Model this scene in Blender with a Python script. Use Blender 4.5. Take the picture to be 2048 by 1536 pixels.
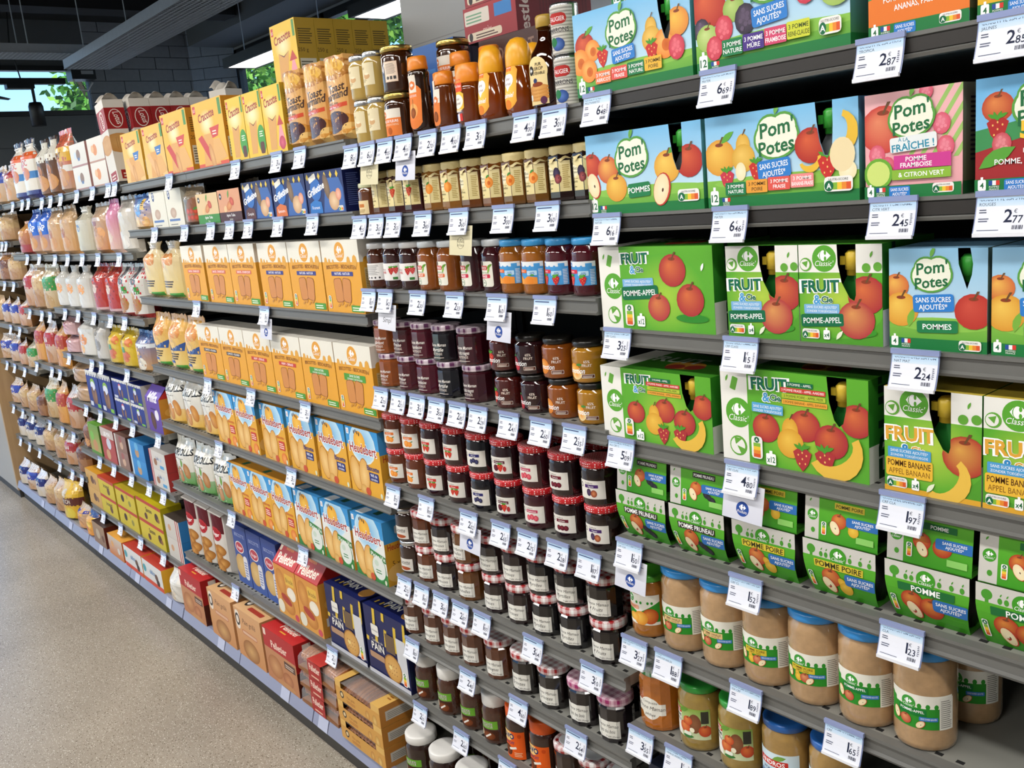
import bpy, math, random
from mathutils import Vector, Matrix
S = bpy.context.scene
for o in list(bpy.data.objects): bpy.data.objects.remove(o)
COL = S.collection
PI = math.pi
# ------------------------------------------------------------------ camera
cam = bpy.data.cameras.new('camera'); cam.sensor_width = 36; cam.lens = 36 * 1860 / 2048
cam.clip_start = .02; cam.clip_end = 200
co = bpy.data.objects.new('camera', cam); COL.objects.link(co); S.camera = co
_r = Vector((.6370, .7655, -.0924)); _w = Vector((-.7648, .6114, -.2031))
_r = _r.normalized(); _w = (_w - _r * _w.dot(_r)).normalized(); _u = _r.cross(_w)
co.matrix_world = Matrix(((_r.x, _u.x, -_w.x, 0), (_r.y, _u.y, -_w.y, 0), (_r.z, _u.z, -_w.z, 1.65), (0, 0, 0, 1)))
# ------------------------------------------------------------------ world, lights, exposure
W = bpy.data.worlds.new('sky'); S.world = W; W.use_nodes = True
nt = W.node_tree; nt.nodes.clear()
_o = nt.nodes.new('ShaderNodeOutputWorld'); _b = nt.nodes.new('ShaderNodeBackground')
_s = nt.nodes.new('ShaderNodeTexSky'); _s.sky_type = 'HOSEK_WILKIE'; _s.turbidity = 2.4
_s.sun_direction = Vector((.55, -.45, .8)).normalized()
_h = nt.nodes.new('ShaderNodeHueSaturation'); _h.inputs['Saturation'].default_value = 1.2
nt.links.new(_s.outputs[0], _h.inputs['Color']); nt.links.new(_h.outputs[0], _b.inputs[0]); _b.inputs[1].default_value = 5.5
nt.links.new(_b.outputs[0], _o.inputs[0])
VS = S.view_settings; VS.view_transform = 'Standard'; VS.look = 'None'; VS.exposure = 0.58; VS.gamma = 1.0; VS.use_curve_mapping = False
def area(name, loc, sx, sy, power, col=(1, 1, 1), rot=(0, 0, 0)):
    L = bpy.data.lights.new(name, 'AREA'); L.shape = 'RECTANGLE'; L.size = sx; L.size_y = sy; L.energy = power; L.color = col
    o = bpy.data.objects.new(name, L); COL.objects.link(o); o.location = loc; o.rotation_euler = rot; return o
_sun = bpy.data.lights.new('sun', 'SUN'); _sun.energy = 3.0; _sun.angle = .01; _so = bpy.data.objects.new('sun', _sun); COL.objects.link(_so)
_so.rotation_euler = Vector((-.55, .45, -.8)).to_track_quat('-Z', 'Y').to_euler()
# rows of ceiling luminaires over the aisle (their housings are built below); they shine downwards
AISLE = [(-8.2 + 1.62 * k, .12) for k in range(7)]
for k, (x, y) in enumerate(AISLE):
    area('luminaire_light', (x, y, 2.775), 1.36, .22, 8.5, (1.0, .955, .89))
for k in range(5):
    area('luminaire_light', (-8.2 + 1.94 * k + 1.69, 3.35, 2.775), 1.5, .2, 9, (.95, .97, 1.0))
    area('luminaire_light', (-8.2 + 1.94 * k, -1.9, 2.775), 1.36, .22, 26, (1.0, .955, .89))

# ------------------------------------------------------------------ colour and materials
def lin(h):
    if isinstance(h, tuple): return h
    h = h.lstrip('#')
    if len(h) == 3: h = ''.join(c + c for c in h)
    v = [int(h[i:i + 2], 16) / 255 for i in (0, 2, 4)]
    return tuple((c / 12.92 if c <= .04045 else ((c + .055) / 1.055) ** 2.4) for c in v) + (1.0,)
MATS = {}
def mat(name, color=None, rough=.5, metal=0, coat=0, attr=False, trans=0, spec=.5, noise=0, nscale=40, bump=0, alpha=1, ior=1.45, sss=0):
    if name in MATS: return MATS[name]
    m = bpy.data.materials.new(name); m.use_nodes = True; n = m.node_tree; b = n.nodes['Principled BSDF']
    b.inputs['Roughness'].default_value = rough; b.inputs['Metallic'].default_value = metal
    b.inputs['Coat Weight'].default_value = coat; b.inputs['Coat Roughness'].default_value = .05
    b.inputs['Transmission Weight'].default_value = trans; b.inputs['IOR'].default_value = ior
    b.inputs['Specular IOR Level'].default_value = spec; b.inputs['Alpha'].default_value = alpha
    if attr:
        a = n.nodes.new('ShaderNodeAttribute'); a.attribute_name = 'Col'; src = a.outputs['Color']
    else:
        a = n.nodes.new('ShaderNodeRGB'); a.outputs[0].default_value = lin(color); src = a.outputs[0]
    if noise:
        t = n.nodes.new('ShaderNodeTexCoord'); z = n.nodes.new('ShaderNodeTexNoise'); z.inputs['Scale'].default_value = nscale; z.inputs['Detail'].default_value = 4
        n.links.new(t.outputs['Object'], z.inputs['Vector'])
        mr = n.nodes.new('ShaderNodeMapRange'); mr.inputs[3].default_value = 1 - noise; mr.inputs[4].default_value = 1 + noise
        n.links.new(z.outputs[0], mr.inputs[0])
        mx = n.nodes.new('ShaderNodeMix'); mx.data_type = 'RGBA'; mx.blend_type = 'MULTIPLY'; mx.inputs[0].default_value = 1
        n.links.new(src, mx.inputs[6]); n.links.new(mr.outputs[0], mx.inputs[7]); src = mx.outputs[2]
    n.links.new(src, b.inputs['Base Color'])
    if bump:
        t = n.nodes.new('ShaderNodeTexCoord'); z = n.nodes.new('ShaderNodeTexNoise'); z.inputs['Scale'].default_value = nscale
        n.links.new(t.outputs['Object'], z.inputs['Vector'])
        bp = n.nodes.new('ShaderNodeBump'); bp.inputs['Strength'].default_value = bump; bp.inputs['Distance'].default_value = .003
        n.links.new(z.outputs[0], bp.inputs['Height']); n.links.new(bp.outputs[0], b.inputs['Normal'])
    MATS[name] = m; return m
CARTON = mat('printed_carton', rough=.42, attr=True, spec=.4)
PAPER = mat('printed_paper', rough=.6, attr=True, spec=.25)
FILM = mat('printed_film', rough=.24, attr=True, coat=.35, bump=.2, nscale=45)
JAM = mat('jam_in_glass', rough=.12, attr=True, coat=1.0, noise=.22, nscale=90)
PLASTIC = mat('moulded_plastic', rough=.3, attr=True, spec=.5)
METLID = mat('painted_metal_lid', rough=.28, attr=True, coat=.4)
GOLD = mat('gold_metal', '#c9ad62', rough=.25, metal=.9)
SILVER = mat('silver_metal', '#c8c8c8', rough=.25, metal=.95)
CLEAR = mat('clear_film', '#ffffff', rough=.06, trans=0, alpha=.16, coat=1.0)
GLASS = mat('clear_glass', '#ffffff', rough=.02, trans=1.0, ior=1.45)
def pattern_mat(name, kind, c1, c2, scale):
    m = bpy.data.materials.new(name); m.use_nodes = True; n = m.node_tree; b = n.nodes['Principled BSDF']
    b.inputs['Roughness'].default_value = .35; b.inputs['Coat Weight'].default_value = .3
    t = n.nodes.new('ShaderNodeTexCoord'); N = lambda k: n.nodes.new('ShaderNode' + k); L = n.links.new
    if kind == 'dots':
        v = N('TexVoronoi'); v.inputs['Scale'].default_value = scale; v.inputs['Randomness'].default_value = .15
        L(t.outputs['Object'], v.inputs['Vector'])
        c = N('Math'); c.operation = 'LESS_THAN'; c.inputs[1].default_value = .26; L(v.outputs['Distance'], c.inputs[0]); f = c.outputs[0]
    else:
        sp = N('SeparateXYZ'); L(t.outputs['Object'], sp.inputs[0]); outs = []
        at = N('Math'); at.operation = 'ARCTAN2'; L(sp.outputs[1], at.inputs[0]); L(sp.outputs[0], at.inputs[1])
        for src, sc in ((sp.outputs[0], scale), (sp.outputs[1], scale), (sp.outputs[2], scale * 1.0)):
            a = N('Math'); a.operation = 'MULTIPLY'; a.inputs[1].default_value = sc; L(src, a.inputs[0])
            fr = N('Math'); fr.operation = 'FRACT'; L(a.outputs[0], fr.inputs[0])
            g = N('Math'); g.operation = 'GREATER_THAN'; g.inputs[1].default_value = .5; L(fr.outputs[0], g.inputs[0]); outs.append(g.outputs[0])
        s1 = N('Math'); s1.operation = 'ADD'; L(outs[0], s1.inputs[0]); L(outs[1], s1.inputs[1])
        s2 = N('Math'); s2.operation = 'ADD'; L(s1.outputs[0], s2.inputs[0]); L(outs[2], s2.inputs[1])
        d = N('Math'); d.operation = 'DIVIDE'; d.inputs[1].default_value = 3; L(s2.outputs[0], d.inputs[0]); f = d.outputs[0]
    mx = N('Mix'); mx.data_type = 'RGBA'; mx.inputs[6].default_value = lin(c1); mx.inputs[7].default_value = lin(c2)
    L(f, mx.inputs[0]); L(mx.outputs[2], b.inputs['Base Color']); return m
POLKA = pattern_mat('red_polka_dot_lid', 'dots', '#c4161f', '#ffffff', 215)
GRED = pattern_mat('red_gingham_lid', 'check', '#ffffff', '#a80f16', 62)
GPUR = pattern_mat('purple_gingham_lid', 'check', '#f4e6ee', '#5a1b50', 62)
GMAG = pattern_mat('magenta_gingham_lid', 'check', '#f6dbe6', '#a21f68', 62)
GGRN = pattern_mat('green_gingham_lid', 'check', '#ffffff', '#10752a', 50)

# ------------------------------------------------------------------ mesh collector
class G:
    def __init__(s): s.v = []; s.f = []; s.c = []; s.sm = []
    def face(s, pts, col, smooth=False):
        i = len(s.v); s.v += [tuple(p) for p in pts]; s.f.append(tuple(range(i, i + len(pts))))
        s.c += (list(col) if isinstance(col, list) else [col] * len(pts)); s.sm.append(smooth)
    def grid(s, fn, nu, nv, col, smooth=True, closed=False):
        i0 = len(s.v); m = nu if closed else nu + 1
        for j in range(nv + 1):
            for i in range(m): s.v.append(tuple(fn(i / nu, j / nv)))
        for j in range(nv):
            for i in range(nu):
                a = i0 + j * m + i; b = i0 + j * m + (i + 1) % m; d = a + m; e = b + m
                s.f.append((a, b, e, d)); cc = col(i / nu, j / nv) if callable(col) else col
                s.c += [cc] * 4; s.sm.append(smooth)
    def box(s, x0, x1, y0, y1, z0, z1, col, cols=None):
        P = [(x, y, z) for z in (z0, z1) for y in (y0, y1) for x in (x0, x1)]
        F = {'f': (0, 1, 5, 4), 'r': (1, 3, 7, 5), 'b': (3, 2, 6, 7), 'l': (2, 0, 4, 6), 't': (4, 5, 7, 6), 'd': (2, 3, 1, 0)}
        for k, q in F.items():
            c = (cols or {}).get(k, col)
            if c is not None: s.face([P[i] for i in q], c)
    def prism(s, prof, x0, x1, col, caps=True):
        n = len(prof)
        for i in range(n):
            a, b = prof[i], prof[(i + 1) % n]
            s.face([(x0, *a), (x1, *a), (x1, *b), (x0, *b)], col)
        if caps: s.face([(x0, *p) for p in prof][::-1], col); s.face([(x1, *p) for p in prof], col)
    def lathe(s, prof, n, col, sy=1, flat=False, cap=True):
        # prof: list of (r, z[, colour])
        i0 = len(s.v)
        for p in prof:
            for k in range(n):
                a = 2 * PI * (k + .5) / n - PI / 2; s.v.append((p[0] * math.cos(a), p[0] * math.sin(a) * sy, p[1]))
        for j in range(len(prof) - 1):
            cc = prof[j][2] if len(prof[j]) > 2 else col
            for k in range(n):
                a = i0 + j * n + k; b = i0 + j * n + (k + 1) % n
                s.f.append((a, b, b + n, a + n)); s.c += [cc] * 4; s.sm.append(not flat)
        if cap:
            j = len(prof) - 1; s.f.append(tuple(i0 + j * n + k for k in range(n))); s.c += [prof[-1][2] if len(prof[-1]) > 2 else col] * n; s.sm.append(False)
            s.f.append(tuple(i0 + k for k in range(n))[::-1]); s.c += [prof[0][2] if len(prof[0]) > 2 else col] * n; s.sm.append(False)
    def tube(s, pts, r, n, col):
        pts = [Vector(p) for p in pts]; i0 = len(s.v); m = len(pts)
        for j, p in enumerate(pts):
            t = (pts[min(j + 1, m - 1)] - pts[max(j - 1, 0)]).normalized(); a = t.orthogonal().normalized(); b = t.cross(a)
            for k in range(n): q = p + (a * math.cos(2 * PI * k / n) + b * math.sin(2 * PI * k / n)) * r; s.v.append(tuple(q))
        for j in range(m - 1):
            for k in range(n):
                a = i0 + j * n + k; b = i0 + j * n + (k + 1) % n
                s.f.append((a, b, b + n, a + n)); s.c += [col] * 4; s.sm.append(True)
    def mesh(s, name, m):
        me = bpy.data.meshes.new(name); me.from_pydata(s.v, [], s.f)
        at = me.color_attributes.new('Col', 'FLOAT_COLOR', 'CORNER')
        at.data.foreach_set('color', [x for c in s.c for x in lin(c)])
        me.polygons.foreach_set('use_smooth', s.sm); me.materials.append(m); me.update(); return me
# ------------------------------------------------------------------ lettering and flat print
TXT = {}; _cap = [None]
def glyphs(s, bold=0.0):
    k = (s, bold)
    if k in TXT: return TXT[k]
    cu = bpy.data.curves.new('t', 'FONT'); cu.body = s; cu.resolution_u = 2; cu.offset = bold
    ob = bpy.data.objects.new('t', cu); me = bpy.data.meshes.new_from_object(ob)
    V = [(v.co.x, v.co.y) for v in me.vertices]; P = [[V[i] for i in p.vertices] for p in me.polygons]
    bpy.data.meshes.remove(me); bpy.data.objects.remove(ob); bpy.data.curves.remove(cu)
    if not V: V = [(0, 0)]
    x0 = min(v[0] for v in V); x1 = max(v[0] for v in V)
    P = [[((x - x0) / .73, y / .73) for x, y in p] for p in P]
    TXT[k] = (P, (x1 - x0) / .73); return TXT[k]
def cutpoly(poly, n, d):
    # split convex poly [(x,y,col)] by n.x = d -> (inside(<=), outside)
    A, B = [], []; m = len(poly)
    for i in range(m):
        p, q = poly[i], poly[(i + 1) % m]
        sp = p[0] * n[0] + p[1] * n[1] - d; sq = q[0] * n[0] + q[1] * n[1] - d
        if sp <= 0: A.append(p)
        if sp >= 0: B.append(p)
        if (sp < 0 < sq) or (sq < 0 < sp):
            t = sp / (sp - sq); r = (p[0] + (q[0] - p[0]) * t, p[1] + (q[1] - p[1]) * t, tuple(a + (b - a) * t for a, b in zip(p[2], q[2])))
            A.append(r); B.append(r)
    return (A if len(A) > 2 else None), (B if len(B) > 2 else None)
class Art:
    """flat print on one face; x,y are fractions of the face, radii are fractions of its height"""
    def __init__(s, w, h): s.w = w; s.h = h; s.P = []; s.L = 0; s.k = h / w
    def _add(s, pts, cols, layer):
        if not isinstance(cols, list): cols = [cols] * len(pts)
        s.P.append(([(x * s.w, y * s.h, lin(c)) for (x, y), c in zip(pts, cols)], layer))
    def p(s, pts, c): s.L += 1; s._add(pts, c, s.L)
    def r(s, x0, y0, x1, y1, c, c2=None):
        s.L += 1; s._add([(x0, y0), (x1, y0), (x1, y1), (x0, y1)], [c, c, c2, c2] if c2 else c, s.L)
    def _fan(s, cx, cy, rim, c, ci):
        s.L += 1
        if ci is None: s._add(rim, c, s.L); return
        n = len(rim)
        for i in range(n): s._add([(cx, cy), rim[i], rim[(i + 1) % n]], [ci, c, c], s.L)
    def e(s, x, y, rx, ry, c, ci=None, n=18, rot=0, off=(0, 0)):
        rim = []
        for i in range(n):
            a = 2 * PI * i / n; u, v = rx * math.cos(a), ry * math.sin(a)
            u, v = u * math.cos(rot) - v * math.sin(rot), u * math.sin(rot) + v * math.cos(rot); rim.append((x + u * s.k, y + v))
        s._fan(x + off[0] * rx * s.k, y + off[1] * ry, rim, c, ci)
    def rr(s, x0, y0, x1, y1, c, rad=.03, rot=0):
        pts = []; cx, cy = (x0 + x1) / 2, (y0 + y1) / 2
        for (qx, qy, a0) in ((x1 - rad * s.k, y1 - rad, 0), (x0 + rad * s.k, y1 - rad, 90), (x0 + rad * s.k, y0 + rad, 180), (x1 - rad * s.k, y0 + rad, 270)):
            for d in (0, 45, 90): a = math.radians(a0 + d); pts.append((qx + rad * s.k * math.cos(a), qy + rad * math.sin(a)))
        if rot: pts = [s._rot(q, cx, cy, rot) for q in pts]
        s.p(pts, c)
    def _rot(s, q, cx, cy, rot):
        u, v = (q[0] - cx) / s.k, q[1] - cy; return (cx + (u * math.cos(rot) - v * math.sin(rot)) * s.k, cy + u * math.sin(rot) + v * math.cos(rot))
    def t(s, txt, x, y, hh, c, wmax=None, bold=0.0, shear=0, rot=0, al='c', arc=0):
        P, w = glyphs(txt, bold); s.L += 1
        sx = hh * s.k
        if wmax and w * sx > wmax: sx = wmax / w
        W2 = w * sx; x0 = x - (W2 / 2 if al == 'c' else W2 if al == 'r' else 0)
        for p in P:
            q = []
            for a, b in p:
                xx = x0 + (a + shear * b) * sx; yy = y + b * hh
                if arc: t_ = (xx - x) / max(W2, 1e-6); yy += arc * (.25 - t_ * t_) * 4 * .25
                q.append((xx, yy))
            if rot: q = [s._rot(z, x, y, rot) for z in q]
            s._add(q, c, s.L)
    def lines(s, x0, y0, x1, y1, n, c, fill=.45):
        s.L += 1; dh = (y1 - y0) / n; rnd = random.Random(int(x0 * 997 + y0 * 131 + n))
        for i in range(n):
            y = y0 + i * dh; e = x1 - (x1 - x0) * rnd.random() * .25
            s._add([(x0, y), (e, y), (e, y + dh * fill), (x0, y + dh * fill)], c, s.L)
    def bars(s, x0, y0, x1, y1, n, c):
        s.L += 1; rnd = random.Random(n); dw = (x1 - x0) / n
        for i in range(n):
            x = x0 + i * dw; e = x + dw * (.3 + .5 * rnd.random()); s._add([(x, y0), (e, y0), (e, y1), (x, y1)], c, s.L)
    def build(s, g, fn, eps=4e-5, step=None, stepz=None, notch=None, clip=True):
        """fn(x,z,off) -> xyz, x from -w/2..w/2, z from 0..h"""
        out = []
        for poly, L in s.P:
            poly = [(x - s.w / 2, z, c) for x, z, c in poly]; ps = [poly]
            if clip:
                for n, d in (((1, 0), s.w / 2), ((-1, 0), s.w / 2), ((0, 1), s.h), ((0, -1), 0)):
                    ps = [a for a in (cutpoly(p, n, d)[0] for p in ps) if a]
            if notch:
                keep = []
                for p in ps:
                    cur = p
                    for n, d in notch:
                        if cur is None: break
                        a, b = cutpoly(cur, n, d)
                        if b: keep.append(b)
                        cur = a
                ps = keep
            for ax, st in ((0, step), (1, stepz)):
                if not st: continue
                nn = (1, 0) if ax == 0 else (0, 1); new = []
                for p in ps:
                    lo = min(q[ax] for q in p); hi = max(q[ax] for q in p); k = math.floor(lo / st) + 1; cur = p
                    while cur and k * st < hi - 1e-7:
                        a, b = cutpoly(cur, nn, k * st)
                        if a: new.append(a)
                        cur = b; k += 1
                    if cur: new.append(cur)
                ps = new
            out += [(p, L) for p in ps]
        for p, L in out: g.face([fn(x, z, L * eps) for x, z, c in p], [c for _, _, c in p], smooth=False)
        return g
def notch_planes(pts):
    """convex outline (counter-clockwise, metres, x from the face centre) -> half planes"""
    out = []
    for i in range(len(pts)):
        (x0, y0), (x1, y1) = pts[i], pts[(i + 1) % len(pts)]; n = (y1 - y0, -(x1 - x0)); out.append((n, n[0] * x0 + n[1] * y0))
    return out
flat = lambda x, z, o: (x, -o - 1e-4, z)
# ------------------------------------------------------------------ scene objects
def link(name, me, parent=None, loc=(0, 0, 0), rot=(0, 0, 0)):
    o = bpy.data.objects.new(name, me); COL.objects.link(o); o.parent = parent; o.location = loc; o.rotation_euler = rot; return o
def thing(name, label, cat, loc=(0, 0, 0), rot=(0, 0, 0), group=None, me=None):
    o = link(name, me, None, loc, rot); o['label'] = label; o['category'] = cat
    if group: o['group'] = group
    return o
def struct(name, me, parent=None, loc=(0, 0, 0), rot=(0, 0, 0)):
    o = link(name, me, parent, loc, rot)
    if parent is None: o['kind'] = 'structure'
    return o
PROTO = {}
def proto(key, name, cat, parts): PROTO[key] = (name, cat, parts); return key
STOCK = []
def put(key, x, y, z, label, group=None, rz=0, rx=0, ry=0, sc=None):
    if y < 1.21: STOCK.append((x, z, label))
    name, cat, parts = PROTO[key]; root = thing(name, label, cat, (x, y, z), (rx, ry, rz), group)
    if sc: root.scale = sc
    for p in parts:
        o = link(p[0], p[1], root)
        for q in (p[2] if len(p) > 2 else []): link(q[0], q[1], o)
    return root
# ================================================================== the room
D = 1.15            # plane of the shelf fronts
def fl_mat():
    m = bpy.data.materials.new('speckled_vinyl_floor'); m.use_nodes = True; n = m.node_tree; b = n.nodes['Principled BSDF']; N = lambda k: n.nodes.new('ShaderNode' + k); L = n.links.new
    t = N('TexCoord'); base = None
    z = N('TexNoise'); z.inputs['Scale'].default_value = 1.3; z.inputs['Detail'].default_value = 6; L(t.outputs['Object'], z.inputs['Vector'])
    r = N('ValToRGB'); r.color_ramp.elements[0].color = lin('#8d8477'); r.color_ramp.elements[1].color = lin('#a2998b'); r.color_ramp.elements[0].position = .35; r.color_ramp.elements[1].position = .65
    L(z.outputs[0], r.inputs[0]); cur = r.outputs[0]
    for sc, th, c, rnd in ((70, .105, '#6d6252', 1), (95, .10, '#d6cfc2', 1), (150, .12, '#857a6a', 1), (120, .09, '#c3bbad', 1)):
        v = N('TexVoronoi'); v.inputs['Scale'].default_value = sc; v.inputs['Randomness'].default_value = rnd
        mp = N('Mapping'); mp.inputs['Location'].default_value = (sc, sc * .37, 0); mp.inputs['Scale'].default_value = (1, 1.6, 1); L(t.outputs['Object'], mp.inputs[0]); L(mp.outputs[0], v.inputs['Vector'])
        c1 = N('Math'); c1.operation = 'LESS_THAN'; c1.inputs[1].default_value = th * 2; L(v.outputs['Distance'], c1.inputs[0])
        mx = N('Mix'); mx.data_type = 'RGBA'; mx.inputs[7].default_value = lin(c); L(c1.outputs[0], mx.inputs[0]); L(cur, mx.inputs[6]); cur = mx.outputs[2]
    L(cur, b.inputs['Base Color']); b.inputs['Roughness'].default_value = .27; b.inputs['Specular IOR Level'].default_value = .4; return m
def brick_mat(name, c): return mat(name, c, rough=.7, noise=.12, nscale=25, bump=.3)
DARK = mat('dark_cladding', '#4a4d4e', rough=.55, noise=.05, nscale=3)
BLACK = mat('black_ceiling_paint', '#17181a', rough=.9, noise=.2, nscale=2)
SOFFIT = mat('grey_soffit', '#5c6166', rough=.8, noise=.06, nscale=4)
PLASTER = mat('pale_plaster', '#8d9195', rough=.8, noise=.05, nscale=6)
FRAME = mat('black_window_frame', '#15171a', rough=.4)
GALV = mat('galvanised_steel', '#b4bcc6', rough=.4, metal=.35, noise=.1, nscale=30)
RAILM = mat('grey_powder_coated_steel', '#6c6c69', rough=.42, spec=.5, noise=.04, nscale=20)
PLATEM = mat('grey_shelf_plate', '#85857f', rough=.5, noise=.04, nscale=12)
BACKM = mat('dark_back_panel', '#1d1d1e', rough=.7, noise=.1, nscale=6)
SLOTM = mat('punched_slots', '#141414', rough=.9)
KICKM = mat('dark_kickboard', '#3b3834', rough=.5, noise=.15, nscale=9)
BASEM = mat('lavender_base_rail', '#8c91aa', rough=.35, coat=.3)
OAK = None
def oak_mat():
    m = bpy.data.materials.new('oak_laminate'); m.use_nodes = True; n = m.node_tree; b = n.nodes['Principled BSDF']; N = lambda k: n.nodes.new('ShaderNode' + k); L = n.links.new
    t = N('TexCoord'); mp = N('Mapping'); mp.inputs['Scale'].default_value = (14, 14, 1.2); L(t.outputs['Object'], mp.inputs[0])
    z = N('TexNoise'); z.inputs['Scale'].default_value = 3; z.inputs['Detail'].default_value = 6; L(mp.outputs[0], z.inputs['Vector'])
    r = N('ValToRGB'); r.color_ramp.elements[0].color = lin('#a5845c'); r.color_ramp.elements[1].color = lin('#c7a67a'); L(z.outputs[0], r.inputs[0]); L(r.outputs[0], b.inputs['Base Color']); b.inputs['Roughness'].default_value = .45; return m
OAK = oak_mat()
W_ = '#ffffff'
def one(fn, name, m): g = G(); fn(g); return g.mesh(name, m)
RX0, RX1, RY0, RY1, RZ = -9.0, 3.0, -3.2, 4.0, 3.45
g = G(); g.box(RX0 - .1, RX1, RY0, RY1, -.1, 0, W_); struct('floor', g.mesh('floor', fl_mat()))
g = G(); g.box(RX0 - .2, RX1 + .1, RY0 - .1, RY1 + .2, RZ, RZ + .1, W_); struct('ceiling', g.mesh('ceiling', BLACK))
# beams of the ceiling
for k, x in enumerate((-7.6, -5.2, -2.8, -.4)):
    g = G(); g.box(x - .12, x + .12, RY0, 3.5, 3.24, RZ, W_); struct('trim_%d' % (k + 1), g.mesh('beam', BLACK))
g = G(); g.box(RX0 + .32, RX1, 3.55, 3.99, 3.2, RZ, W_); struct('trim_5', g.mesh('soffit', SOFFIT))
g = G(); g.box(-5.2, RX1, RY0 - .1, RY0, 0, RZ, W_); g.box(RX0, -5.2, RY0 - .1, RY0, 2.9, RZ, W_); struct('wall_front', g.mesh('wall_front', PLASTER))
g = G(); g.box(RX0, -5.2, RY0 - .08, RY0 - .02, 0, .08, W_)
for x in (-8.96, -7.7, -6.45, -5.26): g.box(x, x + .05, RY0 - .08, RY0 - .02, .08, 2.9, W_)
w4 = struct('added_window_4', g.mesh('added_window_4', FRAME))  # unseen glazing added so that daylight floods the left floor
g = G(); g.box(RX1, RX1 + .1, RY0, RY1, 0, RZ, W_); struct('wall_right', g.mesh('wall_right', PLASTER))
# back wall with the ribbon window
def backwall(g):
    g.box(-8.72, RX1, RY1, RY1 + .12, 0, 2.25, W_); g.box(-8.72, RX1, RY1, RY1 + .12, 3.18, RZ, W_); g.box(-4.6, RX1, RY1, RY1 + .12, 2.25, 3.18, W_)
struct('wall_back', one(backwall, 'wall_back', PLASTER))
def ribbon(g):
    g.box(-8.7, -4.6, RY1 - .01, RY1 + .06, 3.12, 3.18, W_); g.box(-8.7, -4.6, RY1 - .01, RY1 + .06, 2.25, 2.32, W_); g.box(-8.7, -4.6, RY1, RY1 + .05, 3.0, 3.04, W_)
    for x in (-8.7, -7.0, -5.8, -4.64): g.box(x, x + .05, RY1 - .01, RY1 + .06, 2.25, 3.18, W_)
win2 = struct('window_2', one(ribbon, 'window_2', FRAME))
PANE = mat('window_pane', '#eaf4ff', rough=.03, alpha=.06, coat=1)
for x0, x1 in ((-8.65, -7.0), (-6.95, -5.8), (-5.75, -4.64)):
    for z0, z1 in ((2.32, 3.0), (3.04, 3.12)):
        g = G(); g.box(x0, x1, RY1 + .02, RY1 + .026, z0, z1, W_); link('pane', g.mesh('pane', PANE), win2)
# end wall: dark cladding boards, clerestory window and glazed shop front
for x0, x1 in ((-8.91, -7.7), (-7.65, -6.45), (-6.4, -5.26)):
    g = G(); g.box(x0, x1, RY0 - .05, RY0 - .044, .08, 2.9, W_); link('pane', g.mesh('pane', PANE), w4)  # panes of the added glazing in the front wall
cl = struct('wall_left', one(lambda g: (g.box(RX0 - .1, RX0, 1.7, 2.72, 0, 2.66, W_), g.box(RX0 - .1, RX0, RY0, 2.72, 3.06, RZ, W_)), 'wall_left', DARK))
for k in range(10):
    g = G(); g.box(RX0, RX0 + .012, 1.7, 2.72, .02 + k * .264, .02 + k * .264 + .256, W_); link('cladding_board', g.mesh('cladding_board', DARK), cl)
g = G(); g.box(RX0 - .06, RX0 + .03, RY0, 2.72, 2.655, 2.695, W_); g.box(RX0 - .06, RX0 + .02, RY0, 2.72, 3.03, 3.07, W_)
for y in (-3.2, -1.6, 0.0, 1.68): g.box(RX0 - .05, RX0 + .01, y, y + .04, 2.68, 3.05, W_)
w1 = struct('window_1', g.mesh('window_1', FRAME))
for y0, y1 in ((-3.16, -1.6), (-1.56, 0), (.04, 1.68), (1.72, 2.72)):
    g = G(); g.box(RX0 - .03, RX0 - .024, y0, y1, 2.695, 3.03, W_); link('pane', g.mesh('pane', PANE), w1)
g = G()
for y in (-3.2, -1.95, -.7, .55, 1.66): g.box(RX0 - .06, RX0, y, y + .06, 0, 2.66, W_)
g.box(RX0 - .06, RX0, -3.2, 1.7, 0, .08, W_)
w3 = struct('window_3', g.mesh('window_3', FRAME))
for y in (-3.14, -1.89, -.64, .61):
    g = G(); g.box(RX0 - .03, RX0 - .024, y, y + (1.19 if y < .6 else 1.05), .08, 2.655, W_); link('pane', g.mesh('pane', PANE), w3)
# painted block walls beside the clerestory, block by block
def blockwall(name, cx, cy, ang, length, c, zlow=2.0, zhi=3.45):
    m = brick_mat(name + '_paint', c)
    g = G(); g.box(0, length, .012, .1, 0, RZ, W_); wall = struct(name, g.mesh(name, brick_mat(name + '_joint', '#3a3c40')), None, (cx, cy, 0), (0, 0, ang))
    cache = {}; hh = .105; k = 0; z = zlow
    while z < zhi - .02:
        x = -(.16 if k % 2 else 0.0)
        while x < length - .01:
            a, b = max(x, 0), min(x + .31, length)
            if b - a > .02:
                key = round(b - a, 3)
                if key not in cache: q = G(); q.box(.003, b - a - .003, 0, .03, .003, hh - .003, W_); cache[key] = q.mesh('brick', m)
                link('brick', cache[key], wall, (a, 0, z))
            x += .31
        z += hh; k += 1
    return wall
blockwall('wall_block', -9.0, 2.72, PI / 2, .97, '#74777b')
blockwall('wall_splay', -9.02, 3.646, math.atan2(.33, .28), .46, '#8894a6')
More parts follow.
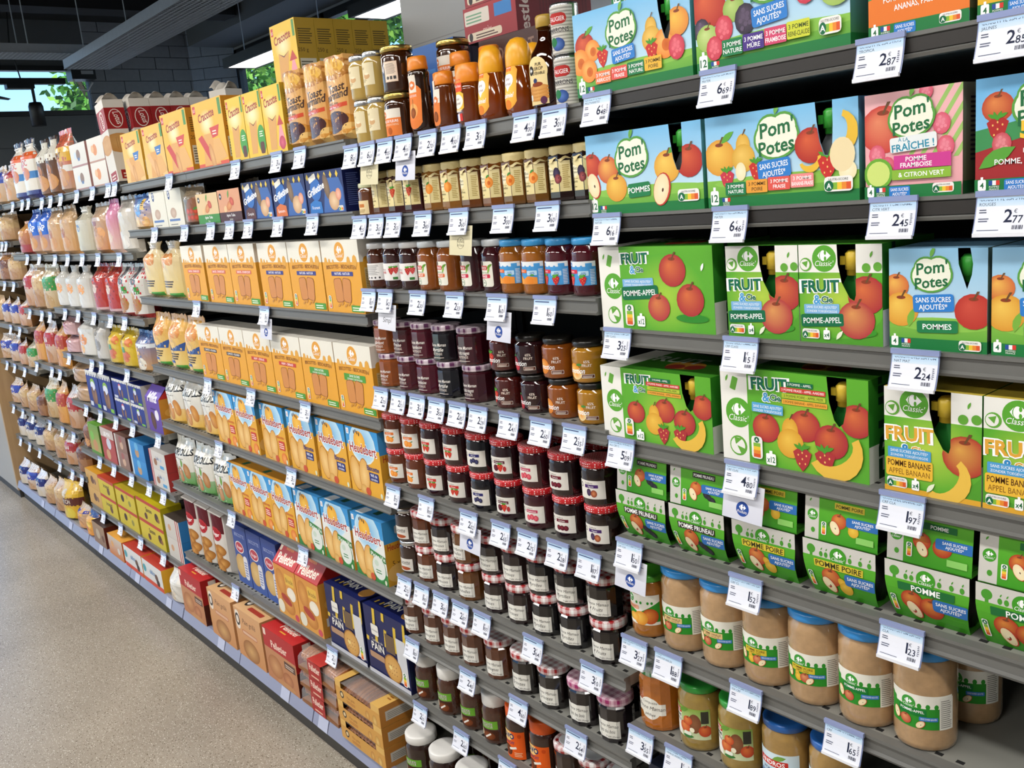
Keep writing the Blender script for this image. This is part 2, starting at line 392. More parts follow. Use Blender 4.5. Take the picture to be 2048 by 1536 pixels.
# ================================================================== ceiling equipment
EMIT = bpy.data.materials.new('luminaire_diffuser'); EMIT.use_nodes = True
_e = EMIT.node_tree; _e.nodes['Principled BSDF'].inputs['Emission Color'].default_value = (1, .98, .95, 1); _e.nodes['Principled BSDF'].inputs['Emission Strength'].default_value = 5
HOUS = mat('luminaire_housing', '#2a2c2e', rough=.5)
g = G(); g.box(-.72, .72, -.14, .14, .012, .07, W_); g.box(-.72, -.70, -.14, .14, 0, .012, W_); g.box(.70, .72, -.14, .14, 0, .012, W_); g.box(-.70, .70, -.14, -.115, 0, .012, W_); g.box(-.70, .70, .115, .14, 0, .012, W_)
HM = g.mesh('housing', HOUS); g = G(); g.box(-.70, .70, -.115, .115, .004, .012, W_); DM = g.mesh('diffuser', EMIT)
g = G(); g.tube([(0, 0, .07), (0, 0, .66)], .004, 6, W_); WM = g.mesh('suspension_wire', GALV)
def luminaire(x, y, label, grp, z=2.785):
    t = thing('ceiling_light', label, 'light', (x, y, z), group=grp); link('housing', HM, t); link('diffuser', DM, t); [link('suspension_wire', WM, t, (x_, 0, 0)) for x_ in (-.6, .6)]
for x, y in AISLE: luminaire(x, y, 'suspended linear ceiling light above the aisle beside the shelves', 'lights above the aisle')
for k in range(5): luminaire(-8.2 + 1.94 * k + 1.69, 3.35, 'suspended linear ceiling light in front of the ribbon window', 'lights before the window')
for k in range(5): luminaire(-8.2 + 1.94 * k, -1.9, 'suspended linear ceiling light on the far side of the aisle', 'lights across the aisle')
# perforated cable tray parallel to the shelves and its cross piece
def tray(name, label, x0, x1, y0, y1, z, along='x'):
    t = thing(name, label, 'cable tray', ((x0 + x1) / 2, (y0 + y1) / 2, z))
    L_, w_ = ((x1 - x0), (y1 - y0)) if along == 'x' else ((y1 - y0), (x1 - x0))
    g = G(); n = int(w_ / .028)
    for i in range(n + 1): y = -w_ / 2 + i * w_ / n; g.box(-L_ / 2, L_ / 2, y - .005, y + .005, 0, .003, W_)
    m = int(L_ / .03)
    for i in range(m + 1): x = -L_ / 2 + i * L_ / m; g.box(x - .005, x + .005, -w_ / 2, w_ / 2, .0005, .0025, W_)
    o = link('perforated_bottom', g.mesh('perforated_bottom', GALV), t)
    g = G(); g.box(-L_ / 2, L_ / 2, -.002, .002, 0, .06, W_); sw = g.mesh('side_wall', GALV); [link('side_wall', sw, t, (0, s * w_ / 2, 0)) for s in (-1, 1)]
    g = G(); g.tube([(0, 0, .05), (0, 0, RZ - z)], .004, 6, W_); hr = g.mesh('hanger_rod', GALV)
    for s in (-1, 1):
        for x in (-L_ / 2 + .5, 0, L_ / 2 - .5): link('hanger_rod', hr, t, (x, s * w_ / 2, 0))
    if along != 'x': t.rotation_euler = (0, 0, PI / 2)
    return t
tray('cable_tray', 'perforated steel cable tray running above the shelf tops', -7.1, 2.4, 2.0, 2.3, 2.75)
tray('cable_tray', 'short perforated cable tray crossing before the clerestory window', -7.4, -7.12, -1.4, 2.3, 2.86, 'y')
# a spot-light track with a can and a blade shaped lamp before the clerestory
t = thing('track_light', 'black track light with hanging can spotlight before the sky window', 'light', (-8.3, 1.9, 2.62))
g = G(); g.box(-.03, .03, -3.2, .42, .20, .245, W_); g.box(-.045, .045, -.02, .18, .165, .2, W_); link('track', g.mesh('track', FRAME), t)
g = G(); g.tube([(0, .17, .2), (0, .17, .06)], .012, 8, W_); link('stem', g.mesh('stem', FRAME), t)
g = G(); g.lathe([(.055, -.12), (.055, .03), (.045, .06), (.015, .065)], 20, W_); me = g.mesh('spot_can', FRAME); link('spot_can', me, t, (0, .17, 0))
g = G(); g.tube([(0, .1, .22), (.02, .06, .5), (0, .1, .82)], .006, 6, W_); link('cable', g.mesh('cable', FRAME), t)
t = thing('blade_lamp', 'long dark blade lamp hanging before the clerestory window', 'light', (-8.6, -.2, 2.78))
g = G(); g.prism([(-2.6, 0), (1.9, 0), (2.16, -.035), (1.9, .035), (1.3, .06), (-2.6, .05)], -.05, .05, W_); link('blade', g.mesh('blade', FRAME), t)
t = thing('wall_speaker', 'small black projector box fixed on the painted block wall', 'speaker', (-8.93, 2.62, 2.93))
g = G(); g.box(0, .16, -.1, .1, 0, .09, W_); link('case', g.mesh('case', FRAME), t)
g = G(); g.box(.161, .165, -.02, .08, .04, .07, W_); link('sticker', g.mesh('sticker', PLASTER), t)
g = G(); g.tube([(.08, -.07, 0), (.09, -.03, -.08), (.1, .03, -.09), (.1, .08, -.02)], .008, 8, W_); link('white_cable', g.mesh('white_cable', mat('white_cable', '#d8d8d8')), t)
# oak clad cabinet that ends the run of shelves
LAM = mat('grey_laminate', '#a9a49c', rough=.4, noise=.04, nscale=5)
t = thing('end_cabinet', 'oak edged laminate cabinet closing the far end of the shelves', 'cabinet', (-6.6, 1.1, 0))
g = G(); g.box(-1.2, 0, 0, .6, .05, 2.0, W_, {'r': None}); link('body', g.mesh('body', LAM), t)
g = G(); g.box(0, .03, 0, .6, .05, 2.0, W_); link('side_panel', g.mesh('side_panel', OAK), t)
g = G(); g.box(-1.2, .03, .006, .6, 0, .05, W_); link('plinth', g.mesh('plinth', KICKM), t)
# ================================================================== shelving
def rail_prof(z, y=0): return [(y + .012, z), (y + .012, z - .03), (y - .004, z - .03), (y - .006, z - .026), (y - .001, z - .023), (y - .001, z - .007), (y - .005, z - .005), (y - .005, z)]
RAILD = mat('dark_rail_strip', '#2e2b29', rough=.4)
NTH = ['top', 'second', 'third', 'fourth', 'fifth', 'sixth', 'seventh', 'eighth']
def bay(unit, x0, x1, levels, joints=(), dark=0, segn=('',)):
    """one shelving unit: frame, base and each lift-out shelf are things of their own"""
    cx = (x0 + x1) / 2; w = (x1 - x0) / 2 - .002
    t = thing('shelving_frame', 'dark back frame carrying the %s shelves' % unit, 'shelf frame', (cx, D, 0))
    g = G(); g.box(-w, w, .47, .5, .14, 1.98, W_); link('back_panel', g.mesh('back_panel', BACKM), t)
    g = G(); g.box(-.0125, .0125, .462, .469, .14, 1.98, W_); up = g.mesh('upright', BACKM)
    for sx in (-1, 1): link('upright', up, t, (sx * (w - .013), 0, 0))
    segs = [x0 + .002] + list(joints) + [x1 - .002]; br = {}
    for k, z in enumerate(levels):
        for i, (a, b) in enumerate(zip(segs, segs[1:])):
            c = (a + b) / 2; h = (b - a) / 2 - .001
            sh = thing('store_shelf', '%s shelf of the %s unit%s, grey steel plate' % (NTH[k], unit, segn[i]), 'shelf', (c, D, z), group='steel shelves of the %s unit' % unit)
            g = G(); g.box(-h, h, .012, .46, -.022, 0, W_); link('plate', g.mesh('plate', PLATEM), sh)
            g = G(); g.prism(rail_prof(0), -h, h, W_); rl = link('price_rail', g.mesh('price_rail', RAILM), sh)
            if k < dark: g = G(); g.box(-h, h, -.0042, -.001, -.0232, -.007, W_); link('rail_strip', g.mesh('rail_strip', RAILD), rl)  # dark strip laid along the rail face of the uppermost shelves
            if z < 1.5:
                g = G(); x = -h + .02
                while x < h - .02: g.box(x, x + .011, .016, .023, 0, .0004, W_); x += .03
                o = link('slot_row', g.mesh('slot_row', SLOTM), sh); o['kind'] = 'stuff'
            if 'b' not in br: g = G(); g.prism([(.02, -.03), (.02, -.036), (.46, -.045), (.46, -.022), (.03, -.022)], -.0015, .0015, W_); br['b'] = g.mesh('bracket', BACKM)
            for xx in (-h + .012, h - .012): link('bracket', br['b'], sh, (xx, 0, 0))
    t = thing('floor_plinth', 'plinth deck with lavender front rail under the %s shelves' % unit, 'plinth', (cx, D, 0))
    g = G(); g.box(-w, w, -.04, .46, .1, .118, W_); b_ = link('base_deck', g.mesh('base_deck', PLATEM), t)
    n = max(1, round(2 * w / .66)); s = 2 * w / n
    g = G(); g.prism([(-.042, .12), (-.056, .079), (-.05, .075), (-.03, .075), (-.03, .12)], -s / 2 + .003, s / 2 - .003, W_); bm = g.mesh('base_rail', BASEM)
    for i in range(n): link('base_rail', bm, b_, (-w + (i + .5) * s, 0, 0))
    g = G(); g.box(-w, w, -.026, .4, 0, .1, W_); link('kickboard', g.mesh('kickboard', KICKM), t)
    return t
RB = dict(A=[1.762, 1.565, 1.369, 1.170, .977, .782, .592, .38], B=[1.754, 1.592, 1.42, 1.178, .927, .684, .510, .324],
          C=[1.773, 1.606, 1.357, 1.093, .871, .621, .324], Dd=[1.785, 1.522, 1.268, 1.046, .805, .557, .252],
          E=[1.795, 1.527, 1.24, .945, .62, .39], F=[1.80, 1.60, 1.38, 1.125, .886, .604, .395])
ZT = {k: [z + .03 for z in v] for k, v in RB.items()}
bay('fruit pouch', -1.171, .6, ZT['A'], (), 2)
bay('jam', -1.971, -1.171, ZT['B'])
bay('rusk', -3.64, -1.971, ZT['C'], (-2.99,), 0, (' next to the cakes', ' next to the jam'))
bay('cake', -4.97, -3.64, ZT['Dd'], (-4.31,), 0, (' next to the bread', ' next to the rusks'))
bay('bread', -5.63, -4.97, ZT['E'])
bay('end', -6.55, -5.63, ZT['F'])
# ================================================================== printed motifs
def leaf(a, x, y, r, c='#5fa93a', rot=.6):
    pts = [(-1, 0), (-.5, .32), (0, .42), (.5, .3), (1, 0), (.5, -.22), (0, -.3), (-.5, -.22)]
    cs, sn = math.cos(rot), math.sin(rot); a.p([(x + (u * cs - v * sn) * r * a.k, y + (u * sn + v * cs) * r) for u, v in pts], c)
def stem(a, x, y, r, c='#6b4a2a', lean=.25): a.p([(x - .05 * r * a.k, y), (x + .05 * r * a.k, y), (x + (lean + .07) * r * a.k, y + .45 * r), (x + (lean - .07) * r * a.k, y + .45 * r)], c)
def apple(a, x, y, r, c='#b02c26', ci='#d9623c', lf=False):
    a.e(x, y, r, r * .95, c, ci, off=(-.25, .35)); a.e(x, y + .66 * r, .26 * r, .1 * r, '#8d3b22'); stem(a, x, y + .62 * r, r)
    if lf: leaf(a, x + .55 * r * a.k, y + 1.0 * r, r * .5)
def half_apple(a, x, y, r, rot=-.5, skin='#c43a2c'):
    a.e(x, y, r * .66, r, skin, rot=rot); a.e(x - .05 * r * a.k, y, r * .58, r * .93, '#efdcae', '#f6ebc8', rot=rot); a.e(x + .06 * r * a.k, y - .05 * r, .07 * r, .12 * r, '#5a3214', rot=rot)
def pear(a, x, y, r, c='#d8a53a', ci='#efc866', rot=0):
    a.e(x + .75 * r * math.sin(-rot) * a.k, y + .75 * r * math.cos(rot), r * .55, r * .8, c, ci, rot=rot); a.e(x, y, r * .9, r * .9, c, ci, off=(-.2, .3)); stem(a, x, y + 1.45 * r, r * .8)
def berry(a, x, y, r, c='#c9354a', d='#e8707e'):
    a.e(x, y, r * .85, r, c, d, off=(-.2, .3), n=12)
    for i in range(8): q = 2.4 * i; a.e(x + .5 * r * math.cos(q) * a.k * (.3 + i / 9), y + .6 * r * math.sin(q) * (.3 + i / 9), .17 * r, .17 * r, d, n=6)
def straw(a, x, y, r, c='#c9302c'):
    a.p([(x - .8 * r * a.k, y + .5 * r), (x - .5 * r * a.k, y - .4 * r), (x, y - r), (x + .5 * r * a.k, y - .4 * r), (x + .8 * r * a.k, y + .5 * r), (x + .4 * r * a.k, y + .8 * r), (x - .4 * r * a.k, y + .8 * r)], c)
    for u, v in ((-.35, .3), (.35, .3), (0, 0), (-.25, -.4), (.25, -.35), (0, .5)): a.e(x + u * r * a.k, y + v * r, .07 * r, .09 * r, '#efc06a', n=5)
    for q in (-1.1, -.4, .4, 1.1): leaf(a, x + .35 * q * r * a.k, y + .95 * r, r * .38, '#4c9a2e', PI / 2 - q)
def banana(a, x, y, r, c='#e9bd3c', rot=0):
    cs, sn = math.cos(rot), math.sin(rot)
    out = [(1.0 * math.cos(t), 1.0 * math.sin(t) + .3) for t in [PI + i * PI / 10 for i in range(11)]]; inn = [(.72 * math.cos(t), .45 * math.sin(t) + .3) for t in [PI + i * PI / 10 for i in range(11)]]
    for i in range(10):
        q = [out[i], out[i + 1], inn[i + 1], inn[i]]; a._add([(x + (u * cs - v * sn) * r * a.k, y + (u * sn + v * cs) * r) for u, v in q], c, a.L + 1)
    a.L += 1
def orange(a, x, y, r, c='#e8862a', ci='#f7ad55'): a.e(x, y, r, r, c, ci, off=(-.3, .3))
def apricot(a, x, y, r):
    orange(a, x, y, r, '#ea8a35', '#f8b865'); a.e(x + .1 * r * a.k, y - .1 * r, .4 * r, .42 * r, '#d96f22', '#c65d18')
def nutri(a, x0, y0, w, h, vert=False):
    a.rr(x0, y0, x0 + w, y0 + h, '#f4f2ee', rad=min(h * .25, w / a.k * .25))
    cs = ['#85b93e', '#f0c93a', '#ec8f33', '#df5a2b']
    if vert:
        for i, c in enumerate(cs): a.r(x0 + .18 * w, y0 + .06 * h + (3 - i) * .16 * h, x0 + .82 * w, y0 + .06 * h + (4 - i) * .16 * h, c)
        a.e(x0 + w / 2, y0 + .84 * h, .13 * h, .13 * h, '#116a43'); a.t('A', x0 + w / 2, y0 + .78 * h, .13 * h, '#fff', bold=.02)
    else:
        for i, c in enumerate(cs): a.r(x0 + .3 * w + i * .16 * w, y0 + .12 * h, x0 + .3 * w + (i + 1) * .16 * w, y0 + .6 * h, c)
        a.e(x0 + .17 * w, y0 + .38 * h, .16 * w / a.k, .36 * h, '#116a43'); a.t('A', x0 + .17 * w, y0 + .2 * h, .38 * h, '#fff', bold=.02)
        a.t('NUTRI-SCORE', x0 + .5 * w, y0 + .72 * h, .17 * h, '#666', wmax=.8 * w)
def flagfr(a, x, y, w, h, txt=True):
    for i, c in enumerate(('#2a4fa0', '#f5f5f5', '#d8382f')): a.r(x + i * w / 3, y + .5 * h, x + (i + 1) * w / 3, y + h, c)
    if txt: a.t('POMMES', x + w / 2, y + .24 * h, .2 * h, '#fff', wmax=w * 1.1); a.t('FRANCE', x + w / 2, y, .2 * h, '#fff', wmax=w * 1.1)
def clogo(a, x, y, r, c, cls=True, txt="Classic'"):
    k = a.k; a.e(x, y, r, r, c, n=28); Y = y + (.22 * r if cls else 0)
    q = lambda pts, col: a.p([(x + u * r * k, Y + v * r) for u, v in pts], col)
    q([(-.55, 0), (-.3, .32), (-.4, .1), (-.4, -.1), (-.3, -.32)], '#fff')
    a.e(x - .08 * r * k, Y, .26 * r, .4 * r, '#fff'); q([(0, .36), (.16, .36), (.56, 0), (.16, -.36), (0, -.36)], '#fff')
    a.e(x + .1 * r * k, Y + .22 * r, .1 * r, .17 * r, c, n=10); a.e(x + .1 * r * k, Y - .22 * r, .1 * r, .17 * r, c, n=10)
    if cls: a.t(txt, x - .05 * r * k, y - .55 * r, .42 * r, '#fff', wmax=1.5 * r * k, shear=.25)
def ppn(a, x, y, s):
    """white apple badge with the two lettering lines"""
    a.e(x, y, .62 * s, .5 * s, '#5aa043', rot=.1, n=24); a.e(x - .16 * s * a.k, y + .22 * s, .36 * s, .32 * s, '#5aa043'); a.e(x + .2 * s * a.k, y + .24 * s, .36 * s, .32 * s, '#5aa043')
    a.e(x, y, .56 * s, .44 * s, '#f2f3e2', rot=.1, n=24); a.e(x - .16 * s * a.k, y + .2 * s, .32 * s, .28 * s, '#f2f3e2'); a.e(x + .2 * s * a.k, y + .22 * s, .32 * s, .28 * s, '#f2f3e2')
    leaf(a, x + .04 * s * a.k, y + .66 * s, .17 * s, '#6fb04a', 1.2)
    a.t("Pom'", x + .02 * s * a.k, y + .06 * s, .34 * s, '#1f6b3f', bold=.022, rot=.12, shear=.1, wmax=.92 * s * a.k); a.t('Potes', x, y - .34 * s, .32 * s, '#1f6b3f', bold=.022, rot=.12, shear=.1, wmax=1.06 * s * a.k)
def ssa(a, x, y, w, h, rot=.0, c='#2f7fd0', fs=.3):
    a.rr(x - w / 2, y - h / 2, x + w / 2, y + h / 2, c, rad=h * .15, rot=rot); a.t('SANS SUCRES', x, y + .06 * h, fs * h, '#fff', wmax=.86 * w, bold=.01, rot=rot); a.t('AJOUTÉS*', x, y - .36 * h, fs * h, '#fff', wmax=.7 * w, bold=.01, rot=rot)
def pouchsym(a, x, y, w, h, txt): a.rr(x, y, x + w, y + h * .8, '#fff', rad=h * .1); a.r(x + .35 * w, y + h * .8, x + .65 * w, y + h, '#fff'); a.t(txt, x + w / 2, y + .18 * h, .42 * h, '#1f6b3f', wmax=.8 * w, bold=.02)
def pp_base(a, sky='#79bdea', sky2='#d3ebf5', n='12'):
    a.r(0, 0, 1, 1, sky2, sky); a.r(0, 0, 1, .3, '#4b9a35', '#86c04a'); a.e(.55, .26, .5 / a.k, .07, '#8cc450'); a.r(0, 0, 1, .115, '#1d7a3e')
    pouchsym(a, .02, .03, .06 if n == '12' else .075, .2 if n == '12' else .12, n); flagfr(a, .105 if n == '12' else .13, .02, .06 if n == '12' else .1, .085)
def flav(a, items, x, y, w, h):
    for i, (l1, l2, c, tc) in enumerate(items):
        a.rr(x + i * w, y + i * .012, x + (i + 1) * w - .004, y + h + i * .012, c, rad=.012); a.t(l1, x + (i + .5) * w, y + .55 * h + i * .012, .28 * h, tc, wmax=.85 * w, bold=.01); a.t(l2, x + (i + .5) * w, y + .15 * h + i * .012, .28 * h, tc, wmax=.9 * w, bold=.01)
GRN, RED_, PUR_, YEL_ = '#1f7d4a', '#d8433c', '#4a3087', '#e9b73a'
def art_pp12(v):
    def f(a):
        pp_base(a)
        if v == 'abricot':
            apple(a, .1, .6, .17, lf=True); apricot(a, .17, .53, .13); apricot(a, .05, .42, .16); straw(a, .26, .42, .12); apricot(a, .13, .3, .14); pear(a, .69, .5, .16); apricot(a, .80, .42, .17); apple(a, .90, .62, .17, '#e08a3a', '#f2c24f'); straw(a, .69, .36, .12); berry(a, .89, .35, .14)
            ppn(a, .44, .68, .42); ssa(a, .45, .41, .2, .17, .08); flav(a, [('3 POMME', 'ABRICOT', '#ef7f4a', '#fff'), ('3 POMME', 'FRAISE', '#e2584e', '#fff'), ('3 POMME', 'NATURE', GRN, '#fff'), ('3 POMME', 'POIRE', YEL_, '#4a3a10')], .19, .12, .146, .15)
        elif v == 'mure':
            apple(a, .1, .68, .24, lf=True); apple(a, .28, .6, .14, '#8db052', '#b9d27c'); berry(a, .05, .45, .13, '#33283a', '#6a5a72'); apple(a, .09, .36, .15, '#9dbd5c', '#c6da8c'); berry(a, .21, .42, .14); berry(a, .36, .47, .16, '#2e2637', '#5f5068'); berry(a, .14, .24, .13)
            ppn(a, .52, .8, .46); ssa(a, .52, .47, .23, .2, .08); berry(a, .75, .62, .15, '#c9354a'); berry(a, .85, .64, .14, '#2e2637', '#5f5068'); apple(a, .93, .56, .18, '#9dbd5c', '#c6da8c'); berry(a, .88, .86, .12); apple(a, .78, .86, .14, '#9dbd5c', '#c6da8c')
            flav(a, [('3 POMME', 'NATURE', GRN, '#fff'), ('3 POMME', 'MÛRE', PUR_, '#fff'), ('3 POMME', 'FRAMBOISE', '#d2466e', '#fff'), ('3 POMME', 'REINE-CLAUDE', '#cfd53c', '#3a4a10')], .2, .13, .145, .17); nutri(a, .83, .14, .13, .16)
        elif v == 'pommes':
            apple(a, .05, .62, .16); apple(a, .2, .55, .18, '#cc5a36', '#f0b45a'); half_apple(a, .06, .37, .17, .25); apple(a, .27, .32, .18, '#dd9a35', '#f3c95a'); apple(a, .72, .52, .2, '#e0a238', '#f3cd62', True); apple(a, .9, .56, .2); half_apple(a, .67, .26, .2, -.3)
            ppn(a, .42, .66, .46); a.rr(.38, .19, .57, .36, GRN, rad=.02, rot=.05); a.t('POMMES', .475, .245, .07, '#fff', bold=.015, rot=.05)
            nutri(a, .8, .1, .17, .14)
        else:
            apple(a, .1, .55, .21, '#dd9a35', '#f3c95a', True); pear(a, .27, .52, .17); straw(a, .15, .3, .12, '#c9354a'); a.e(.25, .38, .07, .1, '#efe2b4', '#f7efcf'); straw(a, .36, .37, .12)
            ppn(a, .5, .7, .46); ssa(a, .48, .38, .22, .2, .08); apple(a, .72, .58, .19); banana(a, .72, .4, .13, rot=.3); banana(a, .92, .66, .22, rot=1.3); straw(a, .82, .35, .14); a.e(.94, .3, .1, .1, '#efe2b4', '#f7efcf'); a.e(.91, .46, .14, .17, '#efdcae')
            flav(a, [('3 POMME', 'NATURE', GRN, '#fff'), ('3 POMME', 'POIRE', '#eaa23c', '#5a3a10'), ('3 POMME', 'FRAISE', '#e2584e', '#fff'), ('3 POMME', 'BANANE-FRAISE', '#ef8d8d', '#fff')], .14, .13, .15, .14); nutri(a, .80, .1, .17, .15)
    return f
def art_pp4(v):
    def f(a):
        if v == 'pommes':
            pp_base(a, '#8fc3e6', '#cfe6f2', '4'); apple(a, .08, .63, .13, '#d06a3a', '#efb857'); apple(a, .13, .4, .18, '#dd9a35', '#f3c95a'); leaf(a, .24, .32, .1, '#7cb342', 1.3); apple(a, .87, .4, .18, '#b8342c', '#cf5140')
            ppn(a, .45, .74, .34); ssa(a, .47, .47, .42, .17, .05); a.rr(.3, .18, .72, .3, GRN, rad=.02, rot=.03); a.t('POMMES', .51, .215, .055, '#fff', bold=.015, rot=.03); nutri(a, .73, .02, .22, .1); return
        if v == 'rose':
            a.r(0, 0, 1, 1, '#eba7ae', '#f0b9bd')
            for i in range(9): a.p([(.55 + i * .12 - .12, .35), (.6 + i * .12 - .12, .35), (.62 + i * .12 + .3, 1.0), (.57 + i * .12 + .3, 1.0)], '#9cc46a')
            apple(a, .2, .66, .24, '#c9403a', '#e58a66'); berry(a, .13, .42, .1, '#d8556f', '#eb8a9c'); berry(a, .24, .3, .1, '#d8556f', '#eb8a9c'); berry(a, .8, .66, .1, '#d8556f', '#eb8a9c'); berry(a, .84, .45, .1, '#d8556f', '#eb8a9c'); berry(a, .65, .97, .08, '#d8556f', '#eb8a9c'); a.e(.15, .24, .15, .15, '#6cae36', rot=-.7); a.e(.15, .24, .12, .12, '#cfe27c', rot=-.7)
            ppn(a, .5, .74, .38); a.rr(.28, .44, .76, .58, '#e9eef0', rad=.02, rot=.06); a.t('À LA', .42, .53, .035, '#2a8fae', bold=.01); a.t('FRAÎCHE !', .52, .45, .07, '#2a8fae', bold=.02, wmax=.44, rot=.08)
            a.r(.32, .27, .9, .4, '#cf3f93'); a.t('POMME', .55, .34, .045, '#fff', bold=.015); a.t('FRAMBOISE', .55, .285, .045, '#fff', bold=.015); a.r(.3, .17, .9, .265, '#8cb93c'); a.t('& CITRON VERT', .6, .195, .045, '#fff', bold=.012)
        else:
            c1, c2 = {'trop': ('#e87a2a', '#e98a3a'), 'jaun': ('#e6b428', '#f0c83c'), 'roug': ('#a32a2e', '#bb3a34')}[v]
            a.r(0, 0, 1, 1, '#8cc6ea', '#6fb4e4'); a.p([(0, .1), (1, .1), (1, .6), (.5, .48), (0, .36)], c1); a.p([(0, .36), (.5, .48), (1, .6), (1, .7), (0, .55)], '#3f8f55')
            if v == 'roug':
                apple(a, .2, .74, .14, '#b8452c', '#e0884a'); straw(a, .2, .55, .12, '#b02a2a'); berry(a, .24, .42, .1, '#c84a58', '#e58a92'); leaf(a, .2, .3, .18, '#5aa23a', .5); ppn(a, .58, .72, .4); a.t('5', .45, .46, .14, '#f3c33c', bold=.05)
                a.t('MÉLANGE DE', .6, .33, .04, '#fff', bold=.01); a.t('POMME, FRAISE, MYRTILLE', .58, .24, .05, '#fff', bold=.012, wmax=.8)
            elif v == 'trop':
                banana(a, .22, .72, .16, '#f0c63c', .4); leaf(a, .14, .52, .2, '#4f9a38', .7); leaf(a, .65, .75, .16, '#4f9a38', .2); a.t('MÉLANGE DE', .53, .42, .045, '#fff', bold=.012); a.t('POMME, GOYAVE, MANGUE,', .52, .33, .055, '#fff', bold=.012, rot=.05, wmax=.72); a.t('ANANAS, PASSION', .52, .24, .055, '#fff', bold=.012, rot=.05, wmax=.5); ppn(a, .5, .8, .34)
            else: a.t('POMME, POIRE', .55, .3, .055, '#6a4a10', bold=.012); ppn(a, .5, .75, .36)
        a.r(0, 0, 1, .12, '#1d7a3e'); pouchsym(a, .03, .02, .075, .12, '4'); flagfr(a, .13, .02, .1, .085); ssa(a, .38, .06, .22, .1, 0); nutri(a, .72, .03, .21, .09)
    return f
def fc_logo(a, x, y, s, c1='#0f6b50', c2='#4f9fd6', wmax=None):
    a.t('FRUIT', x, y, s * 1.12, '#fff', bold=.06, rot=.03, wmax=wmax and wmax * 1.06); a.t('FRUIT', x, y + .05 * s, s, c1, bold=.035, rot=.03, wmax=wmax)
    a.t('&', x - .3 * s * a.k, y - 1.0 * s, s * .8, '#fff', bold=.08); a.t('&', x - .3 * s * a.k, y - 1.0 * s, s * .8, c2, bold=.03); a.t('Cie', x + .6 * s * a.k, y - .85 * s, s * .55, '#fff', bold=.08); a.t('Cie', x + .6 * s * a.k, y - .85 * s, s * .55, c1, bold=.03)
def side_white(a, x1):
    a.r(0, 0, x1, 1, '#f0efe8'); a.rr(.4 * x1, .76, .62 * x1, .9, '#64a83a', rad=.01, rot=-.3); leaf(a, .25 * x1, .88, .04, '#64a83a', 1.2)
    a.e(.6 * x1, .16, .11, .11, '#64a83a'); a.e(.58 * x1, .16, .09, .09, '#f0efe8'); a.p([(.55 * x1, .16), (.9 * x1, .13), (.7 * x1, .07)], '#64a83a'); a.p([(.5 * x1, .17), (.45 * x1, .25), (.75 * x1, .24)], '#64a83a')
def art_fc12(v):
    def f(a):
        a.r(0, 0, 1, 1, '#5aa832', '#5fae2e'); a.e(.6, .42, .6, .5, '#5aac30', '#a5cf42', n=24); side_white(a, .2); clogo(a, .13, .52, .16, '#5aa832')
        if v == 'pomme':
            fc_logo(a, .34, .8, .12); a.rr(.22, .52, .5, .62, '#7db4e2', rad=.01, rot=.05); a.t('SANS SUCRES AJOUTÉS*', .36, .57, .03, '#fff', wmax=.24); a.t('ZONDER TOEGEVOEGDE SUIKERS*', .36, .53, .025, '#fff', wmax=.25); a.rr(.21, .37, .54, .53, '#0f6b45', rad=.03, rot=.06); a.t('POMME-APPEL', .375, .415, .07, '#fff', bold=.012, rot=.06, wmax=.3)
            apple(a, .67, .72, .2, '#ab2f36', '#d8703f'); apple(a, .54, .28, .17, '#b23a40', '#d8824a'); a.e(.82, .17, .24, .05, '#2f8a2a'); apple(a, .81, .38, .2, '#ab2f36', '#d8703f'); leaf(a, .92, .76, .05, '#fff', 1.2)
            nutri(a, .23, .04, .08, .26, True); pouchsym(a, .34, .04, .07, .16, 'x12')
        else:
            fc_logo(a, .36, .8, .12); a.rr(.48, .86, .66, .91, '#0f6b45', rad=.008); a.t('3 POMME - APPEL', .57, .872, .026, '#fff', wmax=.16); a.rr(.44, .8, .74, .85, '#cf3c34', rad=.008); a.t('3 POMME FRAISE - APPEL AARDBEI', .59, .813, .026, '#fff', wmax=.28); a.rr(.45, .74, .74, .79, '#b5c63c', rad=.008); a.t('3 POMME POIRE - APPEL PEER', .595, .753, .026, '#3a3a10', wmax=.26); a.rr(.45, .68, .75, .73, '#e8a63a', rad=.008); a.t('3 POMME BANANE - APPEL BANAAN', .6, .693, .026, '#5a3a10', wmax=.28)
            apple(a, .33, .4, .16, '#ab2f36', '#d8703f'); apple(a, .6, .48, .17, '#ab2f36', '#d8703f'); pear(a, .5, .28, .17, '#dba032', '#efc450'); apple(a, .77, .36, .18, '#a82c38', '#d4683c'); apple(a, .93, .6, .17, '#ab2f36', '#d8703f'); straw(a, .58, .14, .13, '#b0343a'); straw(a, .73, .15, .14, '#b0343a'); banana(a, .82, .2, .3, '#e9bd4a', .55)
            nutri(a, .225, .06, .08, .24, True); pouchsym(a, .33, .02, .07, .15, 'x12')
            if v == 'multib': a.rr(.24, .56, .46, .66, '#5aa9dc', rad=.01, rot=-.02); a.t('SANS SUCRES AJOUTÉS*', .35, .61, .03, '#fff', wmax=.2); a.t('ZONDER TOEGEVOEGDE', .35, .57, .025, '#fff', wmax=.2)
    return f
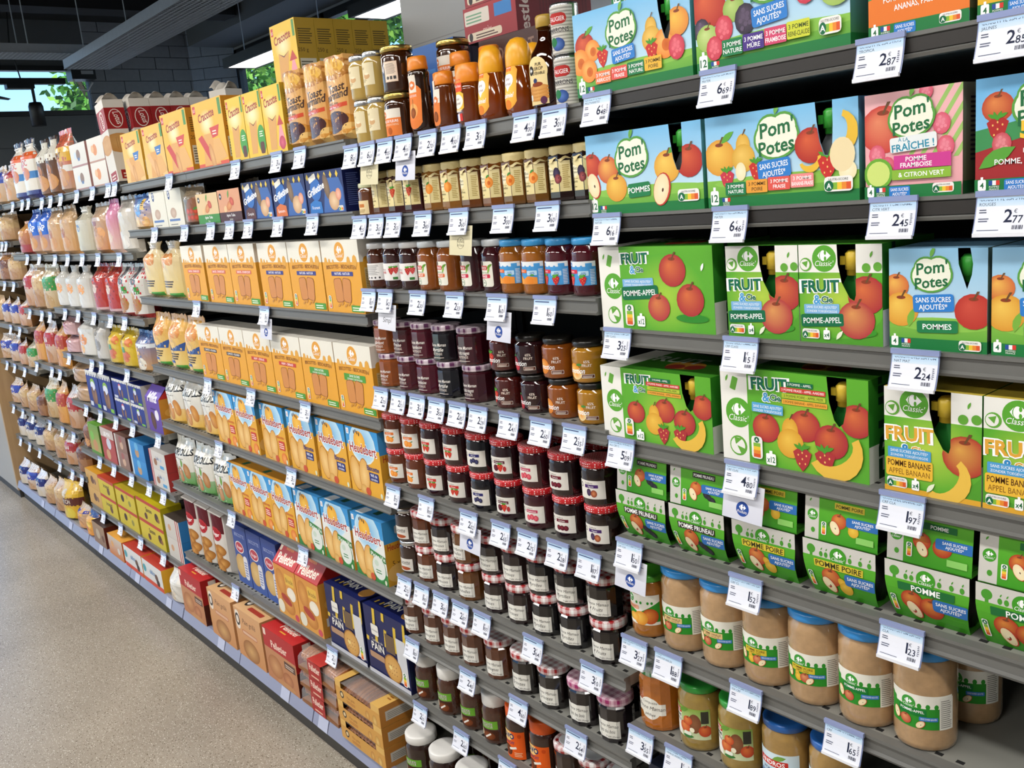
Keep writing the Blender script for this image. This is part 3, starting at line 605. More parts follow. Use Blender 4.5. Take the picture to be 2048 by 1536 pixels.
def art_fc4(v):
    def f(a):
        a.r(0, 0, 1, 1, '#4f9a2c', '#5fae2e'); a.e(.5, .45, .5, .4, '#5aac30', '#b4d048', n=24); a.r(0, .72, 1, 1, '#efeee8'); clogo(a, .32, .86, .135, '#5aa832'); a.e(.09, .8, .07, .07, '#64a83a'); a.e(.08, .8, .055, .055, '#efeee8'); a.p([(.04, .82), (.12, .84), (.1, .77)], '#64a83a')
        leaf(a, .88, .9, .035, '#64a83a', 1.2); a.e(.82, .77, .045, .045, '#64a83a'); a.e(.95, .78, .045, .045, '#64a83a')
        if v == 'pomme':
            fc_logo(a, .27, .52, .12); a.rr(.06, .3, .5, .4, '#7db4e2', rad=.01, rot=.03); a.t('SANS SUCRES AJOUTÉS*', .28, .355, .028, '#fff', wmax=.38); a.t('ZONDER TOEGEVOEGDE', .28, .315, .024, '#fff', wmax=.38); apple(a, .82, .5, .2, '#ab2f36', '#d8703f'); a.e(.72, .13, .2, .05, '#3a9428'); apple(a, .7, .25, .2, '#b23a40', '#dd9a5a'); a.rr(.02, .17, .55, .3, '#0f6b45', rad=.02, rot=.05); a.t('POMME-APPEL', .285, .205, .06, '#fff', bold=.01, rot=.05, wmax=.47)
        else:
            a.r(0, 0, 1, .05, '#e3ab36'); fc_logo(a, .28, .5, .13, '#e3a93c', '#2f86c4'); a.rr(.04, .33, .5, .43, '#4f9fd6', rad=.01); a.t('SANS SUCRES AJOUTÉS*', .27, .385, .028, '#fff', wmax=.4); a.t('ZONDER TOEGEVOEGDE', .27, .345, .024, '#fff', wmax=.4); apple(a, .84, .43, .2, '#b0382e', '#dba24c'); banana(a, .7, .16, .24, '#ebc04e', .9); a.rr(.02, .15, .52, .33, '#ecbc3c', rad=.02); a.t('POMME BANANE', .27, .25, .06, '#5a3210', bold=.012, wmax=.46); a.t('APPEL BANAAN', .27, .175, .055, '#8a5a1a', wmax=.44)
        nutri(a, .03, .04, .22, .1); pouchsym(a, .3, .04, .08, .12, 'x4'); leaf(a, .5, .09, .06, '#eef3d8', .9)
    return f
# ------------------------------------------------------------------ carton builder
def carton(key, name, cat, w, h, d, art, side='#2f8a3a', top='#3a9a3a', notch=None, sideart=None, topart=None, cap=None, pouch='#9aa0a4', back='#777777', step=None):
    """open-fronted carton body, printed front, optional side/top print, pouches behind a die-cut notch"""
    parts = []; g = G(); g.box(-w / 2, w / 2, 0, d, 0, h, side, {'f': None, 't': top, 'd': back, 'b': back}); parts.append(('body', g.mesh('body', CARTON)))
    a = Art(w, h); art(a); g = G(); pl = notch_planes([((x - .5) * w, y * h) for x, y in notch]) if notch else None
    parts.append(('front_print', a.build(g, flat, notch=pl).mesh('front_print', CARTON)))
    if sideart:
        a = Art(d, h); sideart(a); g = G(); a.build(g, lambda x, z, o: (w / 2 + o + 1e-4, d / 2 + x, z)); parts.append(('side_print', g.mesh('side_print', CARTON)))
    if topart:
        a = Art(w, d); topart(a); g = G(); a.build(g, lambda x, z, o: (x, z, h + o + 1e-4)); parts.append(('top_print', g.mesh('top_print', CARTON)))
    if notch:
        cx = (sum(p[0] for p in notch) / len(notch) - .5) * w; top_ = .93 * h
        g = G(); g.box(-w / 2 + .001, w / 2 - .001, .05, .052, .001, h - .002, '#0c0d0c'); parts.append(('inner_card', g.mesh('inner_card', CARTON)))  # near-black sheet: the shade inside the carton put into colour
        g = G(); g.grid(lambda u, v: (cx + (u - .5) * .05 * (1 - .55 * max(0, v - .75) * 4), .022 - .012 * math.sin(PI * u) * (1 - .6 * v), .02 * h + v * (top_ - .035)), 8, 8, pouch)
        q = G(); q.lathe([(.010, top_ - .034), (.010, top_ - .026), (.012, top_ - .026), (.012, top_ - .004), (.008, top_)], 10, cap); q.box(-.02, .02, -.003, .003, top_ - .02, top_ - .008, cap)
        q.v = [(x + cx, y + .018, z) for x, y, z in q.v]
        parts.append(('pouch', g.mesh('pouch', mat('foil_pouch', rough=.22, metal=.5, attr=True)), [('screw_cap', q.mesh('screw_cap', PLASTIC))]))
    return proto(key, name, cat, parts)
N12 = [(.745, 1.02), (.755, .8), (.775, .6), (.8, .47), (.825, .46), (.845, .55), (.85, .75), (.85, 1.02)]
N4 = [(.475, 1.02), (.485, .8), (.53, .62), (.62, .47), (.68, .44), (.7, .5), (.7, 1.02)]
NS = [(.745, 1.02), (.76, .75), (.79, .58), (.82, .52), (.85, .56), (.87, .7), (.87, 1.02)]
NP = [(.66, 1.02), (.72, .85), (.73, .6), (.75, .55), (.80, .6), (.85, .75), (.86, .85), (.83, 1.02)]
PP_SIDE = lambda a: (a.r(0, 0, 1, 1, '#3f8f3a', '#6fb0e0'), a.r(0, 0, 1, .12, '#1d7a3e'), a.lines(.2, .45, .8, .8, 12, '#234'))
def FC_SIDE(a):
    a.r(0, 0, 1, 1, '#1d6b28', '#3f9a2c'); a.r(0, 0, 1, .36, '#e4e3da'); a.t('FRUIT', .5, .62, .34, '#0b3a22', rot=PI / 2, bold=.03); a.e(.6, .3, .2, .2, '#4a9a2e'); a.p([(.2, .3), (.8, .42), (.8, .2)], '#4a9a2e')
for v in ('abricot', 'mure', 'pommes', 'multi'): carton('pp12' + v, 'fruit_pouch_box', 'box', .25, .133, .15, art_pp12(v), '#3f8f3a', '#7ab8e0', N12 if v != 'mure' else None, PP_SIDE, None, '#3aa33a')
for v, n, s in (('pommes', NP, '#5a8fb0'), ('rose', None, '#7a2a3a'), ('trop', None, '#9a4a1a'), ('jaun', None, '#a07a1a'), ('roug', None, '#6a1a20')): carton('pp4' + v, 'fruit_pouch_box', 'box', .126, .131, .13, art_pp4(v), s, '#8fc3e6', n, lambda a: (a.r(0, 0, 1, 1, '#5a5a3a', '#7a8a7a'), a.r(0, 0, 1, .12, '#1d5a30'), a.lines(.15, .3, .85, .9, 14, '#223')), None, '#3aa33a')
FCT = lambda a: (a.r(0, 0, 1, 1, '#3f8a26'), a.r(0, 0, .2, 1, '#e4e3da'), a.e(.6, .4, .25, .2, '#d99a3a'), a.t('FRUIT', .4, .5, .25, '#dfe8d8', bold=.03), a.e(.55, .3, .12, .12, '#a83a2e'), a.e(.7, .35, .12, .12, '#a83a2e'))
carton('fc12', 'fruit_pouch_box', 'box', .248, .14, .15, art_fc12('pomme'), '#2f7a2a', '#4a9a2e', None, FC_SIDE, FCT)
carton('fc12s', 'fruit_pouch_box', 'box', .248, .128, .15, art_fc12('multi'), '#2f7a2a', '#4a9a2e', NS, FC_SIDE, FCT, '#d8b83a', '#2f8a3a')
carton('fc12b', 'fruit_pouch_box', 'box', .252, .15, .15, art_fc12('multib'), '#2f7a2a', '#4a9a2e', NS, FC_SIDE, FCT, '#d8b83a', '#2f8a3a')
carton('fc4', 'fruit_pouch_box', 'box', .126, .138, .14, art_fc4('pomme'), '#1d5a24', '#4a9a2e', N4, FC_SIDE, None, '#d8b83a', '#2f8a3a')
carton('ban4', 'fruit_pouch_box', 'box', .13, .146, .14, art_fc4('banane'), '#1d5a24', '#d8c04a', N4, FC_SIDE, None, '#d8b83a', '#2f8a3a')
# ------------------------------------------------------------------ sleeves of four cups
def art_cup(v, up=False):
    l1, c, tc = {'pru': ('POMME PRUNEAU', '#2a2220', '#fff'), 'poi': ('POMME POIRE', '#d8c23a', '#2a2a10'), 'pom': ('POMME', '#1a6b34', '#fff')}[v]
    def f(a):
        a.r(0, 0, 1, 1, '#3f9a22', '#5fb02e')
        if not up:
            a.r(0, .72, 1, 1, '#cfcdc6'); a.e(.12, .84, .08, .08, '#4a9a2e'); a.r(.1, .72, .14, .8, '#4a9a2e')
            for i, x in enumerate((.26, .33, .66, .8, .92)): a.e(x, .78, .035, .05, '#4a9a2e', n=10); leaf(a, x + .01, .87, .03, '#4a9a2e', 1.1)
            clogo(a, .5, .8, .15, '#3f9a22'); a.rr(.16, .55, .84, .68, c, rad=.01); a.t(l1, .5, .57, .1, tc, wmax=.64, bold=.014)
            Y = .33
        else:
            a.r(0, 0, .2, 1, '#cfcdc6'); clogo(a, .11, .55, .13, '#3f9a22'); leaf(a, .08, .88, .05, '#4a9a2e', 1); a.e(.12, .2, .05, .06, '#4a9a2e'); a.rr(.42, .78, .82, .92, c, rad=.01); a.t(l1, .62, .81, .08, tc, wmax=.36, bold=.012); Y = .45
        x0 = .36 if not up else .46
        a.e(x0 - .08, Y - .02, .1, .06, '#3a7a26', rot=.5)
        if v == 'pom': apple(a, x0 - .04, Y + .06, .19, '#b0301e', '#d98a3c'); apple(a, x0 + .2, Y, .2, '#b0301e', '#d98a3c')
        else: apple(a, x0 + .02, Y + .06, .18, '#bb4a26', '#dd8f48')
        half_apple(a, x0 - .03, Y - .1, .17, .5)
        if v == 'pru': [a.e(x0 + .2 + i * .06, Y - .06 - i * .05, .1, .07, '#1c1a22', '#3a3644', rot=-.7) for i in range(3)]
        if v == 'poi': pear(a, x0 + .22, Y - .1, .14, '#d8a52c', '#ecc84c', .5)
        X = .78; a.rr(X - .2, Y - .02, X + .24, Y + .2, '#2f6fb8', rad=.05); a.t('SANS SUCRES', X + .02, Y + .1, .06, '#fff', wmax=.36, bold=.01); a.t('AJOUTÉS*', X + .02, Y + .02, .06, '#fff', wmax=.26, bold=.01)
        nutri(a, .04 if not up else .24, .14, .07, .3, True)
        if up: a.r(.72, .12, .95, .26, '#8fd06a')
    return f
def sleeve(key, v, up):
    w, h, d = .118, (.067 if up else .09), .1; a = Art(w, h); art_cup(v, up)(a)
    fn = (lambda x, z, o: (x * (.88 + .12 * min(1, z / .06)), -o - 1e-4 + (.02 * (1 - z / .06) ** 2 if z < .06 else 0), z)) if not up else (lambda x, z, o: (x, -o - 1e-4 + .006 * z / h, z))
    g = G(); a.build(g, fn, stepz=.01); parts = [('front_print', g.mesh('front_print', CARTON))]
    g = G(); g.grid(lambda u, t: fn((u - .5) * w, t * h, -2e-4), 1, 10, '#3f8a26', False); g.box(-w / 2, w / 2, .006, d, h - .002, h, '#4a9a2e'); g.box(-w / 2 * .88, w / 2 * .88, .02, d, 0, .002, '#4a9a2e'); parts.append(('sleeve', g.mesh('sleeve', CARTON)))
    g = G()
    for sx in (-1, 1):
        for yy in (.045,): g.lathe([(.018, .003), (.024, .045), (.0262, .055), (.0262, h - .004)], 14, '#2a2824'); g.v[-56:] = [(x + sx * w * .245, y + yy, z) for x, y, z in g.v[-56:]]
    parts.append(('cup', g.mesh('cup', PLASTIC))); proto(key, 'fruit_cup_sleeve', 'fruit cups', parts)
for v in ('pru', 'poi', 'pom'): sleeve('cupl' + v, v, False); sleeve('cupu' + v, v, True)
# ------------------------------------------------------------------ jars
def facet(R, n): return lambda ang: R * math.cos(PI / n) / math.cos(((ang + PI / n) % (2 * PI / n)) - PI / n)
def jar(key, name, R, h, col, lid, lidcol, art=None, lw=None, lz=(.2, .7), lidh=.013, lidR=None, n=28, neck=None, shoulder=.16, foot=.05, rot=0, cat='jar', fac=0, lidtop=None, sy=1, extra=None, bodymat=None, arte=4e-5):
    """lathe jar body, lid and wrapped label; rot turns the label about the axis"""
    hb = h - lidh; nk = neck or R * .86; lr = lidR or R * .92
    pr = [(R * .86, 0), (R * .97, foot * hb * .5), (R, foot * hb * 1.6), (R, hb * (1 - shoulder)), (R * .985, hb * (1 - shoulder * .6)), (nk * 1.02, hb * (1 - shoulder * .18)), (nk, hb)]
    g = G(); g.lathe(pr, fac or n, col, sy, flat=bool(fac)); parts = [('glass_body', g.mesh('glass_body', bodymat or JAM))]
    g = G(); z0 = hb - .001; g.lathe([(lr * .96, z0), (lr, z0 + .002), (lr, h - .003), (lr * .96, h - .0006), (lr * .8, h)], n, lidcol, sy)
    parts.append(('lid', g.mesh('lid', lid)))
    if art:
        lw = lw or R * 1.9; z1, z2 = lz[0] * hb, lz[1] * hb; a = Art(lw, z2 - z1); art(a); rad = facet(R, fac) if fac else (lambda q: R)
        def fn(x, z, o):
            q = x / R + rot; rr = rad(q) + o + 2.5e-4; return (rr * math.sin(q), -rr * math.cos(q) * sy, z1 + z)
        g = G(); a.build(g, fn, step=.0035, eps=arte); parts.append(('label', g.mesh('label', PAPER)))
    if extra: parts += extra
    return proto(key, name, cat, parts)
CRF = '#3f9a3a'
def art_compote(v):
    def f(a):
        a.r(0, 0, 1, 1, '#eceadf'); a.r(0, 0, 1, .62, '#2f8f2c'); a.p([(0, .62), (.12, .62), (.05, .78), (0, .85)], '#2f8f2c')
        for i, x in enumerate((.08, .5, .62, .74)): a.e(x, .68, .06, .08, '#2f8f2c', n=8)
        clogo(a, .34, .72, .2, CRF); c, t1, t2 = {'van': ('#e7c98a', 'POMME VANILLE', 'APPEL VANILLE'), 'poi': ('#d8c23a', 'POMME POIRE', 'APPEL PEER'), 'pom': ('#1a7a34', 'POMME-APPEL', '')}[v]
        a.rr(.18, .38, .6, .58, c, rad=.02); a.t(t1, .39, .47, .08, '#5a2a10' if v != 'pom' else '#fff', wmax=.36, bold=.01)
        if t2: a.t(t2, .39, .4, .06, '#7a4a20', wmax=.34)
        half_apple(a, .14, .28, .17, .3)
        if v == 'poi': pear(a, .32, .2, .14, '#d8a52c', '#ecc84c', .3)
        apple(a, .3 if v != 'poi' else .44, .22, .16, '#b84a36', '#dd9a6a'); half_apple(a, .52, .14, .14, -.8)
        a.rr(.5, .26, .76, .38, '#3f7fc4', rad=.02); a.t('SANS SUCRES AJOUTÉS', .63, .3, .05, '#fff', wmax=.22); a.r(.78, 0, 1, .96, '#e4e2d8'); a.lines(.8, .06, .98, .9, 14, '#8a8880')
    return f
COMP = '#b5926a'
for v in ('van', 'poi', 'pom'): jar('comp' + v, 'compote_jar', .0435, .155, COMP, METLID, '#2f8fd8', art_compote(v), .095, (.26, .63), .014, .043, neck=.037, shoulder=.14, rot=.28)
def art_peach(a):
    a.r(0, 0, 1, 1, '#eceadf'); a.p([(0, .1), (1, .1), (1, .78), (.45, .4), (0, .62)], '#2f8f2c'); clogo(a, .2, .84, .13, CRF); [a.e(x, .74, .04, .05, '#2f8f2c', n=8) for x in (.4, .52, .7, .8)]; a.rr(.04, .5, .46, .64, '#e8a78a', rad=.02); a.t('DESSERT', .25, .54, .07, '#a83a1a', wmax=.34)
    orange(a, .75, .3, .26, '#b84a22', '#e08a3a'); orange(a, .5, .22, .24, '#d98a2c', '#f0c45a'); a.e(.3, .24, .2, .14, '#e8a23c', '#f3c65c')
jar('peach', 'fruit_dessert_jar', .036, .122, '#a86a24', METLID, '#4fae32', art_peach, .075, (.24, .78), .012, neck=.031, rot=.2)
def script_label(l2, l3='Fruits choisis'):
    def f(a):
        a.r(0, 0, 1, 1, '#e9e7df'); a.t('Bonne Maman', .5, .62, .2, '#1d1b1a', wmax=.84, shear=.35); a.t(l2, .45, .3, .22, '#1d1b1a', wmax=.7, shear=.35); a.t(l3, .7, .07, .11, '#2a2826', wmax=.48, shear=.35)
    return f
def bm_peach(a):
    a.e(.5, .5, .5, .48, '#e9e6dc', n=28); a.r(.06, .25, .94, .75, '#e9e6dc'); a.t('Compotée', .5, .72, .12, '#1d1b1a', wmax=.5, shear=.3); a.t('Bonne Maman', .5, .45, .17, '#1d1b1a', wmax=.86, shear=.3); a.t('pêches', .5, .18, .13, '#1d1b1a', wmax=.4, shear=.3)
jar('bmpeach', 'fruit_dessert_jar', .042, .128, '#b4671c', GGRN, '#ffffff', bm_peach, .075, (.2, .62), .016, .042, fac=14, neck=.037, shoulder=.18, rot=.1)
def art_andros(v):
    def f(a):
        if v == 'van':
            a.r(0, 0, 1, 1, '#cfd8b0', '#8fb04a'); a.r(0, 0, .32, .9, '#efece2'); a.rr(-.05, .72, .32, .9, '#c8362c', rad=.03); a.t('ANDROS', .12, .76, .1, '#fff', wmax=.3, bold=.015); a.t('POMME', .16, .58, .1, '#1a3a24', wmax=.3, bold=.015); a.t('VANILLE', .16, .44, .1, '#1a3a24', wmax=.3, bold=.015)
            a.e(.66, .52, .2, .32, '#7a4a30', '#8f6040'); apple(a, .42, .34, .2, '#c04a2a', '#e08a4a'); apple(a, .5, .58, .16, '#c04a2a', '#e08a4a'); apple(a, .88, .3, .2, '#b8422a', '#d8743a'); leaf(a, .5, .06, .2, '#3f7a3a', .1); a.e(.6, .3, .08, .08, '#f3ecd0'); a.rr(.4, .1, .58, .22, '#e8efe0', rad=.04); a.r(.8, .55, .96, .95, '#3a3a30'); leaf(a, .4, .9, .2, '#6a9a3a', .4)
        else:
            a.r(0, 0, 1, 1, '#bcd9ea', '#d6e8f0'); leaf(a, .6, .86, .2, '#7aa84a', .3); a.rr(.1, .6, .78, .8, '#c8362c', rad=.03); a.t('ANDROS', .44, .64, .13, '#fff', wmax=.6, bold=.02); a.t('POMME', .4, .44, .1, '#1d3f7a', wmax=.5, bold=.015); a.t('ALLÉGÉE', .4, .28, .14, '#1d5aa0', wmax=.56, bold=.02); apple(a, .85, .3, .18, '#c04a2a', '#e08a4a')
    return f
jar('andvan', 'compote_jar', .0405, .128, '#a08440', METLID, '#2f9a3a', art_andros('van'), .085, (.22, .74), .013, .038, neck=.034, rot=.05)
jar('andall', 'compote_jar', .0405, .128, '#a8854a', METLID, '#2563b0', art_andros('all'), .085, (.1, .66), .013, .038, neck=.034, rot=.05)
def navy_pack(a): a.r(0, 0, 1, 1, '#1c2438'); a.t('CARAMET', .5, .75, .1, '#d8d4c4', wmax=.8, bold=.02); a.r(.1, .6, .9, .66, '#3a4a78'); a.e(.5, .3, .2, .2, '#c89a4a')
carton('caramet', 'dessert_box', 'box', .085, .14, .1, navy_pack, '#141a2a', '#1c2438')
# ------------------------------------------------------------------ stock of the first bay
zA = ZT['A']; F = D + .004
for k, x, lb in (('pp12abricot', -1.064, 'blue and green pouch box showing apricots and a pear on the top shelf'), ('pp12mure', -.806, 'wide blue pouch box showing raspberries and blackberries on the top shelf'), ('pp4trop', -.593, 'orange tropical fruit pouch box on the top shelf'), ('pp4jaun', -.458, 'yellow fruit pouch box beside the orange one on the top shelf')): put(k, x, F, zA[0], lb)
for k, x in (('pp12pommes', -1.12), ('pp12mure', -.72)): put(k, x, F + .16, zA[0] + .0, 'blue pouch box stored behind the front row of the top shelf', 'pouch boxes kept in the rear row')
put('pp12pommes', -1.0, F + .03, zA[0] + .134, 'pouch box lying on top of the apricot pouch box', None)
for k, x, lb in (('pp12pommes', -1.055, 'blue and green pouch box showing only whole apples on the second shelf'), ('pp12multi', -.797, 'wide blue pouch box showing a pear, a banana and strawberries'), ('pp4rose', -.6, 'pink pouch box with raspberries and a lime wedge'), ('pp4roug', -.459, 'dark red pouch box with strawberry and raspberry on the second shelf')): put(k, x, F, zA[1], lb)
put('fc12', -1.044, F, zA[2], 'green and white box of twelve apple pouches with three red apples'); 
for x, q in ((-.832, 'twelve pouch box'), (-.7045, 'light blue boxes')): put('fc4', x, F, zA[2], 'green four apple pouch box with yellow cap, next to the ' + q)
for x in (-.569, -.438): put('pp4pommes', x, F, zA[2], 'light blue four pouch box with crescent cut-out and apples', 'light blue four pouch boxes')
put('fc12s', -1.06, F, zA[3], 'green box of twelve mixed pouches beside the jam shelves'); put('fc12b', -.79, F, zA[3], 'larger green box of twelve mixed pouches with strawberries and banana')
for x, q in ((-.576, ', next to the mixed pouch box'), (-.444, ' in the second facing')): put('ban4', x, F, zA[3], 'green and yellow banana pouch box' + q)
for v, xs, nm in (('pru', (-1.109, -.982), 'prunes'), ('poi', (-.848, -.716), 'a pear'), ('pom', (-.584, -.458), 'red apples only')):
    for x in xs:
        put('cupl' + v, x, F, zA[4], 'green fruit cup sleeve picturing %s, lower one of its pile' % nm, 'lower fruit cup sleeves with ' + nm)
        put('cupu' + v, x + .001, F + .004, zA[4] + .0905, 'green fruit cup sleeve picturing %s, upper one of its pile' % nm, 'upper fruit cup sleeves with ' + nm)
put('peach', -1.135, F + .037, zA[5], 'amber fruit dessert jar with a green lid and peach label')
for v, xs, nm in (('van', (-1.052, -.963), 'beige vanilla'), ('poi', (-.874, -.785), 'yellow pear'), ('pom', (-.696, -.607), 'green apple')):
    for x in xs: put('comp' + v, x, F + .044, zA[5], 'tall apple compote jar with blue lid and %s label panel' % nm, 'blue lidded jars with %s label' % nm)
for x in (-.963, -.874, -.785, -.696, -.59): put('comppom', x, F + .15, zA[5], 'apple compote jar with blue lid standing in the dark rear row', 'compote jars in the rear row')
put('bmpeach', -1.126, F + .043, zA[6], 'orange peach dessert jar with a green gingham lid')
for x in (-1.03, -.938): put('andvan', x, F + .042, zA[6], 'compote jar with a shiny green lid and vanilla apple label', 'green lidded compote jars')
for x in (-.846, -.755): put('andall', x, F + .042, zA[6], 'compote jar with a dark blue lid and pale blue label', 'dark blue lidded compote jars')
put('caramet', -1.09, F, zA[7], 'dark navy dessert box on the lowest visible shelf')
# ================================================================== jam bay
zB = ZT['B']
JC = dict(apricot='#8a4a12', berry='#3a0f10', dark='#160a0c', black='#0c0a10', raspb='#4a0d1c', fig='#2a1712', orange='#5a2a10', choc='#4a2616', honey='#3a1c08', amber='#8a3a06', cream='#c0a05a', caramel='#5f3010', lemon='#b5841c', red='#5a1418')
CREAMJ = mat('creamy_honey_in_glass', rough=.15, attr=True, coat=1.0)
HONEY = mat('clear_honey_plastic', rough=.08, attr=True, coat=1.0, trans=.25, spec=.5)
# small creamy honey jars in pairs
def art_h2(a): a.r(0, 0, 1, 1, '#e6d9b4'); a.t('Miel', .35, .72, .12, '#8a7440', shear=.3); a.e(.6, .4, .2, .13, '#d2a878'); a.e(.62, .5, .13, .05, '#f3e6c8'); a.lines(.12, .14, .6, .3, 3, '#a8966a')
jar('h2', 'creamy_honey_jar', .029, .098, '#b89a50', SILVER, '#b8a060', art_h2, .05, (.3, .85), .012, neck=.025, bodymat=CREAMJ)
for i, x in enumerate((-1.922, -1.862)):
    put('h2', x, F + .03, zB[0], 'small creamy honey jar with beige card, lower one of its pile', 'lower creamy honey jars'); put('h2', x, F + .03, zB[0] + .0985, 'small creamy honey jar with beige card, upper one of its pile', 'upper creamy honey jars')
def art_gj(a): a.r(0, 0, 1, 1, '#e9803a'); a.r(0, .66, 1, 1, '#e8e2d6'); clogo(a, .22, .8, .13, '#e07a3a', False); a.t('MIEL DE FLEURS', .5, .5, .1, '#fff', wmax=.8, bold=.01); a.t('BLOEMENHONING', .5, .38, .08, '#f6d8b8', wmax=.8); a.e(.5, .18, .12, .14, '#b85a1c')
def art_gb(a): a.r(0, 0, 1, 1, '#e8cdb4'); a.rr(.04, .03, .96, .97, '#f0ddca', rad=.05); a.lines(.12, .4, .88, .92, 9, '#9a8a7c'); a.e(.25, .2, .08, .08, '#555'); a.r(.42, .12, .6, .28, '#555'); a.r(.68, .12, .88, .28, '#444')
jar('goldj', 'honey_jar', .037, .097, JC['honey'], GOLD, '#fff', art_gj, .06, (.08, .75), .012, .036, rot=.1); jar('goldb', 'honey_jar', .037, .097, JC['honey'], GOLD, '#fff', art_gb, .032, (.25, .75), .012, .036, rot=.5)
put('goldj', -1.792, F + .04, zB[0], 'dark honey jar with gold lid and orange label, lower one of its pile'); put('goldb', -1.786, F + .04, zB[0] + .0975, 'dark honey jar with gold lid showing its small back label'); put('goldj', -1.7, F + .13, zB[0] + .0, 'dark honey jar with gold lid behind the squeeze bottles', 'honey jars behind the bottles'); put('goldj', -1.7, F + .13, zB[0] + .0975, 'dark honey jar with gold lid piled behind the squeeze bottles', 'honey jars behind the bottles')
def bottle(key, name, prof, col, cap, capcol, art=None, lw=.04, lz=(0, 1), sy=.72, rot=0, cat='bottle', m=None, extra=None, outline=None):
    g = G(); g.lathe(prof, 24, col, sy); parts = [('bottle_body', g.mesh('bottle_body', m or HONEY))]
    g = G(); g.lathe(cap, 24, capcol, sy); parts.append(('cap', g.mesh('cap', PLASTIC)))
    if art:
        hh = lz[1] - lz[0]; a = Art(lw, hh); art(a)
        def rad(z):
            for (r0, z0), (r1, z1) in zip([p[:2] for p in prof], [p[:2] for p in prof][1:]):
                if z0 <= z <= z1 and z1 > z0: return r0 + (r1 - r0) * (z - z0) / (z1 - z0)
            return prof[-1][0]
        def fn(x, z, o):
            zz = lz[0] + z; R = rad(zz); q = x / max(R, .02) + rot; rr = R + o + 5e-4; return (rr * math.sin(q), -rr * math.cos(q) * sy, zz)
        pl = None; g = G(); a.build(g, fn, step=.004, stepz=.006); parts.append(('label', g.mesh('label', PAPER)))
    return proto(key, name, cat, parts + (extra or []))
def art_sq(a): a.e(.5, .42, .33, .42, '#e9803a', n=24); a.r(.24, .42, .76, .8, '#e9803a'); a.r(.24, .68, .76, 1, '#e9e0d2'); clogo(a, .5, .82, .09, '#e07a3a', False); a.t('MIEL DE FLEURS', .5, .6, .045, '#fff', wmax=.5); a.e(.5, .34, .13, .14, '#f0a860'); a.e(.5, .3, .08, .1, '#7a3a12', '#a85a20'); a.r(.48, .38, .52, .56, '#8a5a2a')
bottle('sq', 'squeeze_honey_bottle', [(.026, 0), (.031, .008), (.033, .03), (.029, .07), (.027, .11), (.029, .125), (.027, .132)], '#2e1606', [(.026, .132), (.027, .134), (.025, .158), (.022, .16)], '#e5851e', art_sq, .05, (.012, .122))
def art_sq2(a): a.rr(.15, 0, .85, .62, '#e9803a', rad=.1); a.r(.15, .5, .85, .8, '#e9e0d2'); a.r(.15, .8, .5, 1, '#e9e0d2'); clogo(a, .5, .55, .1, '#e07a3a', False); a.e(.5, .2, .1, .12, '#7a3a12', '#a85a20')
bottle('sq2', 'squeeze_honey_bottle', [(.026, 0), (.031, .008), (.032, .03), (.029, .06), (.027, .085), (.027, .09)], '#6a3008', [(.0255, .09), (.0265, .092), (.025, .114), (.022, .116)], '#e5851e', art_sq2, .042, (.01, .1), rot=-.2)
put('sq', -1.705, F + .035, zB[0], 'dark squeeze honey bottle with orange cap and teardrop label'); put('sq2', -1.618, F + .035, zB[0], 'amber squeeze honey bottle with orange cap and narrow label'); put('sq', -1.64, F + .1, zB[0], 'dark squeeze honey bottle standing behind the amber one', 'squeeze bottles in the second row'); put('sq', -1.565, F + .12, zB[0], 'dark squeeze honey bottle standing behind the amber one', 'squeeze bottles in the second row')
def art_mf(a): a.e(.5, .5, .32, .24, '#f0c040'); a.r(.1, .72, .9, 1, '#e8522a'); a.t('Miel de France', .5, .82, .07, '#fff', wmax=.7, shear=.2); a.e(.5, .5, .22, .17, '#f6f0e4'); a.t('lune', .5, .53, .07, '#5a1a1a', shear=.3); a.t('de miel', .5, .43, .07, '#5a1a1a', shear=.3, wmax=.5); a.t('FRANCE', .5, .26, .06, '#fff', bold=.02); flagfr(a, .15, -.12, .7, .34, False)
bottle('mf', 'squeeze_honey_bottle', [(.027, 0), (.032, .01), (.033, .03), (.031, .07), (.030, .082)], '#7a3406', [(.030, .082), (.031, .084), (.029, .117), (.026, .119)], '#e88a1c', art_mf, .04, (.006, .09), rot=-.35)
def art_cal(a): a.e(.5, .5, .38, .46, '#f0a83a', '#f6d05a', n=26); a.r(.3, .8, .7, 1, '#e8742a'); a.t('acacia', .5, .86, .06, '#fff', wmax=.36); a.e(.42, .62, .13, .13, '#fff'); a.e(.6, .62, .13, .13, '#fff'); a.p([(.2, .6), (.8, .6), (.52, .4)], '#fff'); a.t('lune', .5, .62, .07, '#6a1a1a', shear=.3); a.t('de miel', .5, .52, .07, '#6a1a1a', shear=.3, wmax=.4); a.t('calimiel', .5, .28, .1, '#fff', shear=.3, wmax=.66, bold=.015); a.e(.5, .14, .12, .1, '#e8842a')
bottle('cal', 'squeeze_honey_bottle', [(.028, 0), (.035, .01), (.036, .035), (.032, .07), (.028, .088), (.027, .092)], '#8a3a04', [(.0275, .088), (.029, .092), (.0285, .112), (.024, .13), (.015, .139), (.004, .142)], '#efaa22', art_cal, .05, (.01, .1), rot=-.3)
put('mf', -1.535, F + .035, zB[0], 'honey bottle with red, white and blue stripes on its label')
for x in (-1.462, -1.379): put('cal', x, F + .037, zB[0], 'amber honey bottle with a tall yellow dome cap', 'dome cap honey bottles')
for x in (-1.42, -1.335): put('cal', x, F + .11, zB[0], 'dome cap honey bottle standing in the second row', 'dome cap bottles in the second row')
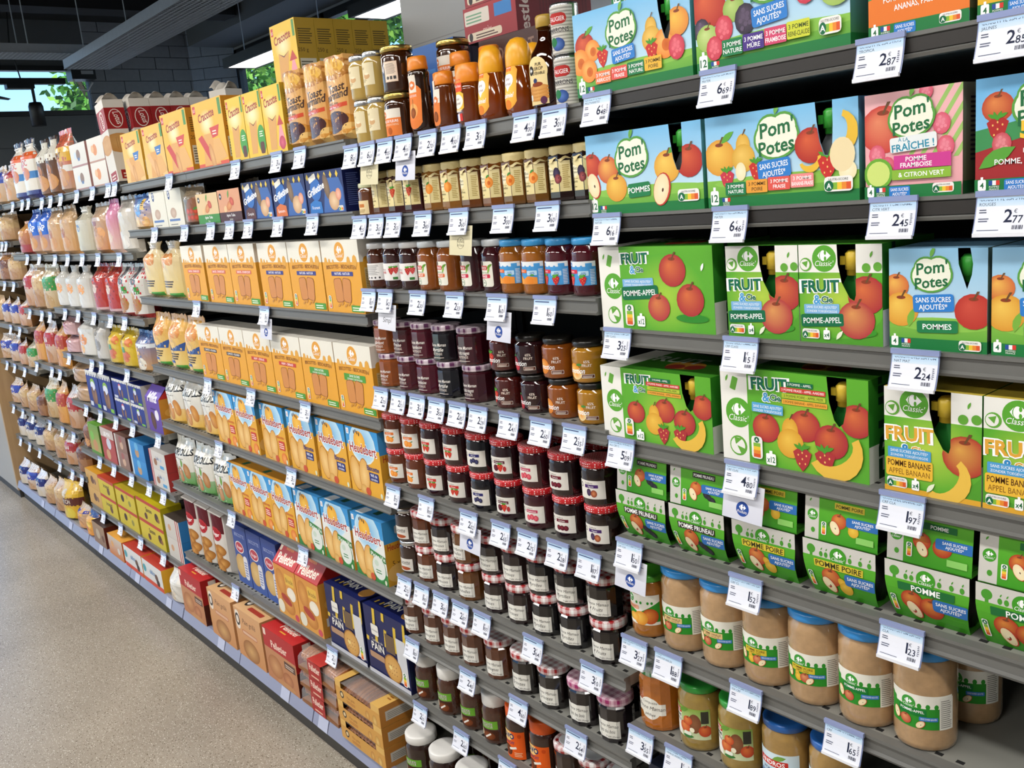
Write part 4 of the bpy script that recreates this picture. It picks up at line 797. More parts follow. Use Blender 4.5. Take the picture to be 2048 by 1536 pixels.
def art_map(a): a.e(.5, .7, .32, .3, '#ecd49a', n=26); a.r(.05, 0, .95, .7, '#ecd49a'); clogo(a, .25, .72, .1, '#2a2420', False); a.t('PUR', .62, .8, .07, '#3a2a1a', bold=.015); a.t('SIROP', .62, .71, .07, '#3a2a1a', bold=.015); a.t("D'ÉRABLE", .62, .62, .06, '#3a2a1a', bold=.015, wmax=.5); [a.e(.52, .14 + i * .07, .3, .07, '#c8843a', '#e0aa60') for i in range(4)]; a.e(.52, .42, .16, .05, '#8a3a14'); a.e(.45, .5, .06, .05, '#2a3a6a'); a.e(.75, .08, .09, .08, '#5a2a4a'); a.rr(.08, .1, .24, .22, '#e8e8e0', rad=.02)
GLS = mat('syrup_glass', rough=.04, attr=True, coat=1.0, trans=.55)
g = G(); g.tube([(.022, 0, .118), (.04, 0, .124), (.043, 0, .136), (.034, 0, .144), (.016, 0, .146)], .004, 8, '#b07840'); hd = ('glass_handle', g.mesh('glass_handle', GLS))
bottle('map', 'maple_syrup_bottle', [(.033, 0), (.037, .006), (.038, .05), (.038, .082), (.034, .1), (.022, .114), (.0155, .124), (.015, .145)], '#3a1404', [(.0165, .145), (.0175, .146), (.0175, .163), (.015, .166)], '#b8963f', art_map, .055, (.012, .095), sy=.75, m=GLS, extra=[hd])
put('map', -1.302, F + .038, zB[0], 'maple syrup flask with gold screw cap and pancake label')
def art_can(a):
    a.r(0, 0, 1, 1, '#d8d4cc'); [a.r(0, i / 14, 1, i / 14 + .03, '#a8a49c') for i in range(14)]; a.rr(.2, .62, .8, .85, '#b8302c', rad=.1); a.t('FAUGIER', .5, .68, .1, '#fff', wmax=.5); a.t('MARRONS', .5, .45, .1, '#2a2a3a', wmax=.7); a.e(.5, .2, .16, .14, '#2a4a8a', '#5a7ac0'); a.e(.35, .25, .1, .1, '#2a7a4a')
jar('can', 'chestnut_puree_can', .0245, .0855, '#bdb9b2', SILVER, '#ccc', art_can, .06, (.02, .98), .004, .0245, neck=.024, shoulder=.03, bodymat=SILVER, rot=.2)
put('can', -1.235, F + .026, zB[0], 'striped chestnut puree can, lower one of its pile'); put('can', -1.235, F + .026, zB[0] + .086, 'striped chestnut puree can, upper one of its pile')
# ---- cloth topped jars of the second shelf
def art_ref(fr, t2):
    def f(a):
        a.r(0, 0, 1, 1, '#e4d49a', '#e9dba8'); a.e(.27, .62, .2, .2, '#efe6c6'); a.t('Reflets', .27, .66, .1, '#2a2414', wmax=.3, shear=.25); a.t('de France', .27, .55, .08, '#2a2414', wmax=.3, shear=.25); a.t('confiture extra', .28, .36, .045, '#4a3a1a', wmax=.34); a.t(t2, .28, .25, .09, '#2a2010', wmax=.4); a.lines(.12, .1, .4, .16, 1, '#7a6a3a')
        if fr == 'straw': straw(a, .58, .55, .22, '#c8402c')
        elif fr == 'fig': a.e(.56, .6, .16, .2, '#2a2038', '#4a3a5c'); a.e(.6, .42, .15, .16, '#6a2a34', '#b05a5a')
        elif fr == 'none': pass
        else: {'peach': orange, 'apricot': apricot}[fr](a, .6, .55, .2); leaf(a, .58, .76, .12, '#4a8a3a', .5)
        a.lines(.76, .12, .97, .9, 12, '#b09a58')
    return f
def cloth(g, R, z, col):
    rnd = random.Random(4); ph = [rnd.random() * 6 for _ in range(3)]
    def fn(u, v):
        q = 2 * PI * u; wv = math.sin(7 * q + ph[0]) * .5 + math.sin(11 * q + ph[1]) * .35 + math.sin(5 * q + ph[2]) * .3
        if v < .5: t_ = v * 2; r = R * (.2 + .8 * t_) ; zz = z + .014 - .0008 * t_
        elif v < .72: t_ = (v - .5) / .22; r = R * (1 + .01 * wv); zz = z + .0132 - t_ * .0132
        else: t_ = (v - .72) / .28; r = R * (.95 + .2 * t_ + .05 * t_ * wv); zz = z - t_ * (.011 + .007 * wv)
        return (r * math.cos(q), r * math.sin(q), zz)
    g.grid(fn, 44, 10, col, True, True)
for k, fr, t2, c in (('rlait', 'none', 'Confiture de lait', JC['caramel']), ('rfraise', 'straw', 'Fraises', JC['berry']), ('rpeche', 'peach', 'Clémentines', '#8a5a20'), ('rmir', 'none', "Abricots d'Oranais", '#6a3a14'), ('rabr', 'apricot', 'Abricots', '#7a4416'), ('rmira', 'apricot', 'Mirabelles', '#6f4818'), ('rfig', 'fig', 'Figues', '#24120e')):
    g = G(); cloth(g, .0285, .084, '#d8c68e'); jar(k, 'cloth_topped_jam_jar', .0325, .099, c, GOLD, '#fff', art_ref(fr, t2), .064, (.2, .82), .012, .028, fac=8, neck=.027, shoulder=.12, rot=.1, extra=[('paper_cloth', g.mesh('paper_cloth', mat('crumpled_gold_paper', rough=.4, attr=True, bump=.5, nscale=140)))])
NMR = dict(rlait='plain cream', rfraise='strawberry', rpeche='clementine', rmir='lettered only', rabr='apricot', rmira='mirabelle plum', rfig='fig')
jar('car', 'caramel_jar', .0325, .077, JC['caramel'], METLID, '#cfd0a8', lambda a: (a.r(0, 0, 1, 1, '#e6cfa0'), a.rr(.2, .5, .7, .75, '#c8783a', rad=.05), a.lines(.15, .12, .8, .4, 3, '#a0804a')), .04, (.08, .55), .011, neck=.028, rot=.1)
put('car', -1.949, F + .034, zB[1], 'short caramel spread jar with a pale metal lid')
for k, x in (('rlait', -1.886), ('rfraise', -1.82), ('rfraise', -1.753), ('rpeche', -1.677), ('rpeche', -1.609), ('rmir', -1.541), ('rabr', -1.471), ('rmira', -1.405), ('rmira', -1.338), ('rfig', -1.27), ('rfig', -1.2065)): put(k, x, F + .034, zB[1], 'jam jar under a crumpled gold cloth with %s label' % NMR[k], 'cloth topped jars, ' + NMR[k])
# ---- third shelf
def art_simpl(back=False):
    def f(a):
        a.r(0, 0, 1, 1, '#e9e6e4')
        if back: a.lines(.14, .3, .86, .92, 11, '#8a8888'); [a.e(.15 + i * .17, .14, .06, .06, '#333') for i in range(5)]; return
        straw(a, .66, .55, .24, '#b82a34'); straw(a, .84, .58, .22, '#c8404a'); a.t('confiture', .3, .6, .1, '#8a2a34', wmax=.36); a.t('FRAISES', .28, .42, .12, '#c8303c', wmax=.4, bold=.01); a.r(.72, .06, .9, .2, '#3a7a3a')
    return f
for k, bk, c in (('simb', True, '#4a200c'), ('simf', False, '#34120c')): jar(k, 'plain_jam_jar', .035, .108, c, METLID, '#dcdcdc', art_simpl(bk), .066, (.22, .64), .013, .032, neck=.029, shoulder=.22, rot=.15)
put('simb', -1.944, F + .036, zB[2], 'jam jar with white lid showing its back text label')
for x in (-1.872, -1.802): put('simf', x, F + .036, zB[2], 'jam jar with white lid and plain white strawberry label', 'white label strawberry jam jars')
def art_and(t2, c):
    def f(a):
        a.rr(0, 0, 1, 1, '#ece9dc', rad=.08); a.e(.35, .92, .1, .1, '#5a5048'); leaf(a, .85, .8, .16, '#6a9a3a', .6); leaf(a, .8, .66, .14, '#8ab84a', 1.2); a.rr(-.05, .66, .72, .83, '#c8362c', rad=.02); a.t('ANDROS', .36, .69, .11, '#fff', wmax=.62, bold=.015); a.t('fruits bruts', .5, .52, .09, '#3a7a3a', wmax=.6); a.rr(.1, .33, .86, .48, c, rad=.04, rot=.05); a.t(t2, .48, .36, .1, '#fff', wmax=.6, bold=.015); a.e(.45, .15, .14, .14, '#3a7a4a'); a.e(.45, .15, .12, .12, '#ece9dc'); a.t('30%', .45, .12, .08, '#2a6a4a', bold=.01)
    return f
jar('anda', 'fruit_spread_jar', .033, .108, '#8a4a12', METLID, '#c9cfd2', art_and('ABRICOT', '#e0703a'), .046, (.14, .68), .013, .03, neck=.026, shoulder=.26, rot=-.15); jar('andf', 'fruit_spread_jar', .033, .108, '#3a0d14', METLID, '#c9cfd2', art_and('FRAISE', '#c8304a'), .046, (.14, .68), .013, .03, neck=.026, shoulder=.26, rot=-.15)
for x in (-1.731, -1.655): put('anda', x, F + .036, zB[2], 'orange apricot spread jar with grey lid and shaped white label', 'apricot spread jars with grey lid')
for x in (-1.57, -1.497): put('andf', x, F + .036, zB[2], 'dark red spread jar with grey lid and shaped white label', 'strawberry spread jars with grey lid')
def art_light(fr):
    def f(a):
        a.r(0, 0, 1, 1, '#4a9ad8'); a.r(0, .78, 1, 1, '#e6eaee'); clogo(a, .16, .84, .12, '#3a7ac0', False); [a.e(x, .74, .07, .1, '#4a9ad8', n=8) for x in (.42, .6)]; a.r(.72, .72, .9, .92, '#4a9ad8'); a.rr(.04, .5, .46, .66, '#e0703a' if fr == 'a' else '#d8344a', rad=.02); a.t('ABRICOT' if fr == 'a' else 'FRAISE', .25, .54, .07, '#fff', wmax=.36); a.rr(.48, .4, .8, .6, '#bcdcf2', rad=.03); a.t('-30%', .64, .45, .1, '#2a6ab0', bold=.015, wmax=.28)
        if fr == 'a': a.p([(0, 0), (.8, 0), (.8, .3), (.5, .36), (.3, .2), (0, .45)], '#e8923a'); a.e(.2, .14, .2, .2, '#f0a44a'); a.e(.55, .14, .2, .22, '#e88a30'); leaf(a, .65, .4, .12, '#4a9a3a', 0)
        else: straw(a, .22, .2, .24, '#d8383c'); straw(a, .62, .2, .22, '#c82a34'); leaf(a, .6, .36, .14, '#5aaa3a', .4)
        a.lines(.84, .04, .98, .7, 10, '#d8e8f4')
    return f
jar('liga', 'light_jam_jar', .034, .106, '#9a5a14', METLID, '#3a9ad8', art_light('a'), .066, (.22, .68), .012, .031, neck=.028, shoulder=.2, rot=.12); jar('ligf', 'light_jam_jar', .034, .106, '#4a0d18', METLID, '#3a9ad8', art_light('f'), .066, (.22, .68), .012, .031, neck=.028, shoulder=.2, rot=.12)
for x in (-1.437, -1.369): put('liga', x, F + .036, zB[2], 'orange jam jar with bright blue lid and sky blue label', 'blue lidded apricot jam jars')
for x in (-1.3, -1.228): put('ligf', x, F + .036, zB[2], 'red jam jar with bright blue lid and sky blue label', 'blue lidded strawberry jam jars')
# ---- fourth shelf, piles of two
def art_int(t2, c):
    def f(a): a.t('Bonne Maman', .5, .72, .2, '#f2ece6', wmax=.84, shear=.35, bold=.01); a.t(t2, .45, .42, .22, '#f2ece6', wmax=.66, shear=.35, bold=.01); a.t('INTENSE', .45, .2, .15, '#e8dcd2', wmax=.56); a.lines(.12, .02, .8, .1, 1, '#d8ccc2')
    return f
for k, t2, c in (('iab', 'Abricot', '#8a4512'), ('ifr', 'Fraise', '#4a1018'), ('ifb', 'Framboise', '#4e0e20'), ('imy', 'Myrtille', '#0e0a12'), ('irg', 'Fruits rouges', '#3c0c18')): jar(k, 'intense_jam_jar', .0365, .0815, c, GPUR, '#fff', art_int(t2, c), .052, (.12, .66), .012, .035, fac=12, neck=.031, shoulder=.16, rot=.1)
def art_emo(fr):
    def f(a):
        {'straw': lambda: straw(a, .25, .45, .34), 'cherry': lambda: (orange(a, .2, .5, .2, '#8a1a2a', '#b83a4a'), orange(a, .3, .25, .18, '#a02030', '#c84a50'), leaf(a, .2, .75, .14, '#4a8a4a', .3)), 'peach': lambda: orange(a, .26, .42, .34, '#d87a22', '#f0b060'), 'citrus': lambda: (orange(a, .3, .4, .32, '#e08a1c', '#f3c060'), a.e(.4, .25, .26, .22, '#f0d8a0', '#f0a040'), leaf(a, .5, .66, .16, '#4a8a3a', .1))}[fr]()
        a.t('émotion', .38, .3, .24, '#fff', wmax=.6, shear=.3, bold=.01); a.t('65%', .76, .74, .12, '#f2e6d8', bold=.01); a.t('FRUIT', .76, .58, .12, '#f2e6d8', bold=.01); a.rr(.58, .1, .98, .26, '#efe6dc', rad=.02); a.rr(.59, .115, .97, .245, '#5a2a1c', rad=.02); a.lines(.62, .13, .94, .23, 2, '#e8dcd0')
    return f
for k, fr, c in (('est', 'straw', '#4a1410'), ('ech', 'cherry', '#2a0c12'), ('epe', 'peach', '#8a4810'), ('eci', 'citrus', '#a8741a')): jar(k, 'fruit_emotion_jar', .034, .0785, c, METLID, '#141210', art_emo(fr), .062, (.08, .74), .011, .031, neck=.028, shoulder=.16, rot=.05)
NM4 = dict(iab='apricot orange', ifr='strawberry red', ifb='raspberry red', imy='blueberry black', irg='deep red fruit', est='strawberry drawing', ech='cherry drawing', epe='peach drawing', eci='citrus drawing')
for k, x in (('iab', -1.948), ('ifr', -1.864), ('ifb', -1.783), ('imy', -1.699), ('irg', -1.603), ('est', -1.494), ('ech', -1.41), ('epe', -1.327), ('eci', -1.243)):
    h_, ld = (.0825, 'purple gingham lid') if k[0] == 'i' else (.0795, 'black lid')
    put(k, x, F + .038, zB[3], 'jam jar with %s and %s, lower one of its pile' % (ld, NM4[k])); put(k, x - .006, F + .037, zB[3] + h_, 'jam jar with %s and %s, upper one of its pile' % (ld, NM4[k]), rz=.1)
# ---- fifth shelf, red dotted lids
def art_dot(fr, t2, c):
    def f(a):
        a.r(0, 0, 1, 1, '#e4e0d8'); a.e(.1, .72, .1, .14, '#2a2624'); a.e(.1, .72, .06, .09, '#e4e0d8'); a.t('Confiture', .42, .82, .09, '#3a3230', wmax=.3); a.rr(.26, .6, .76, .78, c, rad=.02); a.t(t2, .5, .64, .1, '#fff', wmax=.42)
        {'orange': lambda: (orange(a, .45, .32, .22), orange(a, .62, .28, .18), leaf(a, .72, .45, .1, '#3a7a3a', .3)), 'straw': lambda: (straw(a, .44, .34, .22), straw(a, .64, .34, .22)), 'black': lambda: [berry(a, .38 + i * .13, .32 + (i % 2) * .08, .15, '#1c1c34', '#4a4a78') for i in range(3)], 'red': lambda: (orange(a, .36, .34, .2, '#4a1420', '#6a2030'), straw(a, .56, .36, .26), a.e(.74, .3, .1, .16, '#b83a3a')), 'rasp': lambda: [berry(a, .36 + i * .16, .3 + (i % 2) * .06, .17) for i in range(3)], 'cherry': lambda: [orange(a, .36 + i * .15, .28, .15, '#4a0f1c', '#8a2a3a') for i in range(3)], 'fig': lambda: (a.e(.42, .36, .14, .2, '#3a2a4a', '#5a4468'), a.e(.6, .3, .18, .2, '#8a3a2a', '#d88a5a'))}[fr]()
    return f
for k, fr, t2, c, jc in (('do', 'orange', 'Oranges', '#d8702a', '#5f2c12'), ('ds', 'straw', 'Fraises', '#c8342c', '#2c0c10'), ('db', 'black', 'Mûres', '#2a2a6a', '#0e0b12'), ('d4', 'red', '4 fruits rouges', '#5a1a2a', '#24090e'), ('dr', 'rasp', 'Framboises', '#b83a5a', '#3a0c16'), ('dc', 'cherry', 'Cerises', '#6a1a2a', '#1e0a0e'), ('df', 'fig', 'Figues', '#4a2a6a', '#20120e')): jar(k, 'dotted_lid_jam_jar', .0368, .089, jc, POLKA, '#fff', art_dot(fr, t2, c), .058, (.2, .68), .013, .0375, neck=.034, shoulder=.1, rot=.2)
NM5 = dict(do='orange', ds='strawberry', db='blackberry', d4='mixed red fruit', dr='raspberry', dc='cherry', df='fig')
for k, x in (('do', -1.963), ('do', -1.88), ('ds', -1.795), ('ds', -1.705), ('db', -1.614), ('d4', -1.525), ('dr', -1.43), ('dc', -1.337), ('df', -1.244)):
    put(k, x, F + .039, zB[4], 'jam jar with red dotted lid and %s label, lower one of its pile' % NM5[k], 'lower dotted lid jars, ' + NM5[k], rz=-.25 if k == 'do' and x > -1.9 else 0); put(k, x - .003, F + .039, zB[4] + .0895, 'jam jar with red dotted lid and %s label, upper one of its pile' % NM5[k], 'upper dotted lid jars, ' + NM5[k], rz=-.15 if k in ('ds', 'dr', 'dc') else .05)
for x in (-1.25, -1.34, -1.43): put('df', x, F + .13, zB[4] + .0895, 'jam jar with red dotted lid standing in the second row', 'dotted lid jars in the second row')
# ---- sixth shelf, red gingham piles
def gjar(k, t2, c, lid=GRED, h=.0925, R=.0372, name='gingham_lid_jam_jar'): jar(k, name, R, h, c, lid, '#fff', script_label(t2), .06, (.14, .6), .017, R * 1.02, fac=12, neck=R * .88, shoulder=.14, rot=.15)
for a_ in (('gab', 'Abricots', '#5f2c10'), ('gfb', 'Framboises', '#180a0e'), ('gmi', 'Mirabelles', '#643a12'), ('gfr', 'Fraises', '#1e0b0e'), ('gmy', 'Myrtilles', '#0a090e'), ('g4f', '4 Fruits', '#120a0c')): gjar(*a_)
def art_sil(a):
    a.r(0, 0, 1, .55, '#dedad2'); a.r(0, 0, .22, 1, '#dedad2'); a.r(.02, .75, .2, 1, '#b8302c'); a.r(.02, .9, .2, 1, '#2a3f8a'); a.t('Lucette', .55, .3, .2, '#2a2624', wmax=.6, shear=.3); a.e(.55, .12, .3, .08, '#a8502a')
jar('sil', 'jam_jar_with_strap', .034, .086, '#2c1710', SILVER, '#ccc', art_sil, .056, (.1, .9), .011, .032, neck=.03, shoulder=.1, rot=.05)
NM6 = dict(gab='apricot', gfb='raspberry', gmi='mirabelle', gfr='strawberry', gmy='blueberry', g4f='four fruits')
for s_, nm in ((0, 'lower'), (1, 'upper')): put('sil', -1.961 - .004 * s_, F + .037, zB[5] + .0865 * s_, 'jam jar with silver lid and striped paper strap, %s one of its pile' % nm)
for k, x in (('gab', -1.88), ('gfb', -1.797), ('gmi', -1.708), ('gfr', -1.607), ('gfr', -1.522), ('gmy', -1.437), ('gmy', -1.349), ('g4f', -1.254)):
    put(k, x, F + .039, zB[5], 'handwritten %s jam jar with red gingham lid, lower one of its pile' % NM6[k], 'lower gingham jars, ' + NM6[k]); put(k, x - .003, F + .038, zB[5] + .093, 'handwritten %s jam jar with red gingham lid, upper one of its pile' % NM6[k], 'upper gingham jars, ' + NM6[k], rz=-.3 if k == 'gmi' else .08)
for x in (-1.26, -1.35): put('gmy', x, F + .13, zB[5], 'black jam jar with red gingham lid in the second row', 'gingham jars in the second row')
# ---- seventh shelf
gjar('bch', 'Châtaignes', '#5a2e16', h=.1); gjar('bgr', 'Griottes', '#120a0a', h=.1); gjar('bbo', 'Fruits des bois', '#140b10', GMAG, h=.1)
for x in (-1.98, -1.885, -1.8, -1.722, -1.628): put('bch', x, F + .039, zB[6], 'brown chestnut spread jar with red gingham lid', 'brown chestnut jars')
for x in (-1.53, -1.438): put('bgr', x, F + .039, zB[6], 'black cherry jam jar with red gingham lid', 'black cherry jars')
for x in (-1.341, -1.252): put('bbo', x, F + .039, zB[6], 'black jam jar with magenta gingham lid', 'magenta gingham jars')
for x, k in ((-1.885, 'bch'), (-1.8, 'bch'), (-1.715, 'bch'), (-1.62, 'bch'), (-1.53, 'bgr'), (-1.43, 'bgr'), (-1.335, 'bbo'), (-1.245, 'bbo')): put(k, x + .02, F + .13, zB[6], 'gingham lidded jar in the rear row of the seventh shelf', 'gingham jars in the rear row')
# ---- eighth shelf and the deck
def art_nut(a):
    a.p([(0, .5), (1, .58), (1, .98), (0, .9)], '#6aa832'); a.t('CHOCONUTS', .42, .62, .22, '#fff', wmax=.8, bold=.05, rot=.05); a.t('CHOCONUTS', .42, .62, .22, '#5a1a24', wmax=.8, bold=.012, rot=.05); a.r(0, 0, 1, .5, '#452414'); a.e(.6, .22, .35, .2, '#6a3418', '#8a4a24'); a.e(.2, .3, .16, .2, '#d8c8a8'); a.rr(.42, .18, .74, .26, '#e8e4de', rad=.01, rot=.6)
jar('nut', 'nut_spread_jar', .0375, .128, '#452414', PLASTIC, '#e6e4e0', art_nut, .066, (.12, .66), .03, .0345, neck=.033, shoulder=.2, rot=0)
for i, x in enumerate((-1.958, -1.856, -1.757, -1.668)): put('nut', x, F + .039, zB[7], 'chocolate nut spread jar with tall white lid and green band', 'white lidded nut spread jars')
def art_ovo(a): a.r(0, 0, 1, 1, '#e8601c'); a.e(.3, .82, .3, .2, '#f0c070', '#f6d898'); a.t('OVO', .36, .72, .2, '#1d2f6a', wmax=.56, bold=.04); a.t('CRUNCHY', .36, .52, .12, '#1d2f6a', wmax=.56, bold=.015); a.e(.32, .28, .2, .2, '#5a2a14', '#7a4020'); a.rr(.4, .34, .7, .42, '#f0ece4', rad=.01, rot=.3); a.e(.82, .85, .07, .07, '#d04a14'); a.lines(.6, .1, .9, .28, 3, '#f6c8a0')
jar('ovo', 'crunchy_spread_jar', .0365, .13, '#30160c', PLASTIC, '#e05a1c', art_ovo, .07, (.02, .72), .03, .034, neck=.033, shoulder=.14, rot=.1)
for x in (-1.578, -1.492): put('ovo', x, F + .039, zB[7], 'orange crunchy malt spread jar with orange lid', 'orange spread jars')
jar('bmc', 'chocolate_spread_jar', .0365, .105, '#2c160c', GRED, '#fff', script_label('Noisettes'), .058, (.1, .5), .0135, .037, fac=12, neck=.032, rot=.15, extra=[('lid_disc', one(lambda g: g.lathe([(.024, .1045), (.024, .1062), (.022, .1066)], 20, '#dfe2e4'), 'lid_disc', PLASTIC))])
for x in (-1.408, -1.33, -1.247): put('bmc', x, F + .04, zB[7], 'chocolate spread jar with gingham rim and white lid disc', 'white disc chocolate jars')
for x in (-1.94, -1.84, -1.74): put('nut', x, F + .135, zB[7], 'white lidded spread jar in the rear row of the eighth shelf', 'white lidded jars in the rear row')
jar('big', 'large_spread_jar', .046, .135, '#2a150c', PLASTIC, '#e8e6e2', art_nut, .08, (.2, .66), .022, .043, neck=.04, rot=0)
for x in (-1.985, -1.872, -1.755, -1.64): put('big', x, 1.105 + .055, .1185, 'large spread jar with flat white lid on the base deck', 'large white lidded jars')
for x in (-1.9, -1.79): put('big', x, 1.105 + .17, .1185, 'large spread jar with white lid in the rear of the base deck', 'large jars in the rear')
# ================================================================== bags
def bag(key, name, w, h, d, art, base, cat='bag', top='seal', sq=.55, seed=1, side=None, m=None, flare=.0, extra=None):
    rnd = random.Random(seed); P = [(rnd.uniform(4, 11), rnd.uniform(3, 9), rnd.random() * 6) for _ in range(4)]
    ss = lambda x: max(0, min(1, x)) ** 2 * (3 - 2 * max(0, min(1, x)))
    def wf(v):
        if top == 'gather': return 1 - .55 * ss((v - .72) / .16) + .35 * ss((v - .88) / .12)
        return 1 - .03 * ss((v - .8) / .2)
    def prof(v):
        q = min(1, (max(v, 0) / .1 + .25)) ** .5
        if top == 'gather': return q * (1 - .72 * ss((v - .68) / .2))
        if top == 'flat': return q
        return q * (1 - .96 * ss((v - .66) / .3))
    WA = .25 if top == 'flat' else 1
    def wr(u, v): return WA * sum(math.sin(a * u * 3 + b * v * 4 + c) for a, b, c in P) * .0008 * (.4 + v)
    def th(u, v): return d / 2 * (max(0, math.sin(PI * max(0, min(1, u)))) ** sq) * prof(v) + .0006
    def fr(u, v, o=0): return ((u - .5) * w * wf(v), d / 2 - th(u, v) - wr(u, v) * min(1, 4 * u * (1 - u)) - o, v * h + (wr(v, u) * 2 if v > .97 else 0))
    def bk(u, v): x, y, z = fr(u, v); return (x, d / 2 + th(u, v), z)
    g = G(); g.grid(lambda u, v: fr(u, v), 14, 14, base); g.grid(lambda u, v: bk(1 - u, v), 10, 10, side or base)
    if top == 'flat': g.face([(-w / 2, d / 2, h), (0, .002, h), (w / 2, d / 2, h), (0, d, h)], base)
    parts = [('bag_body', g.mesh('bag_body', m or FILM))]
    if art:
        a = Art(w, h); art(a); g = G(); a.build(g, lambda x, z, o: fr(x / w + .5, z / h, o + .0006), step=w / 14, stepz=h / 14, eps=6e-5); parts.append(('front_print', g.mesh('front_print', m or FILM)))
    if top == 'gather': q = G(); zc = .9 * h; q.lathe([(w * .2, zc - .004), (w * .21, zc), (w * .2, zc + .004)], 10, '#d8d8d8', .5); q.v = [(x, y + d / 2, z) for x, y, z in q.v]; parts.append(('clip', q.mesh('clip', PLASTIC)))
    return proto(key, name, cat, parts + (extra or []))
# ================================================================== rusk and toast bay
zC = ZT['C']
def art_crac(v):
    def f(a):
        bg, badge = {'b': ('#eab534', '#3a74b8'), 'r': ('#efb42c', '#cf3a2c'), 'y': ('#e8c02c', '#4a9a3a'), 'p': ('#e8c02c', '#c84a6a')}[v]
        a.r(0, 0, 1, 1, '#eec074' if v == 'b' else bg, bg); a.e(.45, .66, .3, .22, bg, '#f9ecc0', n=20)
        if v == 'r': a.r(0, 0, 1, .06, '#d8502a')
        a.rr(.04, .84, .13, .96, '#c8342c', rad=.01); a.t('LU', .085, .87, .05, '#fff', wmax=.06); a.r(.88, .74, .97, .98, '#4a8a3a'); a.t('Cracotte', .46, .72, .13, '#a03018', wmax=.68, bold=.025, rot=.1, shear=.1)
        if v in 'br':
            a.p([(.52, .58), (.84, .6), (.76, .44), (.58, .42)], badge); a.lines(.6, .47, .76, .55, 2, '#f3e6d8'); a.p([(.2, .02), (.75, .02), (.55, .5), (.3, .5)], '#dca050'); a.p([(.5, .02), (.98, .1), (.8, .4), (.6, .4)], '#e0aa5c'); a.p([(.1, .46), (.24, .5), (.56, .14), (.42, .08)], '#c83a30' if v == 'r' else '#e2b070'); a.e(.5, .14, .09, .22, '#c88a40', '#e2ae6a', rot=.3)
        else:
            a.p([(.2, .06), (.5, .06), (.66, .56), (.45, .48), (.24, .56)], '#d8a052'); a.p([(.24, .56), (.45, .48), (.66, .56), (.45, .5)], '#6a2a12')
            if v == 'y': a.e(.82, .26, .14, .22, '#3f9a34'); a.rr(.7, .04, .92, .22, '#5a2a18', rad=.03); a.lines(.72, .3, .92, .4, 3, '#e8f0d8')
            else: a.p([(.6, .1), (.98, .1), (.8, .5)], '#e89aa4'); a.e(.8, .14, .1, .1, '#b83048', '#d8607a'); a.p([(.65, .4), (.95, .4), (.8, .55)], '#c0392b')
    return f
CS = lambda c: (lambda a: (a.r(0, 0, 1, 1, c), a.lines(.12, .62, .88, .86, 7, '#5a4a1c'), a.t('250 g', .3, .5, .06, '#4a3a14'), a.r(.08, .1, .92, .4, '#d8d4c0'), a.lines(.12, .13, .88, .38, 6, '#6a6650')))
carton('crab', 'crispbread_box', 'box', .2, .172, .075, art_crac('b'), '#d8a83a', '#e0b440', sideart=CS('#d8a83a')); carton('crar', 'crispbread_box', 'box', .225, .19, .075, art_crac('r'), '#c88a2a', '#e0b440', sideart=CS('#cf8f2c')); carton('cray', 'filled_crispbread_box', 'box', .112, .172, .075, art_crac('y'), '#d0a42a', '#dcb438', sideart=CS('#cfa42c')); carton('crap', 'filled_crispbread_box', 'box', .118, .172, .08, art_crac('p'), '#c09a2c', '#dcb438', sideart=CS('#b8962c'))
for x in (-3.472, -3.247): put('crab', x, F, zC[0], 'yellow crispbread box with a small blue badge', 'crispbread boxes with blue badge')
for x in (-3.04, -2.765): put('crar', x, F, zC[0], 'yellow crispbread box with red badge and red foot strip', 'crispbread boxes with red badge')
for x in (-2.57, -2.455): put('cray', x, F, zC[0], 'narrow yellow crispbread box with green oval', 'filled crispbread boxes with green oval')
put('crap', -2.336, F, zC[0], 'narrow yellow crispbread box with pink raspberry motif')
carton('crap2', 'filled_crispbread_box', 'box', .146, .172, .057, art_crac('p'), '#c09a2c', '#dcb438', sideart=CS('#b8962c'))
for j in range(5):
    for s_ in (0, 1): put('crap2', -2.405, 1.249 + .058 * j, zC[0] + .1725 * s_, 'tall yellow crispbread box piled behind the toast bags' if s_ else 'yellow crispbread box carrying the piled ones at the back', 'crispbread boxes piled upper' if s_ else 'crispbread boxes piled lower')
def art_toast(a):
    a.r(0, 0, 1, 1, '#d9a25c', '#dda860'); a.e(.55, .86, .3, .14, '#a86a2a', '#e0a838', n=20); a.e(.5, .88, .24, .1, '#e6b44a'); a.p([(0, .62), (.18, .68), (.14, .86), (0, .9)], '#ece4d4'); a.e(.06, .76, .07, .07, '#201a16'); a.t('Toast', .6, .58, .1, '#3a1c10', wmax=.6, bold=.02, shear=.25, rot=.1); a.t('Gourmand', .48, .49, .1, '#3a1c10', wmax=.9, bold=.02, shear=.25, rot=.1); a.t('Beschuiten', .45, .43, .04, '#6a4020', wmax=.6); a.p([(0, .36), (.9, .4), (.9, .45), (0, .41)], '#cf4a26'); a.t('Nature · Natuur', .42, .385, .03, '#fff', wmax=.6)
    a.e(.5, .17, .32, .15, '#c8862e', '#e2ac52', rot=.15); a.e(.44, .22, .26, .13, '#3a1210', '#5a1f18', rot=.12); a.e(.9, .1, .13, .1, '#e6bc70')
bag('toast', 'toast_bag', .107, .19, .075, art_toast, '#cf9a56', top='flat', sq=.28, seed=5)
for x in (-2.228, -2.118, -2.01): put('toast', x, F, zC[0], 'tan bag of round toasts with dark spread picture', 'round toast bags')
